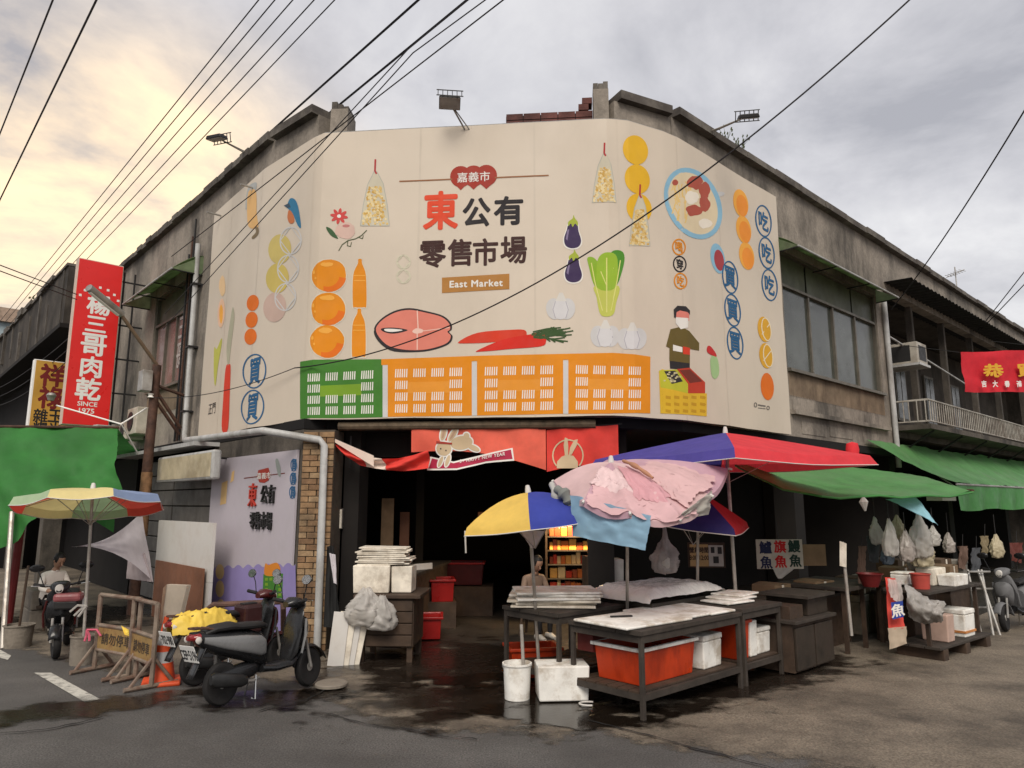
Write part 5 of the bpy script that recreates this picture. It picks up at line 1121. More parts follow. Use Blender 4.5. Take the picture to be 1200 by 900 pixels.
def blobbag(c, rx, ry, rz_, seed, amp=.2, n=28):
    q = MB(); 
    def fn(u, v):
        a = 2 * math.pi * u; b = math.pi * (v - .5); d = Vector((math.cos(a) * math.cos(b), math.sin(a) * math.cos(b), math.sin(b))); k = 1 + amp * .8 * (fbm(d.x * 1.6 + seed, d.y * 1.6, d.z * 1.6) + .16 * math.sin(a * 6 + 4 * fbm(d.z * 1.5, d.x, seed)) + .10 * math.sin(a * 11 + d.z * 5 + seed))
        return Vector(c) + Vector((d.x * rx * k, d.y * ry * k, d.z * rz_ * k))
    q.grid(fn, n, n // 2); return q
def bagmesh(c, r, h, seed, n=40, flat=.6):      # gathered at the top, folds running down to a lumpy bottom
    def fn(u, v):
        a = 2 * math.pi * u; R = r * (.10 + .95 * math.sin(math.pi * min(1, .02 + .74 * v ** 1.15))) if v < .97 else r * .05
        k = 1 + .22 * (1 - .5 * v) * math.sin(5 * a + seed + 3.5 * fbm(v * 2.4, seed, 1)) + .09 * math.sin(11 * a + 5 * v + seed) + .24 * fbm(math.cos(a) * 1.3 + seed, math.sin(a) * 1.3, v * 2.2)
        return Vector(c) + Vector((R * k * math.cos(a), R * k * math.sin(a) * flat, h * (.5 - v) + .05 * h * fbm(math.cos(a), v * 3, seed)))
    q = MB(); q.grid(fn, n, 26); return q
bagmesh(cw(-.04, -.05, .60), .21, .40, 3).build('film', m_bag, bg_, smooth='all'); bagmesh(cw(.14, -.07, .54), .16, .36, 8).build('film', m_bag, bg_, smooth='all')
for k in range(4):
    P = [G(391 + k * 6, 781 - k * .5), G(400 + k * 5, 780 - k)]; x0 = cb0.x - .34 + k * .06
    q = MB(); q.box((0, 0, 0), (.17, .018, .55)); o = q.build('leaning_board', m_card if k % 2 else m_white, None, bevel=.004); o.location = (x0 + .03, cb0.y - .10 + .02 * k, .275); o.rotation_euler = (-.10, .08 + .03 * k, .1)
    tag(o, ('leftmost pale board', 'second pale board from the left', 'third pale board from the left', 'rightmost pale board')[k] + ' leaning on the entrance cabinet', 'board', 'boards leaning on the cabinet')
ct = thing('hanging_coat', 'black coat hanging beside the grey drain pipe', 'coat', D(388, 735, 8.1))
q = drape(quadfn(D(383, 640, 8.25), D(391, 640, 8.25), D(399, 735, 8.05), D(379, 735, 8.05)), 12, 16, 2, .03); q.build('cloth', mat('black_cloth', (.012, .012, .012), rough=.9), ct, smooth='all')
q = drape(quadfn(D(386, 648, 8.2), D(393, 650, 8.2), D(395, 685, 8.1), D(391, 683, 8.1)), 6, 10, 4, .02); q.build('white_cloth', cloth('grey', (196, 190, 194), .3), ct, smooth='all')
# long counter, red tubs inside the aisle
ctr = thing('market_counter', 'long dark counter running into the aisle behind the cabinet', 'counter', (-1.25, 9.6, 0))
q = MB(); q.hexa([(-1.75, 8.9, 0), (-1.32, 8.85, 0), (-1.0, 11.5, 0), (-1.6, 11.5, 0), (-1.75, 8.9, .78), (-1.32, 8.85, .78), (-1.0, 11.5, .78), (-1.6, 11.5, .78)]); q.build('body', m_wood, ctr)
q = MB(); q.hexa([(-1.8, 8.85, .781), (-1.28, 8.8, .781), (-.96, 11.5, .781), (-1.6, 11.5, .781), (-1.8, 8.85, .82), (-1.28, 8.8, .82), (-.96, 11.5, .82), (-1.6, 11.5, .82)]); q.build('top', m_tblwood, ctr)
q = MB(); q.box((-1.22, 9.9, .86), (.34, .02, .08), .8); tag(q.build('price_board', m_white, None), 'small white board lying on the long aisle counter', 'board')
pr = G(503, 748); tote('red plastic tub on the aisle floor, nearest to the street', (pr.x, pr.y, .02), (.30, .42, .27), .1, m_redp, m_redp, group='red tubs in the aisle')
tote('red plastic tub standing on edge behind the nearest red tub', (pr.x + .06, pr.y + .95, .35), (.32, .42, .30), .15, m_redp, m_redp, group='red tubs in the aisle')
q = MB(); q.box((pr.x + .05, pr.y + .95, .175), (.4, .5, .35), .15); tag(q.build('low_stand', m_wood, None), 'dark low stand under the rear red tub in the aisle', 'stand')
tote('wide dark red tub deep inside the aisle', (-.75, 11.6, .45), (.6, .4, .34), 0, mat('dark_red_plastic', (.07, .006, .006), rough=.5), m_redp, group='red tubs in the aisle')
q = MB(); q.box((-.75, 11.6, .22), (.9, .6, .43)); tag(q.build('low_bench', m_wood, None), 'dark bench under the wide dark red tub', 'bench')

# ---- lit stall at the back of the aisle
Y0 = 10.7
ls = thing('goods_shelf', 'brightly lit shelf of orange and red packets deep in the aisle', 'shelf', (.95, Y0, 0))
x0, x1 = D(644, 660, Y0).x, D(700, 660, Y0).x
q = MB(); q.box(((x0 + x1) / 2, Y0 + .28, .75), (x1 - x0 + .1, .03, 1.5)); q.build('back_panel', m_wood, ls)
for x in (x0 - .05, x1 + .05): q = MB(); q.box((x, Y0 + .1, .75), (.03, .4, 1.5)); q.build('side_panel', m_wood, ls)
rr = random.Random(12); pk = [mat('packet_%d' % i, c, rough=.35, var=.1) for i, c in enumerate(((.62, .16, .03), (.55, .05, .02), (.72, .36, .08), (.78, .55, .25), (.35, .08, .03)))]
for r in range(6):
    z = .22 + r * .2; q = MB(); q.box(((x0 + x1) / 2, Y0 + .1, z), (x1 - x0 + .06, .36, .015)); q.build('shelf_board', m_tblwood, ls)
    x = x0
    while x < x1 - .05:
        w_ = rr.uniform(.05, .12); h_ = rr.uniform(.09, .17); q = MB(); q.box((x + w_ / 2, Y0 + .05, z + .009 + h_ / 2), (w_ * .92, .12, h_)); o = q.build('goods_packet', rr.choice(pk), None, bevel=.006)
        tag(o, 'small coloured packet standing on the lit shelf', 'packet', 'packets on the lit shelf'); x += w_
fl = thing('tube_lamp', 'warm lit tube lamp above the packet shelf in the aisle', 'lamp', ((x0 + x1) / 2, Y0 - .25, 1.62))
q = MB(); q.tube([(x0, Y0 - .25, 1.62), (x1, Y0 - .25, 1.62)], .018, 8); q.build('tube', mat('lamp_glow', (1, .72, .38), emit=20, var=0), fl)
q = MB(); q.box(((x0 + x1) / 2, Y0 - .25, 1.66), (x1 - x0 + .1, .07, .035)); q.build('housing', m_white, fl)
ld = bpy.data.lights.new('tube_light', 'AREA'); ld.energy = 20; ld.color = (1, .70, .36); ld.shape = 'RECTANGLE'; ld.size = .5; ld.size_y = .05
lo = bpy.data.objects.new('tube_light', ld); COL.objects.link(lo); lo.parent = fl; lo.matrix_parent_inverse = WM(fl).inverted(); lo.location = ((x0 + x1) / 2, Y0 - .28, 1.59); lo.rotation_euler = (R_(28), 0, 0)
bx = D(712, 680, 9.4); foam_box('pale grey carton standing behind the white panels under the pink umbrella', (bx.x, 9.3, .55), (.34, .3, .46), .1, lid=False, m=m_pvc)
q = MB(); q.box((bx.x, 9.35, .275), (.7, .5, .55)); tag(q.build('trestle_box', m_wood, None), 'dark wooden stand carrying the grey carton', 'stand')
wq = MB(); wq.box((bx.x - .24, 9.2, .80), (.16, .2, .5), .2); tag(wq.build('upright_case', m_wood, None), 'dark brown upright case beside the grey carton', 'case')

# ================================================================== TABLES AND FISH BOXES
def table(label, N0, lr, ll, h, shelf=.2, slats=3):
    N0 = Vector((N0[0], N0[1], 0)); t = thing('market_table', label, 'table', N0, group='fish stall tables'); R3, L3 = FR.d, -FL.d
    P = lambda r, l, z: N0 + R3 * r + L3 * l + Vector((0, 0, z)); g = .038
    def bx2(nm, r0, r1, l0, l1, z0, z1, m, bv=0): q = MB(); q.hexa([P(r0, l0, z0), P(r1, l0, z0), P(r1, l1, z0), P(r0, l1, z0), P(r0, l0, z1), P(r1, l0, z1), P(r1, l1, z1), P(r0, l1, z1)]); return q.build(nm, m, t, bevel=bv)
    for r in (0, lr - g):
        for l in (0, ll - g): bx2('leg', r, r + g, l, l + g, 0, h - .05, m_tblwood, .005)
    bx2('rail', g, lr - g, .003, .035, h - .11, h - .052, m_tblwood); bx2('rail', g, lr - g, ll - .035, ll - .003, h - .11, h - .052, m_tblwood); bx2('rail', .003, .035, g, ll - g, h - .11, h - .052, m_tblwood); bx2('rail', lr - .035, lr - .003, g, ll - g, h - .11, h - .052, m_tblwood)
    if shelf:
        bx2('shelf_rail', g, lr - g, .003, .04, shelf - .05, shelf, m_tblwood); bx2('shelf_rail', .003, .04, g, ll - g, shelf - .05, shelf, m_tblwood); bx2('shelf_rail', g, lr - g, ll - .04, ll - .003, shelf - .05, shelf, m_tblwood)
        for k in range(6): l0 = .045 + (ll - .09) * k / 6; bx2('shelf_slat', .005, lr - .005, l0, l0 + (ll - .09) / 6 - .012, shelf + .001, shelf + .016, m_wood)
    for k in range(slats): l0 = -.01 + (ll + .02) * k / slats; bx2('top_plank', -.02, lr + .02, l0, l0 + (ll + .02) / slats - .006, h - .05, h - .012, m_tblwood, .004)
    return t, P
tA, PA = table('front fish table on slim legs with an orange tub beneath', (1.04, 5.95), 1.52, .78, .70)
tB, PB = table('fish table right of the front one, nearer the brown cabinets', (2.20, 7.02), .74, .78, .72)
tD, PD = table('rear left table stacked with white panels', (.42, 6.62), .95, .74, .74)
tC, PC = table('rear table covered by a white plastic sheet', (1.35, 7.08), 1.05, .72, .76, shelf=0)
def on(P, r, l, z): p = P(r, l, z); return (p.x, p.y, p.z)
# under the front table
tote('large orange plastic tub with a white rim under the front fish table', on(PA, .52, .36, .218), (.80, .50, .30), AR, m_orange, m_foam)
foam_box('white foam box right of the orange tub', on(PA, 1.20, .26, .218), (.34, .30, .29), AR + .05)
tote('red plastic basin tucked behind the orange tub', on(PA, 1.15, .62, .218), (.5, .2, .2), AR, m_orange, m_orange, name='plastic_basin', cat='basin')
q = MB(); q.box(on(PA, .28, .70, .645 - .12), (.35, .18, .2), AR); tag(q.build('dark_crate', mat('dark_red_crate', (.10, .015, .012), rough=.6), None), 'dark red crate high behind the orange tub', 'crate')
# under the right table
tote('tall orange crate at the left end under the right fish table', on(PB, .16, .30, .218), (.2, .42, .36), AR, m_orange, m_orange, name='orange_crate', cat='crate')
foam_box('narrow upright white foam box beside the orange crate', on(PB, .35, .24, .218), (.14, .3, .34), AR, lid=False)
foam_box('white foam box with a wire handle at the right end of the tables', on(PB, .58, .26, .218), (.26, .3, .25), AR)
# left of the tables
pb2 = G(606, 820); bucket('dirty white bucket standing at the left end of the tables', (pb2.x, pb2.y, .012), .125, .30, m_foam, r0=.88)
q = MB(); q.tube([(pb2.x + .06, pb2.y + .05, .2), (pb2.x + .04, pb2.y + .1, .62)], .016, 8); tag(q.build('broom_handle', m_pole, None), 'grey broom handle standing in the dirty white bucket', 'handle')
px = G(662, 824); foam_box('scuffed white foam box on the wet ground left of the orange tub', (px.x - .02, px.y + .12, .02), (.46, .32, .29), .08, lid=False)
po = G(625, 800); tote('orange basin behind the dirty white bucket', (po.x, po.y + .25, .02), (.5, .34, .28), .2, m_orange, m_orange, name='plastic_basin', cat='basin')
hz = MB(); c0 = G(690, 828); hz.tube([(c0.x + .08 * math.cos(a * .5), c0.y + .06 * math.sin(a * .5), .024) for a in range(2, 11)], .008, 6); tag(hz.build('hose', m_white, None), 'short white hose end lying on the wet ground beside the tub', 'hose')
# on the tables: white panels, cutting boards, plastic sheet
rr = random.Random(4)
for k in range(6):
    q = MB(); q.box((0, 0, 0), (.84 + rr.uniform(-.08, .08), .56, .02)); o = q.build('white_panel', m_card if k < 3 else m_foam, None, bevel=.005); p = PD(.40 + rr.uniform(-.05, .05), .42 + rr.uniform(-.04, .04), .745 + k * .0235); o.location = p; o.rotation_euler = (0, 0, AC + .08 + rr.uniform(-.12, .12))
    tag(o, ('lowest', 'second lowest', 'third lowest', 'third highest', 'second highest', 'topmost')[k] + ' pale foam panel in the stack on the rear left table', 'panel', 'panels stacked on the rear left table')
for k, (r, l, sx, sy, lab) in enumerate(((.36, .36, .86, .62, 'long white cutting board at the left of the front table'), (.90, .40, .46, .66, 'white cutting board in the middle of the front table'), (1.30, .38, .40, .70, 'white cutting board at the right end of the front table'))):
    q = MB(); q.box((0, 0, 0), (sx, sy, .022)); o = q.build('cutting_board', m_foam, None, bevel=.009); p = PA(r, l, .703 + .001 * k); o.location = p; o.rotation_euler = (0, 0, AR - (.06 if k == 0 else .03)); tag(o, lab, 'cutting board', 'cutting boards on the front table')
q = MB(); q.box((0, 0, 0), (.2, .03, .012)); o = q.build('knife', m_black, None); o.location = PA(.32, .46, .722); o.rotation_euler = (0, 0, AC + .3); tag(o, 'dark knife lying on the long white cutting board', 'knife')
shf = thing('plastic_sheet', 'white plastic sheet draped over trays on the rear table', 'sheet', PC(.5, .3, .76))
def psf(u, v):
    p = PC(-.12 + 1.35 * u, -.06 + .80 * v, 0); e = min(1, 7 * min(u, 1 - u, v + .02, 1 - v)); z = .765 + .12 * max(0, e) ** .6 + .012 * fbm(u * 3, v * 2.5, 3) + .004 * fbm(u * 9, v * 8, 5); return Vector((p.x, p.y, z))
q = MB(); q.grid(psf, 44, 30); q.build('film', mat('milky_plastic', (.74, .725, .69), rough=.28, var=.1, scale=6), shf, smooth='all')
for k in range(3):
    q = MB(); q.box((0, 0, 0), (.44, .34, .018)); o = q.build('cutting_board', m_foam, None, bevel=.006); o.location = PB(.30 + .16 * k, .34 + .05 * k, .727 + k * .02); o.rotation_euler = (0, 0, AR + .1 * k - .1); tag(o, ('lowest', 'middle', 'topmost')[k] + ' white board stacked on the right fish table', 'cutting board', 'boards on the right table')

# ================================================================== UMBRELLAS AND LAUNDRY
cYl, cBl = cloth('u_yellow', (226, 190, 96)), cloth('u_blue', (58, 70, 158)); cPu, cRd = cloth('u_violet', (78, 72, 150), .3), cloth('u_red', (222, 66, 74), .4)
b1 = G(633, 806); a1 = D(619, 577, b1.y - .3)
umbrella('yellow and blue striped umbrella on a thin white pole at the entrance', (b1.x, b1.y, .012), a1, .66, .24, [cBl, cBl, cBl, cYl, cYl, cYl], tilt=(R_(1), R_(-7)), val=.07, rot0=R_(-93), sag=.01, n=6, pw=2.0)
q = drape(quadfn(D(610, 622, b1.y - .3), D(640, 622, b1.y - .3), D(628, 642, b1.y - .3), D(622, 642, b1.y - .3)), 6, 8, 3, .01); tag(q.build('tied_cloth', cloth('grey', (196, 190, 194), .3), None), 'small grey cloth tied to the pole of the yellow and blue umbrella', 'cloth')
st5 = MB(); e5 = D(545, 622, b1.y - .35); st5.tube([e5, e5 + Vector((.01, 0, -.2))], .008, 6); tag(st5.build('strap', m_white, None), 'white strap dangling from the left tip of the yellow and blue umbrella', 'strap')
b2 = (1.15, 7.45, .01); ap2 = D(745, 528, 6.9)
pinks = [cloth('u_pink', (202, 172, 172), .3), cloth('u_pink2', (186, 150, 162), .3), cloth('u_pink3', (196, 164, 166), .3)]
um = thing('umbrella', 'faded pink umbrella heaped with laundry over the fish tables', 'umbrella', b2, group='market umbrellas')
APX = D(716, 541, 6.75)
RIM = [D(649, 563, 6.75), D(684, 587, 6.15), D(738, 600, 5.95), D(795, 607, 5.85), D(832, 580, 6.2), D(853, 549, 6.8), D(800, 547, 7.4), D(705, 549, 7.4)]
def canopy(x, r, lift=0):                       # x: rim position 0..8, r: 0..1 from crown to rim
    i = int(x) % 8; f = x - int(x); e = RIM[i].lerp(RIM[(i + 1) % 8], f); p = APX.lerp(e, r); bow = .05 * math.sin(math.pi * r) - .05 * math.sin(math.pi * f) * r; return p + Vector((0, -.3 * lift, bow + lift))
q = MB(); q.tube([Vector(b2), APX.lerp(D(748, 562, 6.6), .6)], .016, 8); q.build('pole', m_pole, um, smooth=True)
q = MB(); q.lathe(APX, [(0, .06), (.018, .055), (.026, .02), (.03, -.01), (0, -.02)], 10); q.build('finial', m_white, um, smooth=True)
for k in range(8):
    q = MB(); q.grid(lambda u, w: canopy(k + w * .999, u), 10, 6); q.grid(lambda u, w: canopy(k + w * .999, 1) + Vector((0, 0, -.05 * u)), 1, 6); q.build('canopy_panel', pinks[k % 3], um, smooth=True)
    q = MB(); q.tube([canopy(k, r) + Vector((0, 0, -.012)) for r in (.03, .3, .6, 1.0)], .005, 5); q.build('rib', m_pole, um)
    q = MB(); q.tube([canopy(k, 1.0), canopy(k, 1.035)], .012, 6); q.build('rib_tip', m_white, um)
b3 = (2.45, 8.0, .01); ap3 = D(850, 507, 7.95)
umbrella('large violet and red umbrella above the laundry umbrella', b3, ap3, 1.47, .28, [cRd, cRd, cPu, cPu], tilt=(R_(0), R_(0)), val=.10, rot0=R_(-104), n=4, pole_r=.02, sag=.03, pw=1.1)
b4 = (2.0, 8.05, .01); ap4 = D(818, 575, 7.7)
umbrella('low violet and dark red umbrella half hidden under the pink one', b4, ap4, .66, .30, [cloth('u_red_dark', (150, 24, 32), .2), cloth('u_red_dark', (150, 24, 32), .2), cloth('u_navy', (40, 34, 88), .2), cloth('u_navy', (40, 34, 88), .2)], tilt=(R_(6), R_(6)), val=.06, rot0=R_(-70), sag=.02, n=4, pw=1.1)
# laundry on the pink umbrella
yl = 6.0
tw = thing('blue_towel', 'light blue cloth hanging from the front of the pink umbrella', 'towel', D(715, 645, yl))
q = drape(quadfn(D(669, 580, 6.28), D(764, 604, 5.86), D(757, 645, 5.86), D(671, 628, 6.28)), 26, 18, 4, .022, 4); q.build('cloth', cloth('towel', (132, 166, 188), .3), tw, smooth='all')
lau = [('pink blouse draped across the front of the laundry umbrella', 1.1, 3.5, .66, 1.03, (196, 160, 162), 3, .035), ('pale pink shirt spread on the left of the laundry umbrella', .9, 2.3, .30, .72, (208, 182, 182), 5, .028),
       ('rose floral cloth bunched in the middle of the laundry umbrella', 2.3, 3.4, .22, .80, (192, 144, 150), 8, .035), ('dusty pink towel on the right of the laundry umbrella', 3.3, 4.6, .35, .95, (194, 160, 160), 13, .03)]
for gi, (lab, x0_, x1_, r0_, r1_, rgb, sd_, amp) in enumerate(lau):
    t = thing('laundry_garment', lab, 'garment', canopy(x0_, r1_), group='laundry on the pink umbrella')
    def gf(u, v):
        x = x0_ + (x1_ - x0_) * u + .18 * fbm(v * 2.2, sd_, 1); r = r0_ + (r1_ - r0_) * v + .07 * fbm(u * 2.5, sd_, 2)
        e = min(1, 9 * min(u, 1 - u, v, 1 - v)); ph = u * 19 + 2.2 * fbm(u * 1.2 + sd_, v * 1.0, 4)
        return canopy(x, r, .012 + .008 * gi + e * amp * .7 * (.45 + .40 * math.sin(ph) * (.3 + .7 * v) + .25 * fbm(u * 2.2 + sd_, v * 1.8, 6)))
    q = MB(); q.grid(gf, 60, 34); q.build('cloth', cloth('g%d' % sd_, rgb, .2), t, smooth='all')
def fold_thing(name, label, cat, path, r, m):
    t = thing(name, label, cat, path[-1], group='laundry on the pink umbrella'); pp_ = []; rr_ = []
    for i in range(len(path) - 1):
        p0, p1, p2, p3 = path[max(0, i - 1)], path[i], path[i + 1], path[min(len(path) - 1, i + 2)]
        for k in range(6): f = k / 6; pp_.append(.5 * ((2 * p1) + (p2 - p0) * f + (2 * p0 - 5 * p1 + 4 * p2 - p3) * f * f + (3 * p1 - p0 - 3 * p2 + p3) * f ** 3)); rr_.append((r[i] * (1 - f) + r[i + 1] * f) * (1 + .25 * math.sin(9 * (i + f))))
    pp_.append(path[-1]); rr_.append(r[-1]); q = MB(); q.tube(pp_, rr_, 10); q.build('cloth', m, t, smooth=True)
fold_thing('cloth_strip', 'grey twisted rag hanging off the left tip of the umbrella', 'cloth', [D(646, 566, 6.6), D(652, 583, 6.5), D(659, 600, 6.5), D(655, 614, 6.5)], [.02, .04, .035, .025], cloth('ragg', (170, 168, 164), .2))
fold_thing('cloth_strip', 'dark grey bundled rag at the left rim of the umbrella', 'cloth', [D(652, 573, 6.5), D(662, 580, 6.4), D(668, 592, 6.4)], [.03, .055, .03], cloth('ragd', (120, 122, 118), .2))
fold_thing('cloth_strip', 'brown patterned scarf over the middle of the pink umbrella', 'cloth', [canopy(3.0, .2, .07), canopy(3.05, .4, .09), canopy(3.2, .6, .08)], [.012, .022, .012], cloth('scarf', (170, 124, 98), .2))
t = thing('laundry_garment', 'grey towel hanging from the right rim of the laundry umbrella', 'garment', D(810, 605, 6.2), group='laundry on the pink umbrella')
q = drape(quadfn(D(798, 602, 5.83), D(836, 574, 6.2), D(831, 603, 6.2), D(790, 610, 5.83)), 16, 14, 9, .03); q.build('cloth', cloth('greytowel', (168, 164, 156), .3), t, smooth='all')
cbg = thing('plastic_bag', 'clear plastic bag of cups hanging below the pink umbrella', 'bag', D(781, 670, 6.9)); bagmesh(D(780, 650, 6.9), .11, .36, 5).build('film', mat('clear_film', (.40, .37, .36), rough=.2, alpha=.55, var=.3, transl=.3), cbg, smooth='all'); blobbag(D(781, 660, 6.87), .05, .04, .06, 2, .2).build('cups', m_bag, cbg, smooth='all')
q = MB(); q.tube([D(776, 600, 6.9), D(779, 622, 6.9), D(780, 640, 6.9)], [.012, .02, .04], 8); q.build('knot', mat('clear_film', (.34, .31, .30)), cbg)

# ================================================================== RIGHT STREET
m_aw = mat('green_awning', (.115, .31, .10), rough=.5, var=.16, scale=2.2, transl=.35, spec=.4, bump=.35, bscale=2.5, dirt=(.16, .26, .13), damt=.5, dscale=1.5)
m_aw2 = mat('green_awning_front', (.07, .28, .065), rough=.45, var=.15, scale=3, transl=.3, spec=.4)
aw = thing('green_awning', 'sagging green tarpaulin awning below the violet and red umbrella', 'awning', FR.p(2.2, 2.2, .6))
TL, TR, BRm, BR, BL = D(862, 545, 8.9), D(1010, 541, 10.6), D(1075, 583, 8.3), D(1142, 574, 9.2), D(960, 580, 7.7)
def awf(u, v):
    top = TL.lerp(TR, u); top = top.lerp(D(1142, 573, 9.6), max(0, u - .5) * 2 * .55); c = [D(862, 547, 8.6), D(905, 566, 8.0), D(958, 580, 7.7), D(1010, 583.5, 7.9), D(1070, 582, 8.3), D(1140, 575, 9.1)]
    x = u * 5; i = min(4, int(x)); b = c[i].lerp(c[i + 1], x - i); p = top.lerp(b, v); p.z += -.05 * math.sin(math.pi * u) * math.sin(math.pi * v) + .012 * fbm(u * 5, v * 3, 2) + .014 * math.sin(u * 34 + 3 * fbm(u * 2, v, 4)) * v + .02 * math.sin(u * 9 + v * 2) * v; return p
q = MB(); q.grid(awf, 110, 16); q.build('sheet', m_aw, aw, smooth='all')
q = MB(); q.tube([awf(k / 12, 1.0) + Vector((0, 0, -.01)) for k in range(13)], .014, 6); q.build('hem', m_aw2, aw)
q = MB(); q.tube([D(1140, 575, 9.1), D(1085, 574, 10.4)], .02, 6); q.build('spar', m_rust, aw)
q = MB(); p_ = D(1012, 588, 7.9); q.tube([p_ + Vector((0, 0, .05)), p_, p_ + Vector((.01, 0, -.1))], [.015, .05, .01], 8); q.build('knot', m_bag, aw)
aw2 = thing('green_awning', 'long green shop awning with a scalloped valance at the right edge', 'awning', FR.p(9, 1.6, 1))
A0, A1, F0, F1 = FR.p(5.8, 2.86, .05), FR.p(20, 2.92, .05), FR.p(7.34, 2.08, 1.0), FR.p(20, 2.10, 1.0)
q = MB(); q.grid(lambda u, v: A0.lerp(A1, u).lerp(F0.lerp(F1, u), v) + Vector((0, 0, -.05 * math.sin(math.pi * v) + .012 * math.sin(u * 60 + 3 * fbm(u * 6, v, 2)) * v + .03 * fbm(u * 9, v * 2, 5))), 160, 10); q.build('sheet', m_aw, aw2, smooth='all')
q = MB(); q.grid(lambda u, v: F0.lerp(F1, u) + Vector((0, 0, -v * (.50 + .02 * math.sin(u * 26)))) + FR.n * (.03 * math.sin(u * 70 + v) * v), 120, 4); q.build('valance', m_aw2, aw2, smooth='all')
q = MB(); q.tube([F0 + Vector((0, 0, -.02)), F1 + Vector((0, 0, -.02))], .02, 6); q.build('front_bar', m_galv, aw2)
for a in (7.4, 10.5, 14): q = MB(); q.tube([FR.p(a, 2.76, .03), FR.p(a, 1.99, .98)], .016, 6); q.build('strut', m_galv, aw2)
rd_ = MB(); c_ = D(999, 527, 8.0); rd_.lathe(c_, [(0, -.09), (.06, -.08), (.07, 0), (.06, .07), (0, .09)], 14); tag(rd_.build('rolled_cloth', cloth('u_red', (222, 66, 74)), None, smooth=True), 'small red rolled cloth at the right tip of the big umbrella', 'cloth')
lbt = thing('blue_tarpaulin', 'small pale blue tarpaulin corner under the sagging green awning', 'tarpaulin', D(1070, 600, 8.6))
q = drape(quadfn(D(1036, 585, 8.7), D(1074, 582, 8.7), D(1101, 616, 8.3), D(1084, 606, 8.3)), 12, 10, 2, .02); q.build('sheet', cloth('palebl', (150, 196, 210), .4), lbt, smooth='all')
fx = MB(); fx.box(D(1103, 584, 9.2), (.3, .2, .06), .5); tag(fx.build('folded_sheet', m_white, None), 'folded white sheet tucked on the spar of the sagging green awning', 'sheet')

# fish sign, hours sign, cardboard
FG = Frame(D(914, 650, 9.0), (1, .05, 0)); zt_ = FG.o.z; FG.o = Vector((FG.o.x, FG.o.y, 0))
fs_ = thing('fish_sign', 'hanging cream sign with navy, red and green fish characters', 'sign', FG.p(0, zt_ - .2, 0))
(sa0, sz0), (sa1, sz1) = FG.hit(887.5, 667), FG.hit(940, 632)
q = MB(); q.fbox(FG, sa0, sa1, sz0, sz1, -.012, 0); q.build('panel', mat('cream_sign', (.40, .36, .30), rough=.7, var=.15), fs_, bevel=.01)
mN, mR2, mG2 = paint(24, 30, 66), paint(186, 20, 26), paint(20, 50, 40)
for ch, u, v, m in (('鱸', 897, 641.5, mN), ('旗', 914, 640.5, mR2), ('鰻', 930.5, 640, mG2), ('魚', 898, 659, mN), ('魚', 915, 658, mR2), ('魚', 932, 657, mG2)):
    a, z = FG.hit(u, v); letters('sign_lettering', ch, on_frame(FG, a, z, .004), .145, m, fs_, .035, 1.0)
q = MB(); q.tube([FG.p((sa0 + sa1) / 2, sz1, -.006), FG.p((sa0 + sa1) / 2 - .03, sz1 + .25, -.006)], .006, 5); q.build('cord', m_black, fs_)
q = drape(quadfn(FG.p(sa0 + .18, sz0 + .01, .01), FG.p(sa1 - .12, sz0 + .01, .01), FG.p(sa0 + .30, sz0 - .11, .02), FG.p(sa0 + .24, sz0 - .11, .02)), 8, 6, 2, .01); q.build('hanging_film', m_bag, fs_, smooth='all')
cdb = MB(); (ca0, cz0), (ca1, cz1) = FG.hit(941, 663, -.1), FG.hit(967, 638, -.1); cdb.fbox(FG, ca0, ca1, cz0, cz1, -.12, -.1); tag(cdb.build('cardboard_sheet', mat('cardboard', (.20, .13, .075), rough=.9), None), 'brown cardboard sheet hanging right of the fish sign', 'cardboard')
FH = Frame(D(826, 650, 9.2), FC.d); FH.o = Vector((FH.o.x, FH.o.y, 0)); hs = thing('hours_sign', 'small framed sign showing opening hours 8:00 to 12:00', 'sign', FH.p(0, .9, 0))
(ha0, hz0), (ha1, hz1) = FH.hit(807, 665), FH.hit(849, 636)
q = MB(); q.fbox(FH, ha0, ha1, hz0, hz1, -.02, 0); q.build('frame', m_wood, hs)
(b0_, c0_), (b1_, c1_) = FH.hit(809, 663.5), FH.hit(829.5, 638); q = MB(); q.fbox(FH, b0_, b1_, c0_, c1_, .001, .006); q.build('hours_panel', mat('ochre_panel', (.42, .28, .12), rough=.7), hs)
(d0_, e0_), (d1_, e1_) = FH.hit(831, 663.5), FH.hit(847, 639); q = MB(); q.fbox(FH, d0_, d1_, e0_, e1_, .001, .006); q.build('notice_panel', mat('pale_panel', (.40, .38, .34), rough=.7), hs)
for s, u, v, sz in (('營業時間', 819, 644.5, .07), ('8:00-12:00', 819.2, 653.5, .055), ('市場', 833.5 + 2, 645, .0)):
    if sz: a, z = FH.hit(u, v); letters('sign_lettering', s, on_frame(FH, a, z, .009), sz, m_wood, hs, .04, .8 if sz > .06 else .72)
for u0, v0, u1, v1 in ((833, 641, 837, 648), (841, 641, 845.5, 649), (836, 652, 842, 660)): (x0_, y0_), (x1_, y1_) = FH.hit(u0, v1), FH.hit(u1, v0); q = MB(); q.fbox(FH, x0_, x1_, y0_, y1_, .0065, .008); q.build('notice_mark', m_black, hs)
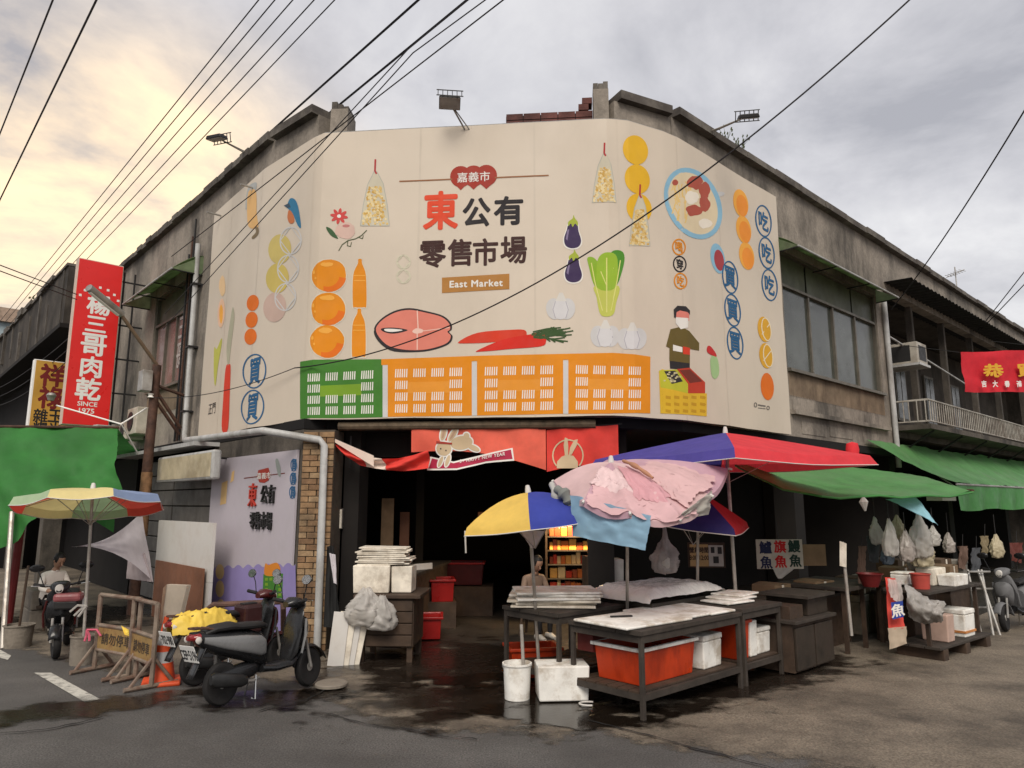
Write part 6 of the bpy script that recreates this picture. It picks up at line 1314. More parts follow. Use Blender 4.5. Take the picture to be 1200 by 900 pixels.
# brown cabinets with a clamped white tube
kb = thing('brown_cabinet', 'low worn brown cabinet right of the fish tables', 'cabinet', (2.9, 7.5, 0))
KP = lambda r, l, z: Vector((2.86, 7.40, 0)) + FR.d * r - FL.d * l + Vector((0, 0, z))
def kbx(nm, r0, r1, l0, l1, z0, z1, m, par=None, bv=0): q = MB(); q.hexa([KP(r0, l0, z0), KP(r1, l0, z0), KP(r1, l1, z0), KP(r0, l1, z0), KP(r0, l0, z1), KP(r1, l0, z1), KP(r1, l1, z1), KP(r0, l1, z1)]); return q.build(nm, m, par or kb, bevel=bv)
m_kb = mat('worn_brown_panel', (.034, .025, .017), rough=.7, var=.4, scale=4, dirt=(.03, .02, .015), damt=.6)
kbx('carcass', 0, .88, .06, .6, .03, .50, m_wood); kbx('front_panel', .02, .42, .03, .058, .05, .46, m_kb, bv=.006); kbx('front_panel', .45, .86, .03, .058, .05, .46, m_kb, bv=.006); kbx('top', -.03, .91, 0, .62, .501, .535, m_tblwood, bv=.005); kbx('drawer_box', .42, .88, .08, .55, .536, .72, m_kb, bv=.008); kbx('crate_body', .05, .34, .1, .5, .536, .66, m_wood); kbx('upper_top', .3, .95, .02, .58, .721, .75, m_tblwood)
tb_ = MB(); t0_, t1_ = D(987, 635, 8.1), D(998, 745, 8.05); tb_.tube([t0_, t1_], .018, 8); tag(tb_.build('prop_pole', m_pole, None), 'thin grey prop pole rising from the brown cabinet', 'pole')
tn = MB(); tn.hexa([D(984, 663, 8.05), D(992, 665, 8.05), D(992, 637, 8.05), D(984, 634, 8.05)] + [D(984, 663, 8.09), D(992, 665, 8.09), D(992, 637, 8.09), D(984, 634, 8.09)]); tag(tn.build('tag_card', m_card, None), 'upright cream card clipped to the thin prop pole', 'card')
# stall with sacks further right
SP = lambda r, l, z: G(1010, 790) + FR.d * (r * .55 + .62) + Vector((0, .3, 0)) - FL.d * l + Vector((0, 0, z))
st_ = thing('stall_bench', 'dark bench stall under the sagging green awning', 'stall', SP(.9, .5, 0))
def sbx(par, nm, r0, r1, l0, l1, z0, z1, m, bv=0): q = MB(); q.hexa([SP(r0, l0, z0), SP(r1, l0, z0), SP(r1, l1, z0), SP(r0, l1, z0), SP(r0, l0, z1), SP(r1, l0, z1), SP(r1, l1, z1), SP(r0, l1, z1)]); return q.build(nm, m, par, bevel=bv)
for r in (.06, 1.0, 1.95):
    for l in (.25, 1.0): sbx(st_, 'leg', r, r + .05, l, l + .05, 0, .7, m_wood)
sbx(st_, 'top', .0, 2.1, .2, 1.1, .70, .74, m_tblwood, .005); sbx(st_, 'back_panel', .02, 2.0, 1.02, 1.06, .05, .7, m_dark)
ap_ = thing('apron_cloth', 'red cloth with a blue fish character panel hanging on the stall', 'cloth', D(1048, 765, 8.0))
q = drape(quadfn(D(1036, 676, 8.25), D(1050, 678, 8.2), D(1062, 736, 8.0), D(1041, 738, 8.05)), 10, 16, 2, .015); q.build('red_cloth', cloth('apron', (196, 70, 60), .2), ap_, smooth='all')
q = drape(quadfn(D(1041, 736, 8.04), D(1062, 734, 8.0), D(1063, 754, 8.0), D(1043, 761, 8.03)), 8, 8, 4, .01); q.build('pale_hem', cloth('apronh', (176, 160, 140), .2), ap_, smooth='all')
q = drape(quadfn(D(1039, 678, 8.15), D(1056, 680, 8.1), D(1058, 712, 8.0), D(1044, 700, 8.05)), 10, 12, 6, .02); q.build('white_bag', m_bag, ap_, smooth='all')
P4 = [D(1046, 726, 7.96), D(1059, 723, 7.93), D(1058, 704, 7.93), D(1044, 706, 7.96)]; q = MB(); q.add(P4, [(0, 1, 2, 3)]); q.build('blue_panel', paint(40, 66, 150), ap_)
c4 = (P4[0] + P4[2]) / 2; ex = (P4[1] - P4[0]).normalized(); ey = (P4[3] - P4[0]).normalized(); nn4 = ex.cross(ey).normalized(); letters('cloth_lettering', '魚', lambda x, y, d=0: c4 + ex * x + ey * y + nn4 * (.004 + d), .13, cWht, ap_, .03)
sk = thing('grey_sack', 'slumped grey plastic sack on the bench beside the red cloth', 'sack', D(1085, 735, 8.1))
def skf(u, v):
    L_ = [(1061, 682, 1064, 722), (1072, 690, 1072, 728), (1084, 700, 1084, 731), (1096, 703, 1098, 731), (1107, 704, 1105, 727)]; x = u * 4; i = min(3, int(x)); f = x - i; a = [L_[i][k] * (1 - f) + L_[i + 1][k] * f for k in range(4)]
    w_ = math.sin(math.pi * v); p = D(a[0] + (a[2] - a[0]) * v, a[1] + (a[3] - a[1]) * v, 8.15 - .16 * w_); return p + Vector((0, -.05 * fbm(u * 4, v * 4, 2), .02 * fbm(u * 5, v * 5, 7)))
q = MB(); q.grid(skf, 26, 18); q.build('film', mat('grey_film', (.28, .26, .24), rough=.35, var=.2, scale=5), sk, smooth='all')
pbn = thing('low_bench', 'low plank bench on pallet feet carrying white boxes', 'bench', D(1130, 765, 8.2))
bA, bB = G(1106, 776), G(1163, 757); dB = (bB - bA).normalized(); nB = Vector((-dB.y, dB.x, 0)); BP2 = lambda r, l, z: bA + dB * r + nB * l + Vector((0, 0, z)); lnB = (bB - bA).length
def bbx(par, nm, r0, r1, l0, l1, z0, z1, m, bv=0): q = MB(); q.hexa([BP2(r0, l0, z0), BP2(r1, l0, z0), BP2(r1, l1, z0), BP2(r0, l1, z0), BP2(r0, l0, z1), BP2(r1, l0, z1), BP2(r1, l1, z1), BP2(r0, l1, z1)]); return q.build(nm, m, par, bevel=bv)
for r in (0.03, lnB * .45, lnB - .16): bbx(pbn, 'foot', r, r + .13, .0, .5, 0, .12, m_wood, .008)
for k in range(3): bbx(pbn, 'plank', -.05, lnB + .02, .0 + .17 * k, .16 + .17 * k, .121, .15, m_tblwood, .004)
for r in (-.04, lnB - .06): bbx(pbn, 'upright', r, r + .04, .1, .14, .151, .70, m_wood)
bbx(pbn, 'upper_shelf', -.06, lnB + .04, .06, .56, .701, .735, m_tblwood, .005)
pp = BP2(lnB * .30, .2, .152); foam_box('pinkish foam box at the left of the low bench', pp, (.2, .3, .30), math.atan2(dB.y, dB.x), lid=False, m=mat('pink_foam', (.46, .32, .26), rough=.8, var=.15))
pp = BP2(lnB * .68, .2, .152); foam_box('white foam box with an orange tape band on the low bench', pp, (.32, .3, .31), math.atan2(dB.y, dB.x), strap=mat('orange_tape', (.5, .2, .06), rough=.5))
pp = BP2(lnB * .15, .25, .737); bucket('red plastic pail on the upper shelf beside the grey sack', pp, .105, .17, mat('pail_red', (.40, .06, .045), rough=.45, var=.15), handle=False, r0=.85)
for k, (f, w_, h_, lab) in enumerate(((.62, .42, .13, 'white foam tray lying on the upper shelf beside the red pail'), (.55, .40, .08, 'flat cream tray behind the white foam tray'))):
    pp = BP2(lnB * f, .36 - .2 * (k == 0) + .0, .737); foam_box(lab, pp, (w_, .2, h_ + .12 * k), math.atan2(dB.y, dB.x), lid=False, m=m_foam if k == 0 else m_card)
pp = D(1058, 683, 8.7); foam_box('white foam carton at the back of the bench stall', (pp.x, pp.y, .76), (.24, .2, .14), AR)
bw = D(1021, 695, 8.6); bucket('dark red enamel bowl standing on the bench stall', (bw.x, bw.y, .742), .14, .15, mat('bowl_red', (.13, .012, .012), rough=.5), handle=False, r0=.6)
# bags hanging under the awning
for k, (u, v, rx, rz_, m, lab) in enumerate(((1043, 630, .08, .22, m_bag, 'white plastic bag bundle hanging leftmost under the awning'), (1062, 640, .09, .18, mat('film_b', (.34, .30, .27), rough=.35, alpha=.9), 'dim grey plastic bag hanging second from the left under the awning'), (1078, 628, .12, .26, m_bag, 'large milky plastic bag bundle hanging in the middle under the awning'), (1081, 648, .12, .17, mat('film_y', (.42, .36, .24), rough=.35, alpha=.9), 'yellowish plastic bag bundle hanging below the milky one'), (1094, 628, .07, .12, m_bag, 'small white knotted plastic bag hanging rightmost under the awning'), (1040, 650, .07, .12, mat('film_bl', (.10, .13, .17), rough=.35, alpha=.9), 'dark blue plastic bag hanging low at the left under the awning'))):
    p = D(u, v, 8.6 + .05 * k); t = thing('hanging_bag', lab, 'bag', p, group='plastic bags hanging under the awning'); bagmesh(p, rx, rz_ * 2, k + 2).build('film', m, t, smooth='all'); q = MB(); q.tube([p + Vector((0, 0, rz_ * .8)), p + Vector((.01, .02, rz_ + .22))], .006, 5); q.build('cord', m_black, t)
# folding rack
rk = thing('folding_rack', 'folded steel rack standing beside the low bench', 'rack', G(1150, 752))
for u0, u1 in ((1134, 1146), (1150, 1160), (1146, 1168)):
    q = MB(); q.tube([D(u0, 668, 10.2), G(u1 + 4, 745)], .018, 6); q.build('leg', m_galv, rk)
for v in (670, 690, 712): q = MB(); q.tube([D(1134 + (v - 668) * .15, v, 10.1), D(1160 + (v - 668) * .15, v, 10.1)], .014, 6); q.build('rung', m_galv, rk)
# window AC box and red banner over the right street
acb = thing('window_air_conditioner', 'boxy air conditioner in an open frame above the balcony', 'air conditioner', FR.p(8.6, 4.8, .2))
ax0, ax1, az0, az1 = 8.05, 8.62, 4.52, 5.02
q = MB(); q.fbox(FR, ax0, ax1, az0 + .05, az1, -.3, .34); q.build('case', mat('ac_cream', (.36, .33, .28), rough=.5, var=.2, dirt=(.12, .09, .06), damt=.5), acb, bevel=.015)
q = MB(); q.fbox(FR, ax0 + .08, ax1 - .08, az0 + .12, az1 - .07, .341, .346); q.build('grille', m_black, acb); q = MB(); q.fbox(FR, ax0 - .05, ax1 + .02, az0, az0 + .048, -.3, .38); q.build('tray', m_pvc, acb)
q = MB(); q.add([FR.p(ax0 - .001, az0 + .1, -.25), FR.p(ax0 - .001, az0 + .1, .2), FR.p(ax0 - .001, az1 - .06, .2), FR.p(ax0 - .001, az1 - .06, -.25)], [(0, 1, 2, 3)]); q.build('side_grille', m_black, acb)
q = MB(); q.tube([FR.p(7.4, 5.05, .06), FR.p(12.5, 4.6, .06)], .022, 6); q.build('pipe_rail', m_pvc, mk)
rbn = thing('red_street_banner', 'red cloth banner with gold and white mirrored characters over the right street', 'banner', D(1165, 458, 11)) 
y1 = 11.0; q4 = (D(1124.5, 413, y1), D(1245, 409, y1 + 1.0), D(1245, 460, y1 + 1.0), D(1131.5, 459, y1)); ff = quadfn(*q4)
q = drape(ff, 20, 10, 3, .03, 2); q.build('cloth', cloth('street_red', (206, 44, 56), .3), rbn, smooth='all')
ex = (q4[1] - q4[0]).normalized(); nb_ = Vector((ex.y, -ex.x, 0))
def rtx(s, u, v, sz, m, sx=1): c = D(u, v, y1 - .06 + (u - 1124) / 120); letters('banner_lettering', s, lambda x, y, d=0: c - ex * x + Vector((0, 0, y)) + nb_ * (.06 + d), sz, m, rbn, .04, sx)
gold = paint(222, 168, 50)
rtx('恭', 1160, 435, .21, gold, 2.2); rtx('賀', 1199, 434, .21, gold, 2.2)
for ch, u in (('吉', 1149, ), ('大', 1162), ('春', 1176), ('新', 1190)): rtx(ch, u, 450.5, .10, cWht, 1.2)
for p in (q4[0], q4[1]): q = MB(); q.tube([p, p + Vector((-.6, .9, .35))], .005, 5); q.build('cord', m_black, rbn)

# ---- more goods crowding the shaded right-hand stalls
cb_m = mat('cardboard', (.20, .13, .075), rough=.9); rr = random.Random(21)
def carton(label, c, d, rz, m=None):
    t = thing('carton', label, 'carton', c, rz, 'cartons in the shaded stalls'); x, y, h = d
    q = MB(); q.box((0, 0, h / 2), d); local(t, q, 'body', m or cb_m, bevel=.006)
    for s in (-1, 1): q = MB(); q.box((s * x * .26, 0, h + .006), (x * .47, y * .98, .008), m=Matrix.Rotation(s * .10, 4, 'Y')); local(t, q, 'flap', m or cb_m)
    q = MB(); q.box((0, -y / 2 - .001, h * .5), (.05, .002, h)); local(t, q, 'tape', m_card)
    return t
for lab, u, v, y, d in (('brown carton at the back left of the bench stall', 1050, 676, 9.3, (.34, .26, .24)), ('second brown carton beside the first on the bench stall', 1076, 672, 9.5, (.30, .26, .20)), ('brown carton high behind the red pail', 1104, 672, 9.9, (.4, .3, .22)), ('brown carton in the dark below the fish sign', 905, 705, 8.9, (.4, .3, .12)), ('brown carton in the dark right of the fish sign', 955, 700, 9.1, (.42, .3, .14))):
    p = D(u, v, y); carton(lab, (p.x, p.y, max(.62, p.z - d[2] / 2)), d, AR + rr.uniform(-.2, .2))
for k, (u, y, w_) in enumerate(((905, 8.9, 1.1), (955, 9.15, .9), (1062, 9.5, .9), (1104, 9.95, .8))):
    p = D(u, 700, y); t = thing('back_counter', ('dark counter under the fish sign', 'dark counter right of the fish sign', 'dark counter behind the bench stall', 'dark counter behind the red pail')[k], 'counter', (p.x, p.y, 0), AR, 'dark counters in the shaded stalls')
    q = MB(); q.box((0, 0, .29), (w_, .45, .58)); local(t, q, 'body', m_wood); q = MB(); q.box((0, 0, .60), (w_ + .06, .5, .035)); local(t, q, 'top', m_tblwood)
cl_c = [cloth('dim_a', (96, 76, 66), .2), cloth('dim_b', (72, 74, 78), .2), cloth('dim_c', (120, 108, 84), .2), cloth('dim_d', (90, 46, 40), .2)]  # cloth colours darkened to carry the shade of the stalls
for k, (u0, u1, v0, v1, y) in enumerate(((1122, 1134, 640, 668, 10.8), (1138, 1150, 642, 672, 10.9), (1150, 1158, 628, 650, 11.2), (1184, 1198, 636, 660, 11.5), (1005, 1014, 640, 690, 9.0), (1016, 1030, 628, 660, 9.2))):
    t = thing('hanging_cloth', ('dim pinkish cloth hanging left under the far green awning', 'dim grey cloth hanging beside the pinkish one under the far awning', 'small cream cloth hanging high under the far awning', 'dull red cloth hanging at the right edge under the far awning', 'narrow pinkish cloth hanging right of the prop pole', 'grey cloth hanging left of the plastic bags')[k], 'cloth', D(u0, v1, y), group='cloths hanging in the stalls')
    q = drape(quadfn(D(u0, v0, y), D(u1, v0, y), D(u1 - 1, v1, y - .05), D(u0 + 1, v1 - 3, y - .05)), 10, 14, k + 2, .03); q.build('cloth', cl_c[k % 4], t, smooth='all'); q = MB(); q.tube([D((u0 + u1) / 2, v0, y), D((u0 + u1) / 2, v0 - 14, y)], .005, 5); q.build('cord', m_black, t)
# dim posters and a hanging strip inside the entrance
for k, (u0, u1, v0, v1, y, m) in enumerate(((446, 462, 584, 640, 10.2, cb_m), (468, 480, 600, 640, 10.6, m_ply), (560, 580, 600, 622, 12.5, m_ply))):
    a, b = D(u0, v1, y), D(u1, v0, y); q = MB(); q.box(((a.x + b.x) / 2, y, (a.z + b.z) / 2), (b.x - a.x, .02, b.z - a.z)); tag(q.build('wall_poster', m, None), ('tall brown poster hanging inside the left of the entrance', 'narrow reddish poster beside the tall brown one', 'small reddish board hanging deep in the aisle')[k], 'poster')

for k in range(16):                             # cartons and foam boxes stacked at the back of the stalls
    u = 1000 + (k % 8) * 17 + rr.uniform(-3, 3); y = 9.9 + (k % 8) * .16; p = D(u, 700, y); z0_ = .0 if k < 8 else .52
    if k % 3: carton('dim brown carton stacked against the back of the shaded stalls', (p.x, p.y, z0_), (.36, .3, .5 if k < 8 else rr.uniform(.2, .42)), AR + rr.uniform(-.15, .15), mat('dim_carton', (.085, .055, .034), rough=.9, var=.3))  # darkened copy of the cardboard, stall shade put into its colour
    else: foam_box('grubby foam box stacked among the dim cartons of the shaded stalls', (p.x, p.y, z0_), (.36, .3, .5 if k < 8 else rr.uniform(.2, .36)), AR + rr.uniform(-.15, .15), m=mat('dark_foam', (.22, .20, .17), rough=.9, var=.3), group='grubby foam boxes at the back')  # foam much darker than in the other boxes
for k, (u, v, rx, h_, m) in enumerate(((1026, 622, .07, .34, m_bag), (1052, 618, .08, .30, MATS['film_y']), (1070, 656, .07, .26, MATS['film_b']), (1112, 636, .07, .26, MATS['film_b']), (1168, 640, .08, .3, MATS['film_y']))):
    p = D(u, v, 9.0 + .3 * (k > 2)); t = thing('hanging_bag', ('slim white bag hanging left of the big bundle', 'yellowish bag hanging behind the big bundle', 'grey bag hanging low below the bundle', 'grey bag hanging right of the bundle', 'yellowish bag hanging under the far awning')[k], 'bag', p, group='plastic bags hanging under the awning'); bagmesh(p, rx, h_, k + 9).build('film', m, t, smooth='all'); q = MB(); q.tube([p + Vector((0, 0, h_ * .45)), p + Vector((0, 0, h_ * .5 + .25))], .005, 5); q.build('cord', m_black, t)
# ================================================================== SCOOTERS
def loft(secs, n=16, pw=2.6):                   # secs: (x, z_centre, half_width, half_height, y)
    q = MB(); k = len(secs)
    for s in secs:
        x, zc, hw, hh = s[:4]; y0 = s[4] if len(s) > 4 else 0
        for j in range(n):
            a = 2 * math.pi * j / n; c, s_ = math.cos(a), math.sin(a); q.v.append((x, y0 + hw * math.copysign(abs(c) ** (2 / pw), c), zc + hh * math.copysign(abs(s_) ** (2 / pw), s_)))
    for i in range(k - 1):
        for j in range(n): a = i * n + j; b = i * n + (j + 1) % n; q.f.append((a, b, b + n, a + n))
    q.f.append(tuple(range(n))); q.f.append(tuple((k - 1) * n + j for j in range(n))); return q
def scooter(label, pos, head, cbody, cside, plate, lean=.06, steer=.25, light=None, sc=.80):
    t = thing('scooter', label, 'scooter', pos, head, 'parked scooters'); t.rotation_euler = (lean, 0, head); t.scale = (sc * .96, sc, sc * 1.08)
    mB = mat('scooter_' + cbody[0], cbody[1], rough=.3, var=.08, coat=.25, spec=.3); mS = mat('scooter_' + cside[0], cside[1], rough=.3, var=.08, coat=.3); mK = mat('scooter_black', (.009, .009, .0095), rough=.4, var=.15, spec=.25)
    W, r, tr = 1.12, .205, .052
    RX = Matrix.Rotation(math.pi / 2, 4, 'X')
    def wheel(x, st=0):
        Mx = Matrix.Translation((x, 0, r)) @ Matrix.Rotation(st, 4, 'Z') @ RX
        q = MB(); q.lathe((0, 0, 0), [(r - tr * 1.6 + 0, -.03), (r - tr * .9, -tr * .95), (r - tr * .35, -tr * .85), (r, -tr * .3), (r, tr * .3), (r - tr * .35, tr * .85), (r - tr * .9, tr * .95), (r - tr * 1.6, .03)], 28, Mx); ty = local(t, q, 'tyre', m_rubber, smooth=True)
        q = MB(); q.lathe((0, 0, 0), [(0, -.035), (.045, -.035), (.05, -.02), (.12, -.012), (.135, -.03), (.135, .03), (.12, .012), (.05, .02), (.045, .035), (0, .035)], 20, Mx); ri = q.build('rim', m_galv, None, smooth=True); ri.parent = ty
    wheel(0); wheel(W, steer)
    L_ = lambda q, nm, m, **k: local(t, q, nm, m, **k)
    # frame and engine
    L_(loft([(-.02, .25, .06, .07), (.15, .27, .075, .09), (.38, .30, .07, .08), (.46, .33, .04, .05)]), 'engine', mK, smooth=True)
    # rear body, side panels, tail
    L_(loft([(-.36, .70, .05, .03), (-.28, .66, .10, .07), (-.10, .60, .135, .11), (.12, .56, .15, .14), (.32, .52, .15, .16), (.45, .47, .13, .17), (.50, .44, .10, .15)]), 'rear_body', mB, smooth=True)
    for s in (-1, 1): L_(loft([(-.26, .645, .03, .03, s * .085), (-.05, .60, .035, .06, s * .12), (.2, .56, .04, .085, s * .138), (.40, .52, .03, .10, s * .135), (.47, .5, .01, .07, s * .12)]), 'side_panel', mS, smooth=True)
    L_(loft([(-.24, .70, .09, .03), (-.12, .735, .125, .04), (.08, .74, .14, .045), (.16, .725, .135, .035), (.3, .72, .135, .04), (.46, .715, .11, .035), (.53, .69, .06, .025)]), 'seat', mat('seat_vinyl', (.016, .015, .015), rough=.6, var=.15, bump=.05), smooth=True)
    # floorboard, leg shield, front
    L_(loft([(.44, .29, .13, .045), (.60, .27, .16, .035), (.80, .28, .16, .035), (.88, .33, .13, .05)]), 'floorboard', mK, smooth=True)
    L_(loft([(.80, .33, .12, .05), (.86, .45, .18, .12), (.90, .60, .19, .16), (.955, .74, .16, .12), (.99, .83, .09, .05)], 18), 'leg_shield', mK if light is None else light, smooth=True)
    L_(loft([(.90, .48, .10, .12), (.98, .58, .16, .16), (1.04, .62, .12, .12), (1.08, .60, .06, .07)], 18), 'front_cowl', mB, smooth=True)
    for s in (-1, 1): q = MB(); q.tube([(.985, s * .15, .72), (.945, s * .195, .55), (.90, s * .19, .38)], .014, 6); L_(q, 'shield_trim', mS, smooth=True)
    L_(loft([(.80, .88, .06, .03), (.88, .90, .12, .055), (.96, .885, .125, .06), (1.03, .855, .08, .045), (1.06, .84, .03, .02)]), 'handlebar_cowl', mB, smooth=True)
    q = MB(); q.lathe((1.035, 0, .86), [(0, .03), (.05, .02), (.06, -.01)], 16, Matrix.Rotation(math.pi / 2, 4, 'Y')); L_(q, 'headlight', m_white, smooth=True)
    q = MB(); q.tube([(.86, -.30, .925), (.905, -.14, .90), (.905, .14, .90), (.86, .30, .925)], .014, 8); L_(q, 'handlebar', mK, smooth=True)
    for s in (-1, 1):
        q = MB(); q.tube([(.895, s * .2, .905), (.85, s * .335, .93)], .021, 10); L_(q, 'grip', m_rubber, smooth=True)
        q = MB(); q.tube([(.935, s * .25, .905), (.925, s * .36, .915)], .006, 5); L_(q, 'brake_lever', m_chrome)
        q = MB(); q.tube([(.90, s * .21, .91), (.91, s * .25, 1.03), (.90, s * .285, 1.10)], .007, 6); mi = L_(q, 'mirror_stem', mK, smooth=True)
        Mm = Matrix.Translation((.885, s * .30, 1.135)) @ Matrix.Rotation(R_(-80), 4, 'Y') @ Matrix.Diagonal((.62, 1.15, 1, 1))
        q = MB(); q.lathe((0, 0, 0), [(0, -.03), (.066, -.02), (.084, 0), (.08, .006)], 16, Mm); L_(q, 'mirror_shell', mK, smooth=True)
        q = MB(); q.lathe((0, 0, 0), [(0, .0065), (.078, .0065)], 16, Mm); L_(q, 'mirror_glass', m_chrome)
        q = MB(); q.tube([(W, s * .065, r), (W - .07, s * .06, .50)], .018, 8); L_(q, 'fork_leg', m_galv, smooth=True)
    # mudguards
    q = MB(); q.grid(lambda u, v: (W + (r + .03) * math.cos(R_(20 + 150 * u)), (v - .5) * .13, r + (r + .03) * math.sin(R_(20 + 150 * u)) - abs(v - .5) * .05), 14, 4); L_(q, 'front_mudguard', mB, smooth='all', solid=.008)
    q = MB(); q.grid(lambda u, v: (-.30 - .06 * u + .1 * (1 - u), (v - .5) * .14, .60 - .30 * u), 6, 3); L_(q, 'rear_mudguard', mK, smooth='all', solid=.01)
    # tail lamp, indicators, plate, rack
    L_(loft([(-.395, .675, .05, .022), (-.36, .675, .10, .035), (-.30, .68, .115, .04)]), 'tail_lamp', mat('tail_red', (.20, .008, .008), rough=.15, var=.05, coat=.6), smooth=True)
    for s in (-1, 1): q = MB(); q.lathe((-.335, s * .125, .655), [(0, -.03), (.03, -.02), (.035, 0), (0, .03)], 10, Matrix.Rotation(math.pi / 2, 4, 'X')); L_(q, 'indicator', m_white, smooth=True)
    Mp = Matrix.Translation((-.375, 0, .53)) @ Matrix.Rotation(R_(-24), 4, 'Y')
    q = MB(); q.box((0, 0, 0), (.006, .25, .135), m=Mp) if False else q.hexa([Mp @ Vector(v) for v in ((-.003, .155, -.085), (-.003, -.155, -.085), (.003, -.155, -.085), (.003, .155, -.085), (-.003, .155, .085), (-.003, -.155, .085), (.003, -.155, .085), (.003, .155, .085))])
    pl = L_(q, 'number_plate', mat('plate_white', (.70, .69, .66), rough=.4, var=.05))
    lt = letters('plate_lettering', plate, lambda x, y, d=0: Mp @ Vector((-.0055 - d, -x, y - .01)), .10, mat('plate_ink', (.015, .015, .02), rough=.6), None, .03, .62); lt.parent = pl
    q = MB(); 
    for s in (-1, 1): q.tube([(-.05, s * .10, .72), (-.25, s * .09, .755), (-.36, s * .07, .76)], .011, 6)
    for x in (-.2, -.28, -.35): q.tube([(x, -.085, .755), (x, .085, .755)], .009, 6)
    L_(q, 'rear_rack', m_rust)
    # exhaust on the right side, stand on the left, swing cover
    q = MB(); q.tube([(.42, -.06, .2), (.30, -.13, .19), (.16, -.15, .21)], .018, 8); L_(q, 'exhaust_pipe', m_galv, smooth=True)
    L_(loft([(.22, .215, .03, .04, -.15), (.14, .225, .05, .065, -.155), (-.16, .27, .055, .07, -.165), (-.21, .28, .035, .045, -.165)]), 'muffler', mat('muffler_black', (.03, .03, .03), rough=.4, metal=.4, var=.3), smooth=True)
    q = MB(); q.tube([(.42, .10, .26), (.40, .19, .015)], .012, 6); L_(q, 'side_stand', m_chrome)
    q = MB(); q.tube([(.36, -.10, .24), (.33, -.14, .02), (.33, -.08, .02)], .012, 6); L_(q, 'centre_stand', m_chrome)
    for s in (1,): q = MB(); q.tube([(0, s * .10, .23), (-.02, s * .11, .55)], .022, 8); L_(q, 'shock_absorber', m_galv, smooth=True)
    return t
BLK, SIL, MAR, GRY = ('black', (.013, .013, .014)), ('silver', (.16, .16, .16)), ('maroon', (.06, .010, .010)), ('pearl', (.13, .13, .135))
h1 = math.pi / 2 - R_(40)
pA_ = G(258, 829); s1 = scooter('black and silver scooter parked nearest the camera with its number plate showing', (pA_.x, pA_.y + .0, .012), h1, BLK, SIL, 'CEP·5196', lean=-.07)
pB_ = G(226, 806); s2 = scooter('black and maroon scooter behind the silver one, covered with a yellow raincoat', (pB_.x, pB_.y + .05, .006), h1 - .02, MAR, BLK, '·702·980', lean=-.06)
# yellow raincoat over the second scooter
yr = thing('yellow_raincoat', 'bright yellow raincoat bundled over the seat of the rear scooter', 'raincoat', (pB_.x, pB_.y, .8))
dh = Vector((math.cos(h1), math.sin(h1), 0)); nh = Vector((-dh.y, dh.x, 0)); o_ = Vector((pB_.x, pB_.y + .05, 0)); k_ = .68; mY = cloth('rain', (216, 184, 78), .15, rough=.5)
def yf(u, v):
    x = -.42 + .95 * u; w_ = (v - .5) * 2; e = math.sin(math.pi * min(1, max(0, u * 1.02))) ** .5; y = w_ * .24 * (.4 + .6 * e); z = .86 + .17 * e * (1 - abs(w_) ** 2.2) - .12 * abs(w_) ** 3 + .05 * fbm(u * 3.5, v * 3, 3) + .018 * math.sin(u * 22 + 6 * fbm(u * 3, v * 3, 5)) * e; return o_ + (dh * x + nh * (y + .02 * fbm(u * 4, v * 4, 8)) + Vector((0, 0, z))) * k_
q = MB(); q.grid(yf, 44, 26); q.build('cloth', mY, yr, smooth='all')
# dark carrier box strapped behind the raincoat
cbx = thing('carrier_case', 'dark maroon carrier case on the footboard of the rear scooter', 'case', (pB_.x, pB_.y, .7)); c_ = o_ + dh * .50; q = MB(); q.box(c_ + Vector((0, 0, .56)), (.2, .24, .28), h1); q.build('shell', mat('maroon_case', (.035, .012, .012), rough=.35), cbx, bevel=.03); q = MB(); q.box(c_ + Vector((0, 0, .705)), (.15, .08, .018), h1); q.build('handle', m_black, cbx, bevel=.006)
q = MB(); q.box(c_ + Vector((0, 0, .31)), (.18, .2, .20), h1); q.build('base', m_black, cbx)
# white basket frame between the scooters; brown rail behind them
q = MB(); p0 = D(243, 713, 8.2); q.tube([G(242, 775) + Vector((0, 0, .02)), p0, p0 + Vector((.06, 0, .04)), D(330, 705, 8.0), D(332, 712, 8.0), G(332, 770) + Vector((0, 0, .02))], .03, 8); tag(q.build('pipe_rail', mat('brown_pipe', (.11, .06, .045), rough=.6, var=.3), None, smooth=True), 'brown bent pipe rail in front of the lilac mural', 'rail')
dr = thing('manhole_lid', 'round grey lid lying by the front wheel of the scooters', 'lid', G(388, 806)); q = MB(); g_ = G(388, 806); q.lathe((g_.x, g_.y, .02), [(0, 0), (.15, 0), (.15, .02), (.14, .03), (0, .03)], 24); q.build('disc', m_cement, dr)
pC_ = G(70, 772); scooter('dark scooter with a pink top box parked under the rainbow parasol', (pC_.x - .36, pC_.y + .72, .01), R_(-66), BLK, MAR, 'LXK·21', lean=.05, light=mat('scooter_black', (.012, .012, .013)))
q = MB(); q.box((pC_.x + .02, pC_.y + .02, .66), (.28, .18, .09), .3); tag(q.build('pink_case', mat('pink_case', (.26, .08, .085), rough=.4), None, bevel=.03), 'pink case resting on the handlebars of the dark scooter', 'case')
q = MB(); q.box((pC_.x + .0, pC_.y + .05, .58), (.24, .22, .10), .3); tag(q.build('front_basket', m_black, None, bevel=.02), 'black basket on the front of the scooter with the pink case', 'basket')
pD_ = G(1196, 742); scooter('grey scooter parked in shade at the right edge behind the rack', (pD_.x + .6, pD_.y + .5, .01), R_(-150), GRY, GRY, 'MWP·63', lean=.05, light=mat('scooter_pearl', (.13, .13, .135)))

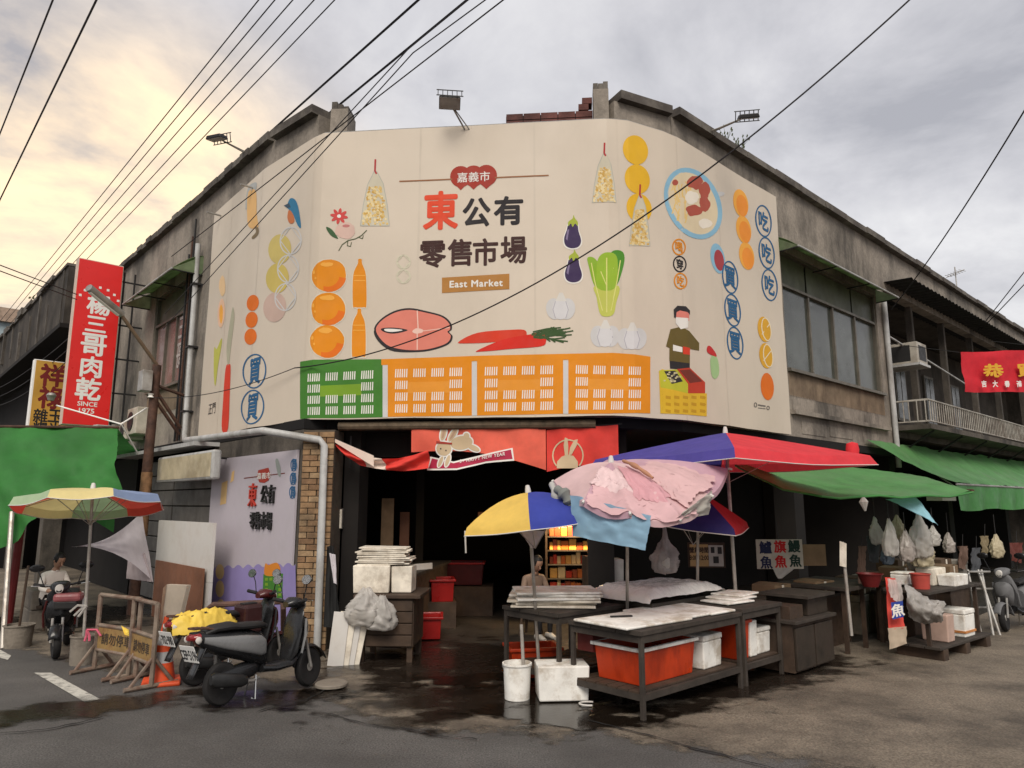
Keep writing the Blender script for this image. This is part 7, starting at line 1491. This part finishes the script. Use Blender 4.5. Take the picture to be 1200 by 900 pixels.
# ================================================================== PEOPLE (skinned figures)
def figure(name, label, joints, edges, m, loc):
    me = bpy.data.meshes.new(name); me.from_pydata([j[0] for j in joints], edges, []); ob = bpy.data.objects.new('tmp', me); COL.objects.link(ob)
    sk_ = ob.modifiers.new('skin', 'SKIN'); sk_.use_smooth_shade = True; sv = me.skin_vertices[0].data
    for i, j in enumerate(joints): sv[i].radius = j[1] if isinstance(j[1], tuple) else (j[1], j[1]); sv[i].use_root = (i == 0)
    sb_ = ob.modifiers.new('sub', 'SUBSURF'); sb_.levels = 2
    dg = bpy.context.evaluated_depsgraph_get(); dg.update(); m2 = bpy.data.meshes.new_from_object(ob.evaluated_get(dg)); bpy.data.objects.remove(ob); return m2
m_skin = mat('skin', (.34, .19, .125), rough=.55, var=.1); m_hair = mat('dark_hair', (.012, .010, .009), rough=.6)
def seated(label, pos, rz, mtop, mbot, mshoe):
    t = thing('person', label, 'person', pos, rz, 'people at the market'); t.scale = (.8, .8, .8)
    S = .94
    J = [((0, 0, .50), (.13, .12)), ((0, -.03, .68), (.13, .10)), ((0, -.08, .86), (.15, .10)), ((0, -.12, .97), (.07, .06)), ((0, -.16, 1.06), (.052, .052)),
         ((.17, -.10, .92), .058), ((.24, -.16, .70), .046), ((.12, -.36, .62), .036), ((-.17, -.10, .92), .058), ((-.24, -.16, .70), .046), ((-.08, -.38, .64), .036),
         ((.09, -.03, .46), .09), ((.12, -.40, .47), .068), ((.12, -.40, .26), .05), ((.12, -.38, .08), .038), ((-.09, -.03, .46), .09), ((-.13, -.42, .46), .068), ((-.12, -.46, .25), .05), ((-.12, -.44, .08), .038)]
    Ed = [(0, 1), (1, 2), (2, 3), (3, 4), (2, 5), (5, 6), (6, 7), (2, 8), (8, 9), (9, 10), (0, 11), (11, 12), (12, 13), (13, 14), (0, 15), (15, 16), (16, 17), (17, 18)]
    me = figure('body', label, J, Ed, None, pos); me.materials.append(mbot); me.materials.append(mtop); me.materials.append(m_skin)
    for p in me.polygons:
        c = p.center; p.use_smooth = True
        p.material_index = 2 if (c.z > .99 and abs(c.x) < .1) or (c.y < -.27 and c.z > .55) else (1 if c.z > .53 and c.y > -.30 else 0)
    b = fin(bpy.data.objects.new('body', me)); b.parent = t
    q = MB(); Mh = Matrix.Translation((0, -.21, 1.15)) @ Matrix.Rotation(R_(28), 4, 'X')
    q.lathe((0, 0, 0), [(0, -.115), (.04, -.11), (.062, -.07), (.074, -.01), (.078, .04), (.066, .09), (.035, .118), (0, .125)], 18, Mh @ Matrix.Diagonal((1, 1.18, 1, 1))); hd = local(t, q, 'head', m_skin, smooth=True)
    q = MB(); q.lathe((0, 0, 0), [(.083, -.01), (.088, .04), (.074, .098), (.04, .13), (0, .137)], 18, Mh @ Matrix.Translation((0, .018, .003)) @ Matrix.Diagonal((1, 1.18, 1, 1))); local(t, q, 'hair', m_hair, smooth=True)
    q = MB(); q.tube([Mh @ Vector((0, -.085, .015)), Mh @ Vector((0, -.11, -.02)), Mh @ Vector((0, -.09, -.03))], [.008, .013, .008], 8); local(t, q, 'nose', m_skin, smooth=True)
    for s in (-1, 1):
        q = MB(); q.lathe(Mh @ Vector((s * .028, -.083, .012)), [(0, -.008), (.009, 0), (0, .008)], 8); local(t, q, 'eye', m_hair)
        q = MB(); q.lathe(Mh @ Vector((s * .078, .005, 0)), [(0, -.026), (.014, -.01), (.016, .012), (0, .026)], 8); local(t, q, 'ear', m_skin, smooth=True)
    q = MB(); q.tube([Mh @ Vector((-.02, -.085, -.058)), Mh @ Vector((.02, -.085, -.058))], .005, 6); local(t, q, 'mouth', mat('lips', (.2, .07, .06), rough=.6))
    for s, wx, wy, wz in ((1, .12, -.36, .62), (-1, -.08, -.38, .64)):
        q = MB(); q.tube([(wx, wy, wz), (wx - s * .01, wy - .04, wz), (wx - s * .015, wy - .085, wz + .005)], [.028, .036, .032], 8)
        for k in range(4): fx_ = wx - s * .015 + (k - 1.5) * .017; fl_ = (.055, .066, .062, .048)[k]; q.tube([(fx_, wy - .08, wz + .005), (fx_, wy - .08 - fl_ * .6, wz), (fx_ - s * .005, wy - .08 - fl_, wz - .02)], .0085, 6)
        q.tube([(wx - s * .03, wy - .03, wz), (wx - s * .055, wy - .06, wz + .02), (wx - s * .05, wy - .09, wz + .02)], .010, 6); local(t, q, 'hand', m_skin, smooth=True)
    for s, fx_, fy_ in ((1, .12, -.38), (-1, -.12, -.44)): local(t, loft([(fy_ + .09, .045, .038, .04), (fy_ + .0, .055, .045, .05), (fy_ - .10, .04, .045, .035), (fy_ - .17, .03, .035, .022)], 12), 'shoe', mshoe, smooth=True); t.children[-1].rotation_euler = (0, 0, 0)
    for ob in t.children:
        if ob.name.startswith('shoe'):
            for v in ob.data.vertices: x, y, z = v.co; v.co = (y + (.12 if ob.data.vertices[0].co.x > -99 and ob.get('k', 0) else 0), x, z)
    sh_ = [o for o in t.children if o.name.startswith('shoe')]
    for ob, fx_ in zip(sh_, (.12, -.12)):
        for v in ob.data.vertices: v.co.x += fx_
    return t
m_shirt = cloth('white_shirt', (226, 218, 208), 0); m_pants = mat('dark_pants', (.014, .013, .014), rough=.8); m_shoe = mat('pale_shoe', (.42, .39, .34), rough=.6)
pp = G(40, 742); seated('person in a white shirt and dark trousers sitting under the green tarpaulin', (pp.x - .05, pp.y + .3, .0), R_(62), m_shirt, m_pants, m_shoe)
stl = thing('low_stool', 'low stool under the person in the white shirt', 'stool', (pp.x - .05, pp.y + .3, 0)); q = MB(); q.lathe((pp.x - .05, pp.y + .32, 0), [(0, .29), (.15, .29), (.15, .325), (0, .325)], 16); q.build('seat', m_wood, stl)
for k in range(4): a = k * math.pi / 2 + .4; q = MB(); q.tube([(pp.x - .05 + .12 * math.cos(a), pp.y + .32 + .12 * math.sin(a), .29), (pp.x - .05 + .16 * math.cos(a), pp.y + .32 + .16 * math.sin(a), .0)], .018, 6); q.build('leg', m_wood, stl)
pv = D(622, 650, 9.6); seated('stallholder in a pale top seated inside the dark aisle', (pv.x, 9.7, .0), R_(30), cloth('pale_top', (120, 100, 86), 0), m_pants, m_shoe)
stl = thing('low_stool', 'low stool under the stallholder in the aisle', 'stool', (pv.x, 9.7, 0)); q = MB(); q.lathe((pv.x, 9.72, 0), [(0, .29), (.15, .29), (.15, .325), (0, .325)], 16); q.build('seat', m_wood, stl)
for k in range(4): a = k * math.pi / 2 + .4; q = MB(); q.tube([(pv.x + .12 * math.cos(a), 9.72 + .12 * math.sin(a), .29), (pv.x + .16 * math.cos(a), 9.72 + .16 * math.sin(a), .0)], .018, 6); q.build('leg', m_wood, stl)
# planters/blocks at the far left under the tarpaulin
for k, (u, v, w_, h_) in enumerate(((12, 738, .7, .26), (12, 728, .72, .24))):
    g_ = G(22, 738); q = MB(); q.box((g_.x + .1, g_.y + .3, .13 + k * .265), (w_, .4, .26), AL); tag(q.build('stone_block', m_cement, None, bevel=.02), ('lower', 'upper')[k] + ' pale stone block stacked at the far left wall', 'block', 'stone blocks at the left edge')

# ================================================================== ROOFTOP FLOODLIGHTS, AERIAL
def flood(label, P0, P1, P2):                   # foot, lamp centre, facing point
    P0, P1, P2 = Vector(P0), Vector(P1), Vector(P2); t = thing('floodlight', label, 'floodlight', P0, group='floodlights along the roof'); q = MB(); q.tube([P0, P1], .012, 6); q.tube([P0 + Vector((.06, 0, 0)), P1], .008, 6); q.build('arm', m_rail, t)
    d = (P2 - P1).normalized(); Mx = Matrix.Translation(P1) @ d.to_track_quat('Y', 'Z').to_matrix().to_4x4()
    q = MB(); q.hexa([Mx @ Vector(v) for v in ((-.12, -.025, -.08), (.12, -.025, -.08), (.14, .03, -.09), (-.14, .03, -.09), (-.12, -.025, .08), (.12, -.025, .08), (.14, .03, .09), (-.14, .03, .09))]); q.build('housing', m_black, t, bevel=.01)
    q = MB(); q.hexa([Mx @ Vector(v) for v in ((-.13, .031, -.08), (.13, .031, -.08), (.13, .035, -.08), (-.13, .035, -.08), (-.13, .031, .08), (.13, .031, .08), (.13, .035, .08), (-.13, .035, .08))]); q.build('lens', m_galv, t)
    q = MB(); 
    for k in range(6): q.tube([Mx @ Vector((-.15 + .06 * k, -.08, .12)), Mx @ Vector((-.15 + .06 * k, .06, .12))], .007, 4)
    q.tube([Mx @ Vector((-.17, -.08, .12)), Mx @ Vector((.17, -.08, .12))], .007, 4); q.tube([Mx @ Vector((-.17, .06, .12)), Mx @ Vector((.17, .06, .12))], .007, 4); q.build('bird_spikes', m_black, t)
flood('floodlight on a short mast above the middle of the billboard', (-.62, 8.62, 6.55), D(527, 120, 8.35), D(527, 260, 7.0))
flood('floodlight reaching out over the left roof edge', FL.p(-.9, 7.1, 0), D(254, 161, 9.9), bpt(1.3, 4.4))
flood('floodlight reaching out over the right roof edge', FR.p(.9, 7.1, 0), D(877, 136, 8.9), bpt(BLEN - 1.2, 4.6))
ae = thing('roof_aerial', 'small television aerial on the right roof', 'aerial', FR.p(13.0, 7.12, -.1)); pa_ = FR.p(13.0, 7.13, -.1); q = MB(); q.tube([pa_, pa_ + Vector((0, 0, .75))], .015, 6); q.build('mast', m_galv, ae)
for k in range(6): q = MB(); c_ = pa_ + Vector((.15 * (k - 2.5) * .5, 0, .5 + .03 * k)); q.tube([c_ - FR.d * .3 + Vector((0, 0, -.05)), c_ + FR.d * .3 + Vector((0, 0, .05))], .008, 5); q.build('element', m_galv, ae)
q = MB(); q.tube([pa_ + Vector((-.25, 0, .46)), pa_ + Vector((.25, 0, .68))], .01, 5); q.build('boom', m_galv, ae)
# weeds on copings
m_weed = mat('weed_leaf', (.06, .07, .03), rough=.8, var=.3)
for k, (F_, a) in enumerate(((FR, 1.5), (FR, 1.9), (FL, -13.4))):
    wd = thing('roof_weed', ('dry weed on the right coping near the floodlight', 'small dry tuft next to the weed on the right coping', 'green weed tuft on the blackened parapet')[k], 'weed', F_.p(a, 7.1, 0 if k < 2 else .9), group='weeds on the roof edges'); q = MB()
    for j in range(14):
        p = F_.p(a + rnd.uniform(-.05, .05), 7.10, 0 if k < 2 else .9); tip = p + Vector((rnd.uniform(-.15, .15), rnd.uniform(-.15, .15), rnd.uniform(.1, .32))); q.tube([p, p.lerp(tip, .6) + Vector((0, 0, .03)), tip], [.004, .004, .001], 4); sd2 = Vector((.02, .01, .02)); q.add([tip - sd2, tip + Vector((0, 0, .03)), tip + sd2, tip - Vector((0, 0, .03))], [(0, 1, 2, 3)])
    q.build('stems', m_weed, wd)

# ================================================================== OVERHEAD CABLES
m_cab = mat('cable_black', (.012, .010, .012), rough=.6, var=0)
def cable(label, pts, r, sag=0, n=24, ext=0):
    P = [Vector(p) for p in pts]; L_ = [P[0] + (P[0] - P[1]) * (ext - e_ / 8 * ext) for e_ in range(8)] if ext else []
    for i in range(len(P) - 1):
        for k in range(n): t_ = k / n; p = P[i].lerp(P[i + 1], t_); p.z -= sag * 4 * t_ * (1 - t_); L_.append(p)
    L_.append(P[-1]); q = MB(); q.tube(L_, r, 5); o = q.build('overhead_cable', m_cab, None); tag(o, label, 'cable', 'overhead cables'); return o
def along(u, v, z, back, fwd, dz=0):            # straight run parallel to the left street through one sighted point
    p = atz(u, v, z); d = -FL.d; return [p - d * back + Vector((0, 0, dz)), p + d * fwd]
for k, u in enumerate((303, 322, 343, 368, 392)):
    cable(('first', 'second', 'third', 'fourth', 'fifth')[k] + ' from the left of five parallel thin cables crossing the sunset sky', along(u, 0, 8.6, 5, 24), .009)
for k, (u, r) in enumerate(((62, .012), (113, .014))): cable(('outer', 'inner')[k] + ' of the two steep cables at the upper left corner', along(u, 0, 8.2, 4, 24), r)
for k, (u, z) in enumerate(((490, 8.0), (547, 7.8))): cable(('upper', 'lower')[k] + ' of the two thick cables passing the left end of the billboard', along(u, 0, z, 4, 24), .017)
cable('thin cable from the top of the picture to the left drain pipe', [D(605, -12, 5.4), FL.p(-3.0, 5.9, .45)], .007, ext=2)
cable('thin cable running from the left pillar down to the conduits', [D(560, -10, 5.6), D(478, 58, 6.2), FL.p(-3.1, 4.9, .45)], .006, ext=12)
cable('second thin cable running from the left pillar to the rusty post', [D(585, -12, 5.5), D(484, 62, 6.1), FL.p(-2.95, 4.6, .5)], .006, ext=12)
# long cable sagging across the billboard
an = bpt(*BP(350, 432), .06); cable('long cable sagging across the face of the billboard', [D(1072, -6, 5.2), an], .008, .66, 40, ext=1.6)
pt_ = top + Vector((0, -.06, -.55)); cable('short cable from the billboard corner to the rusty post', [an, pt_], .006, .12)
pR = FR.p(7.35, 5.6, .15); cable('cable running down to the top of the right drain pipe', [D(1230, 80, 7.0), pR], .010, .12, ext=2)
for k in range(2): cable(('upper', 'lower')[k] + ' of two thin cables above the right roof', [D(1215, 300 + 18 * k, 16), D(1146 + 4 * k, 388 - 2 * k, 18)], .012, ext=5)
for k in range(2): cable(('upper', 'lower')[k] + ' of two thin cables entering low at the left edge', [D(-20, 303 + 7 * k, 9), D(90, 345 + 6 * k, 12.5)], .008, ext=4)
for k in range(3): cable(('highest', 'middle', 'lowest')[k] + ' of three drooping cables under the blackened parapet', [FL.p(-18, 5.2 - .25 * k, 1.2), FL.p(-7.4, 5.35 - .25 * k, .9)], .010, .15 + .05 * k)
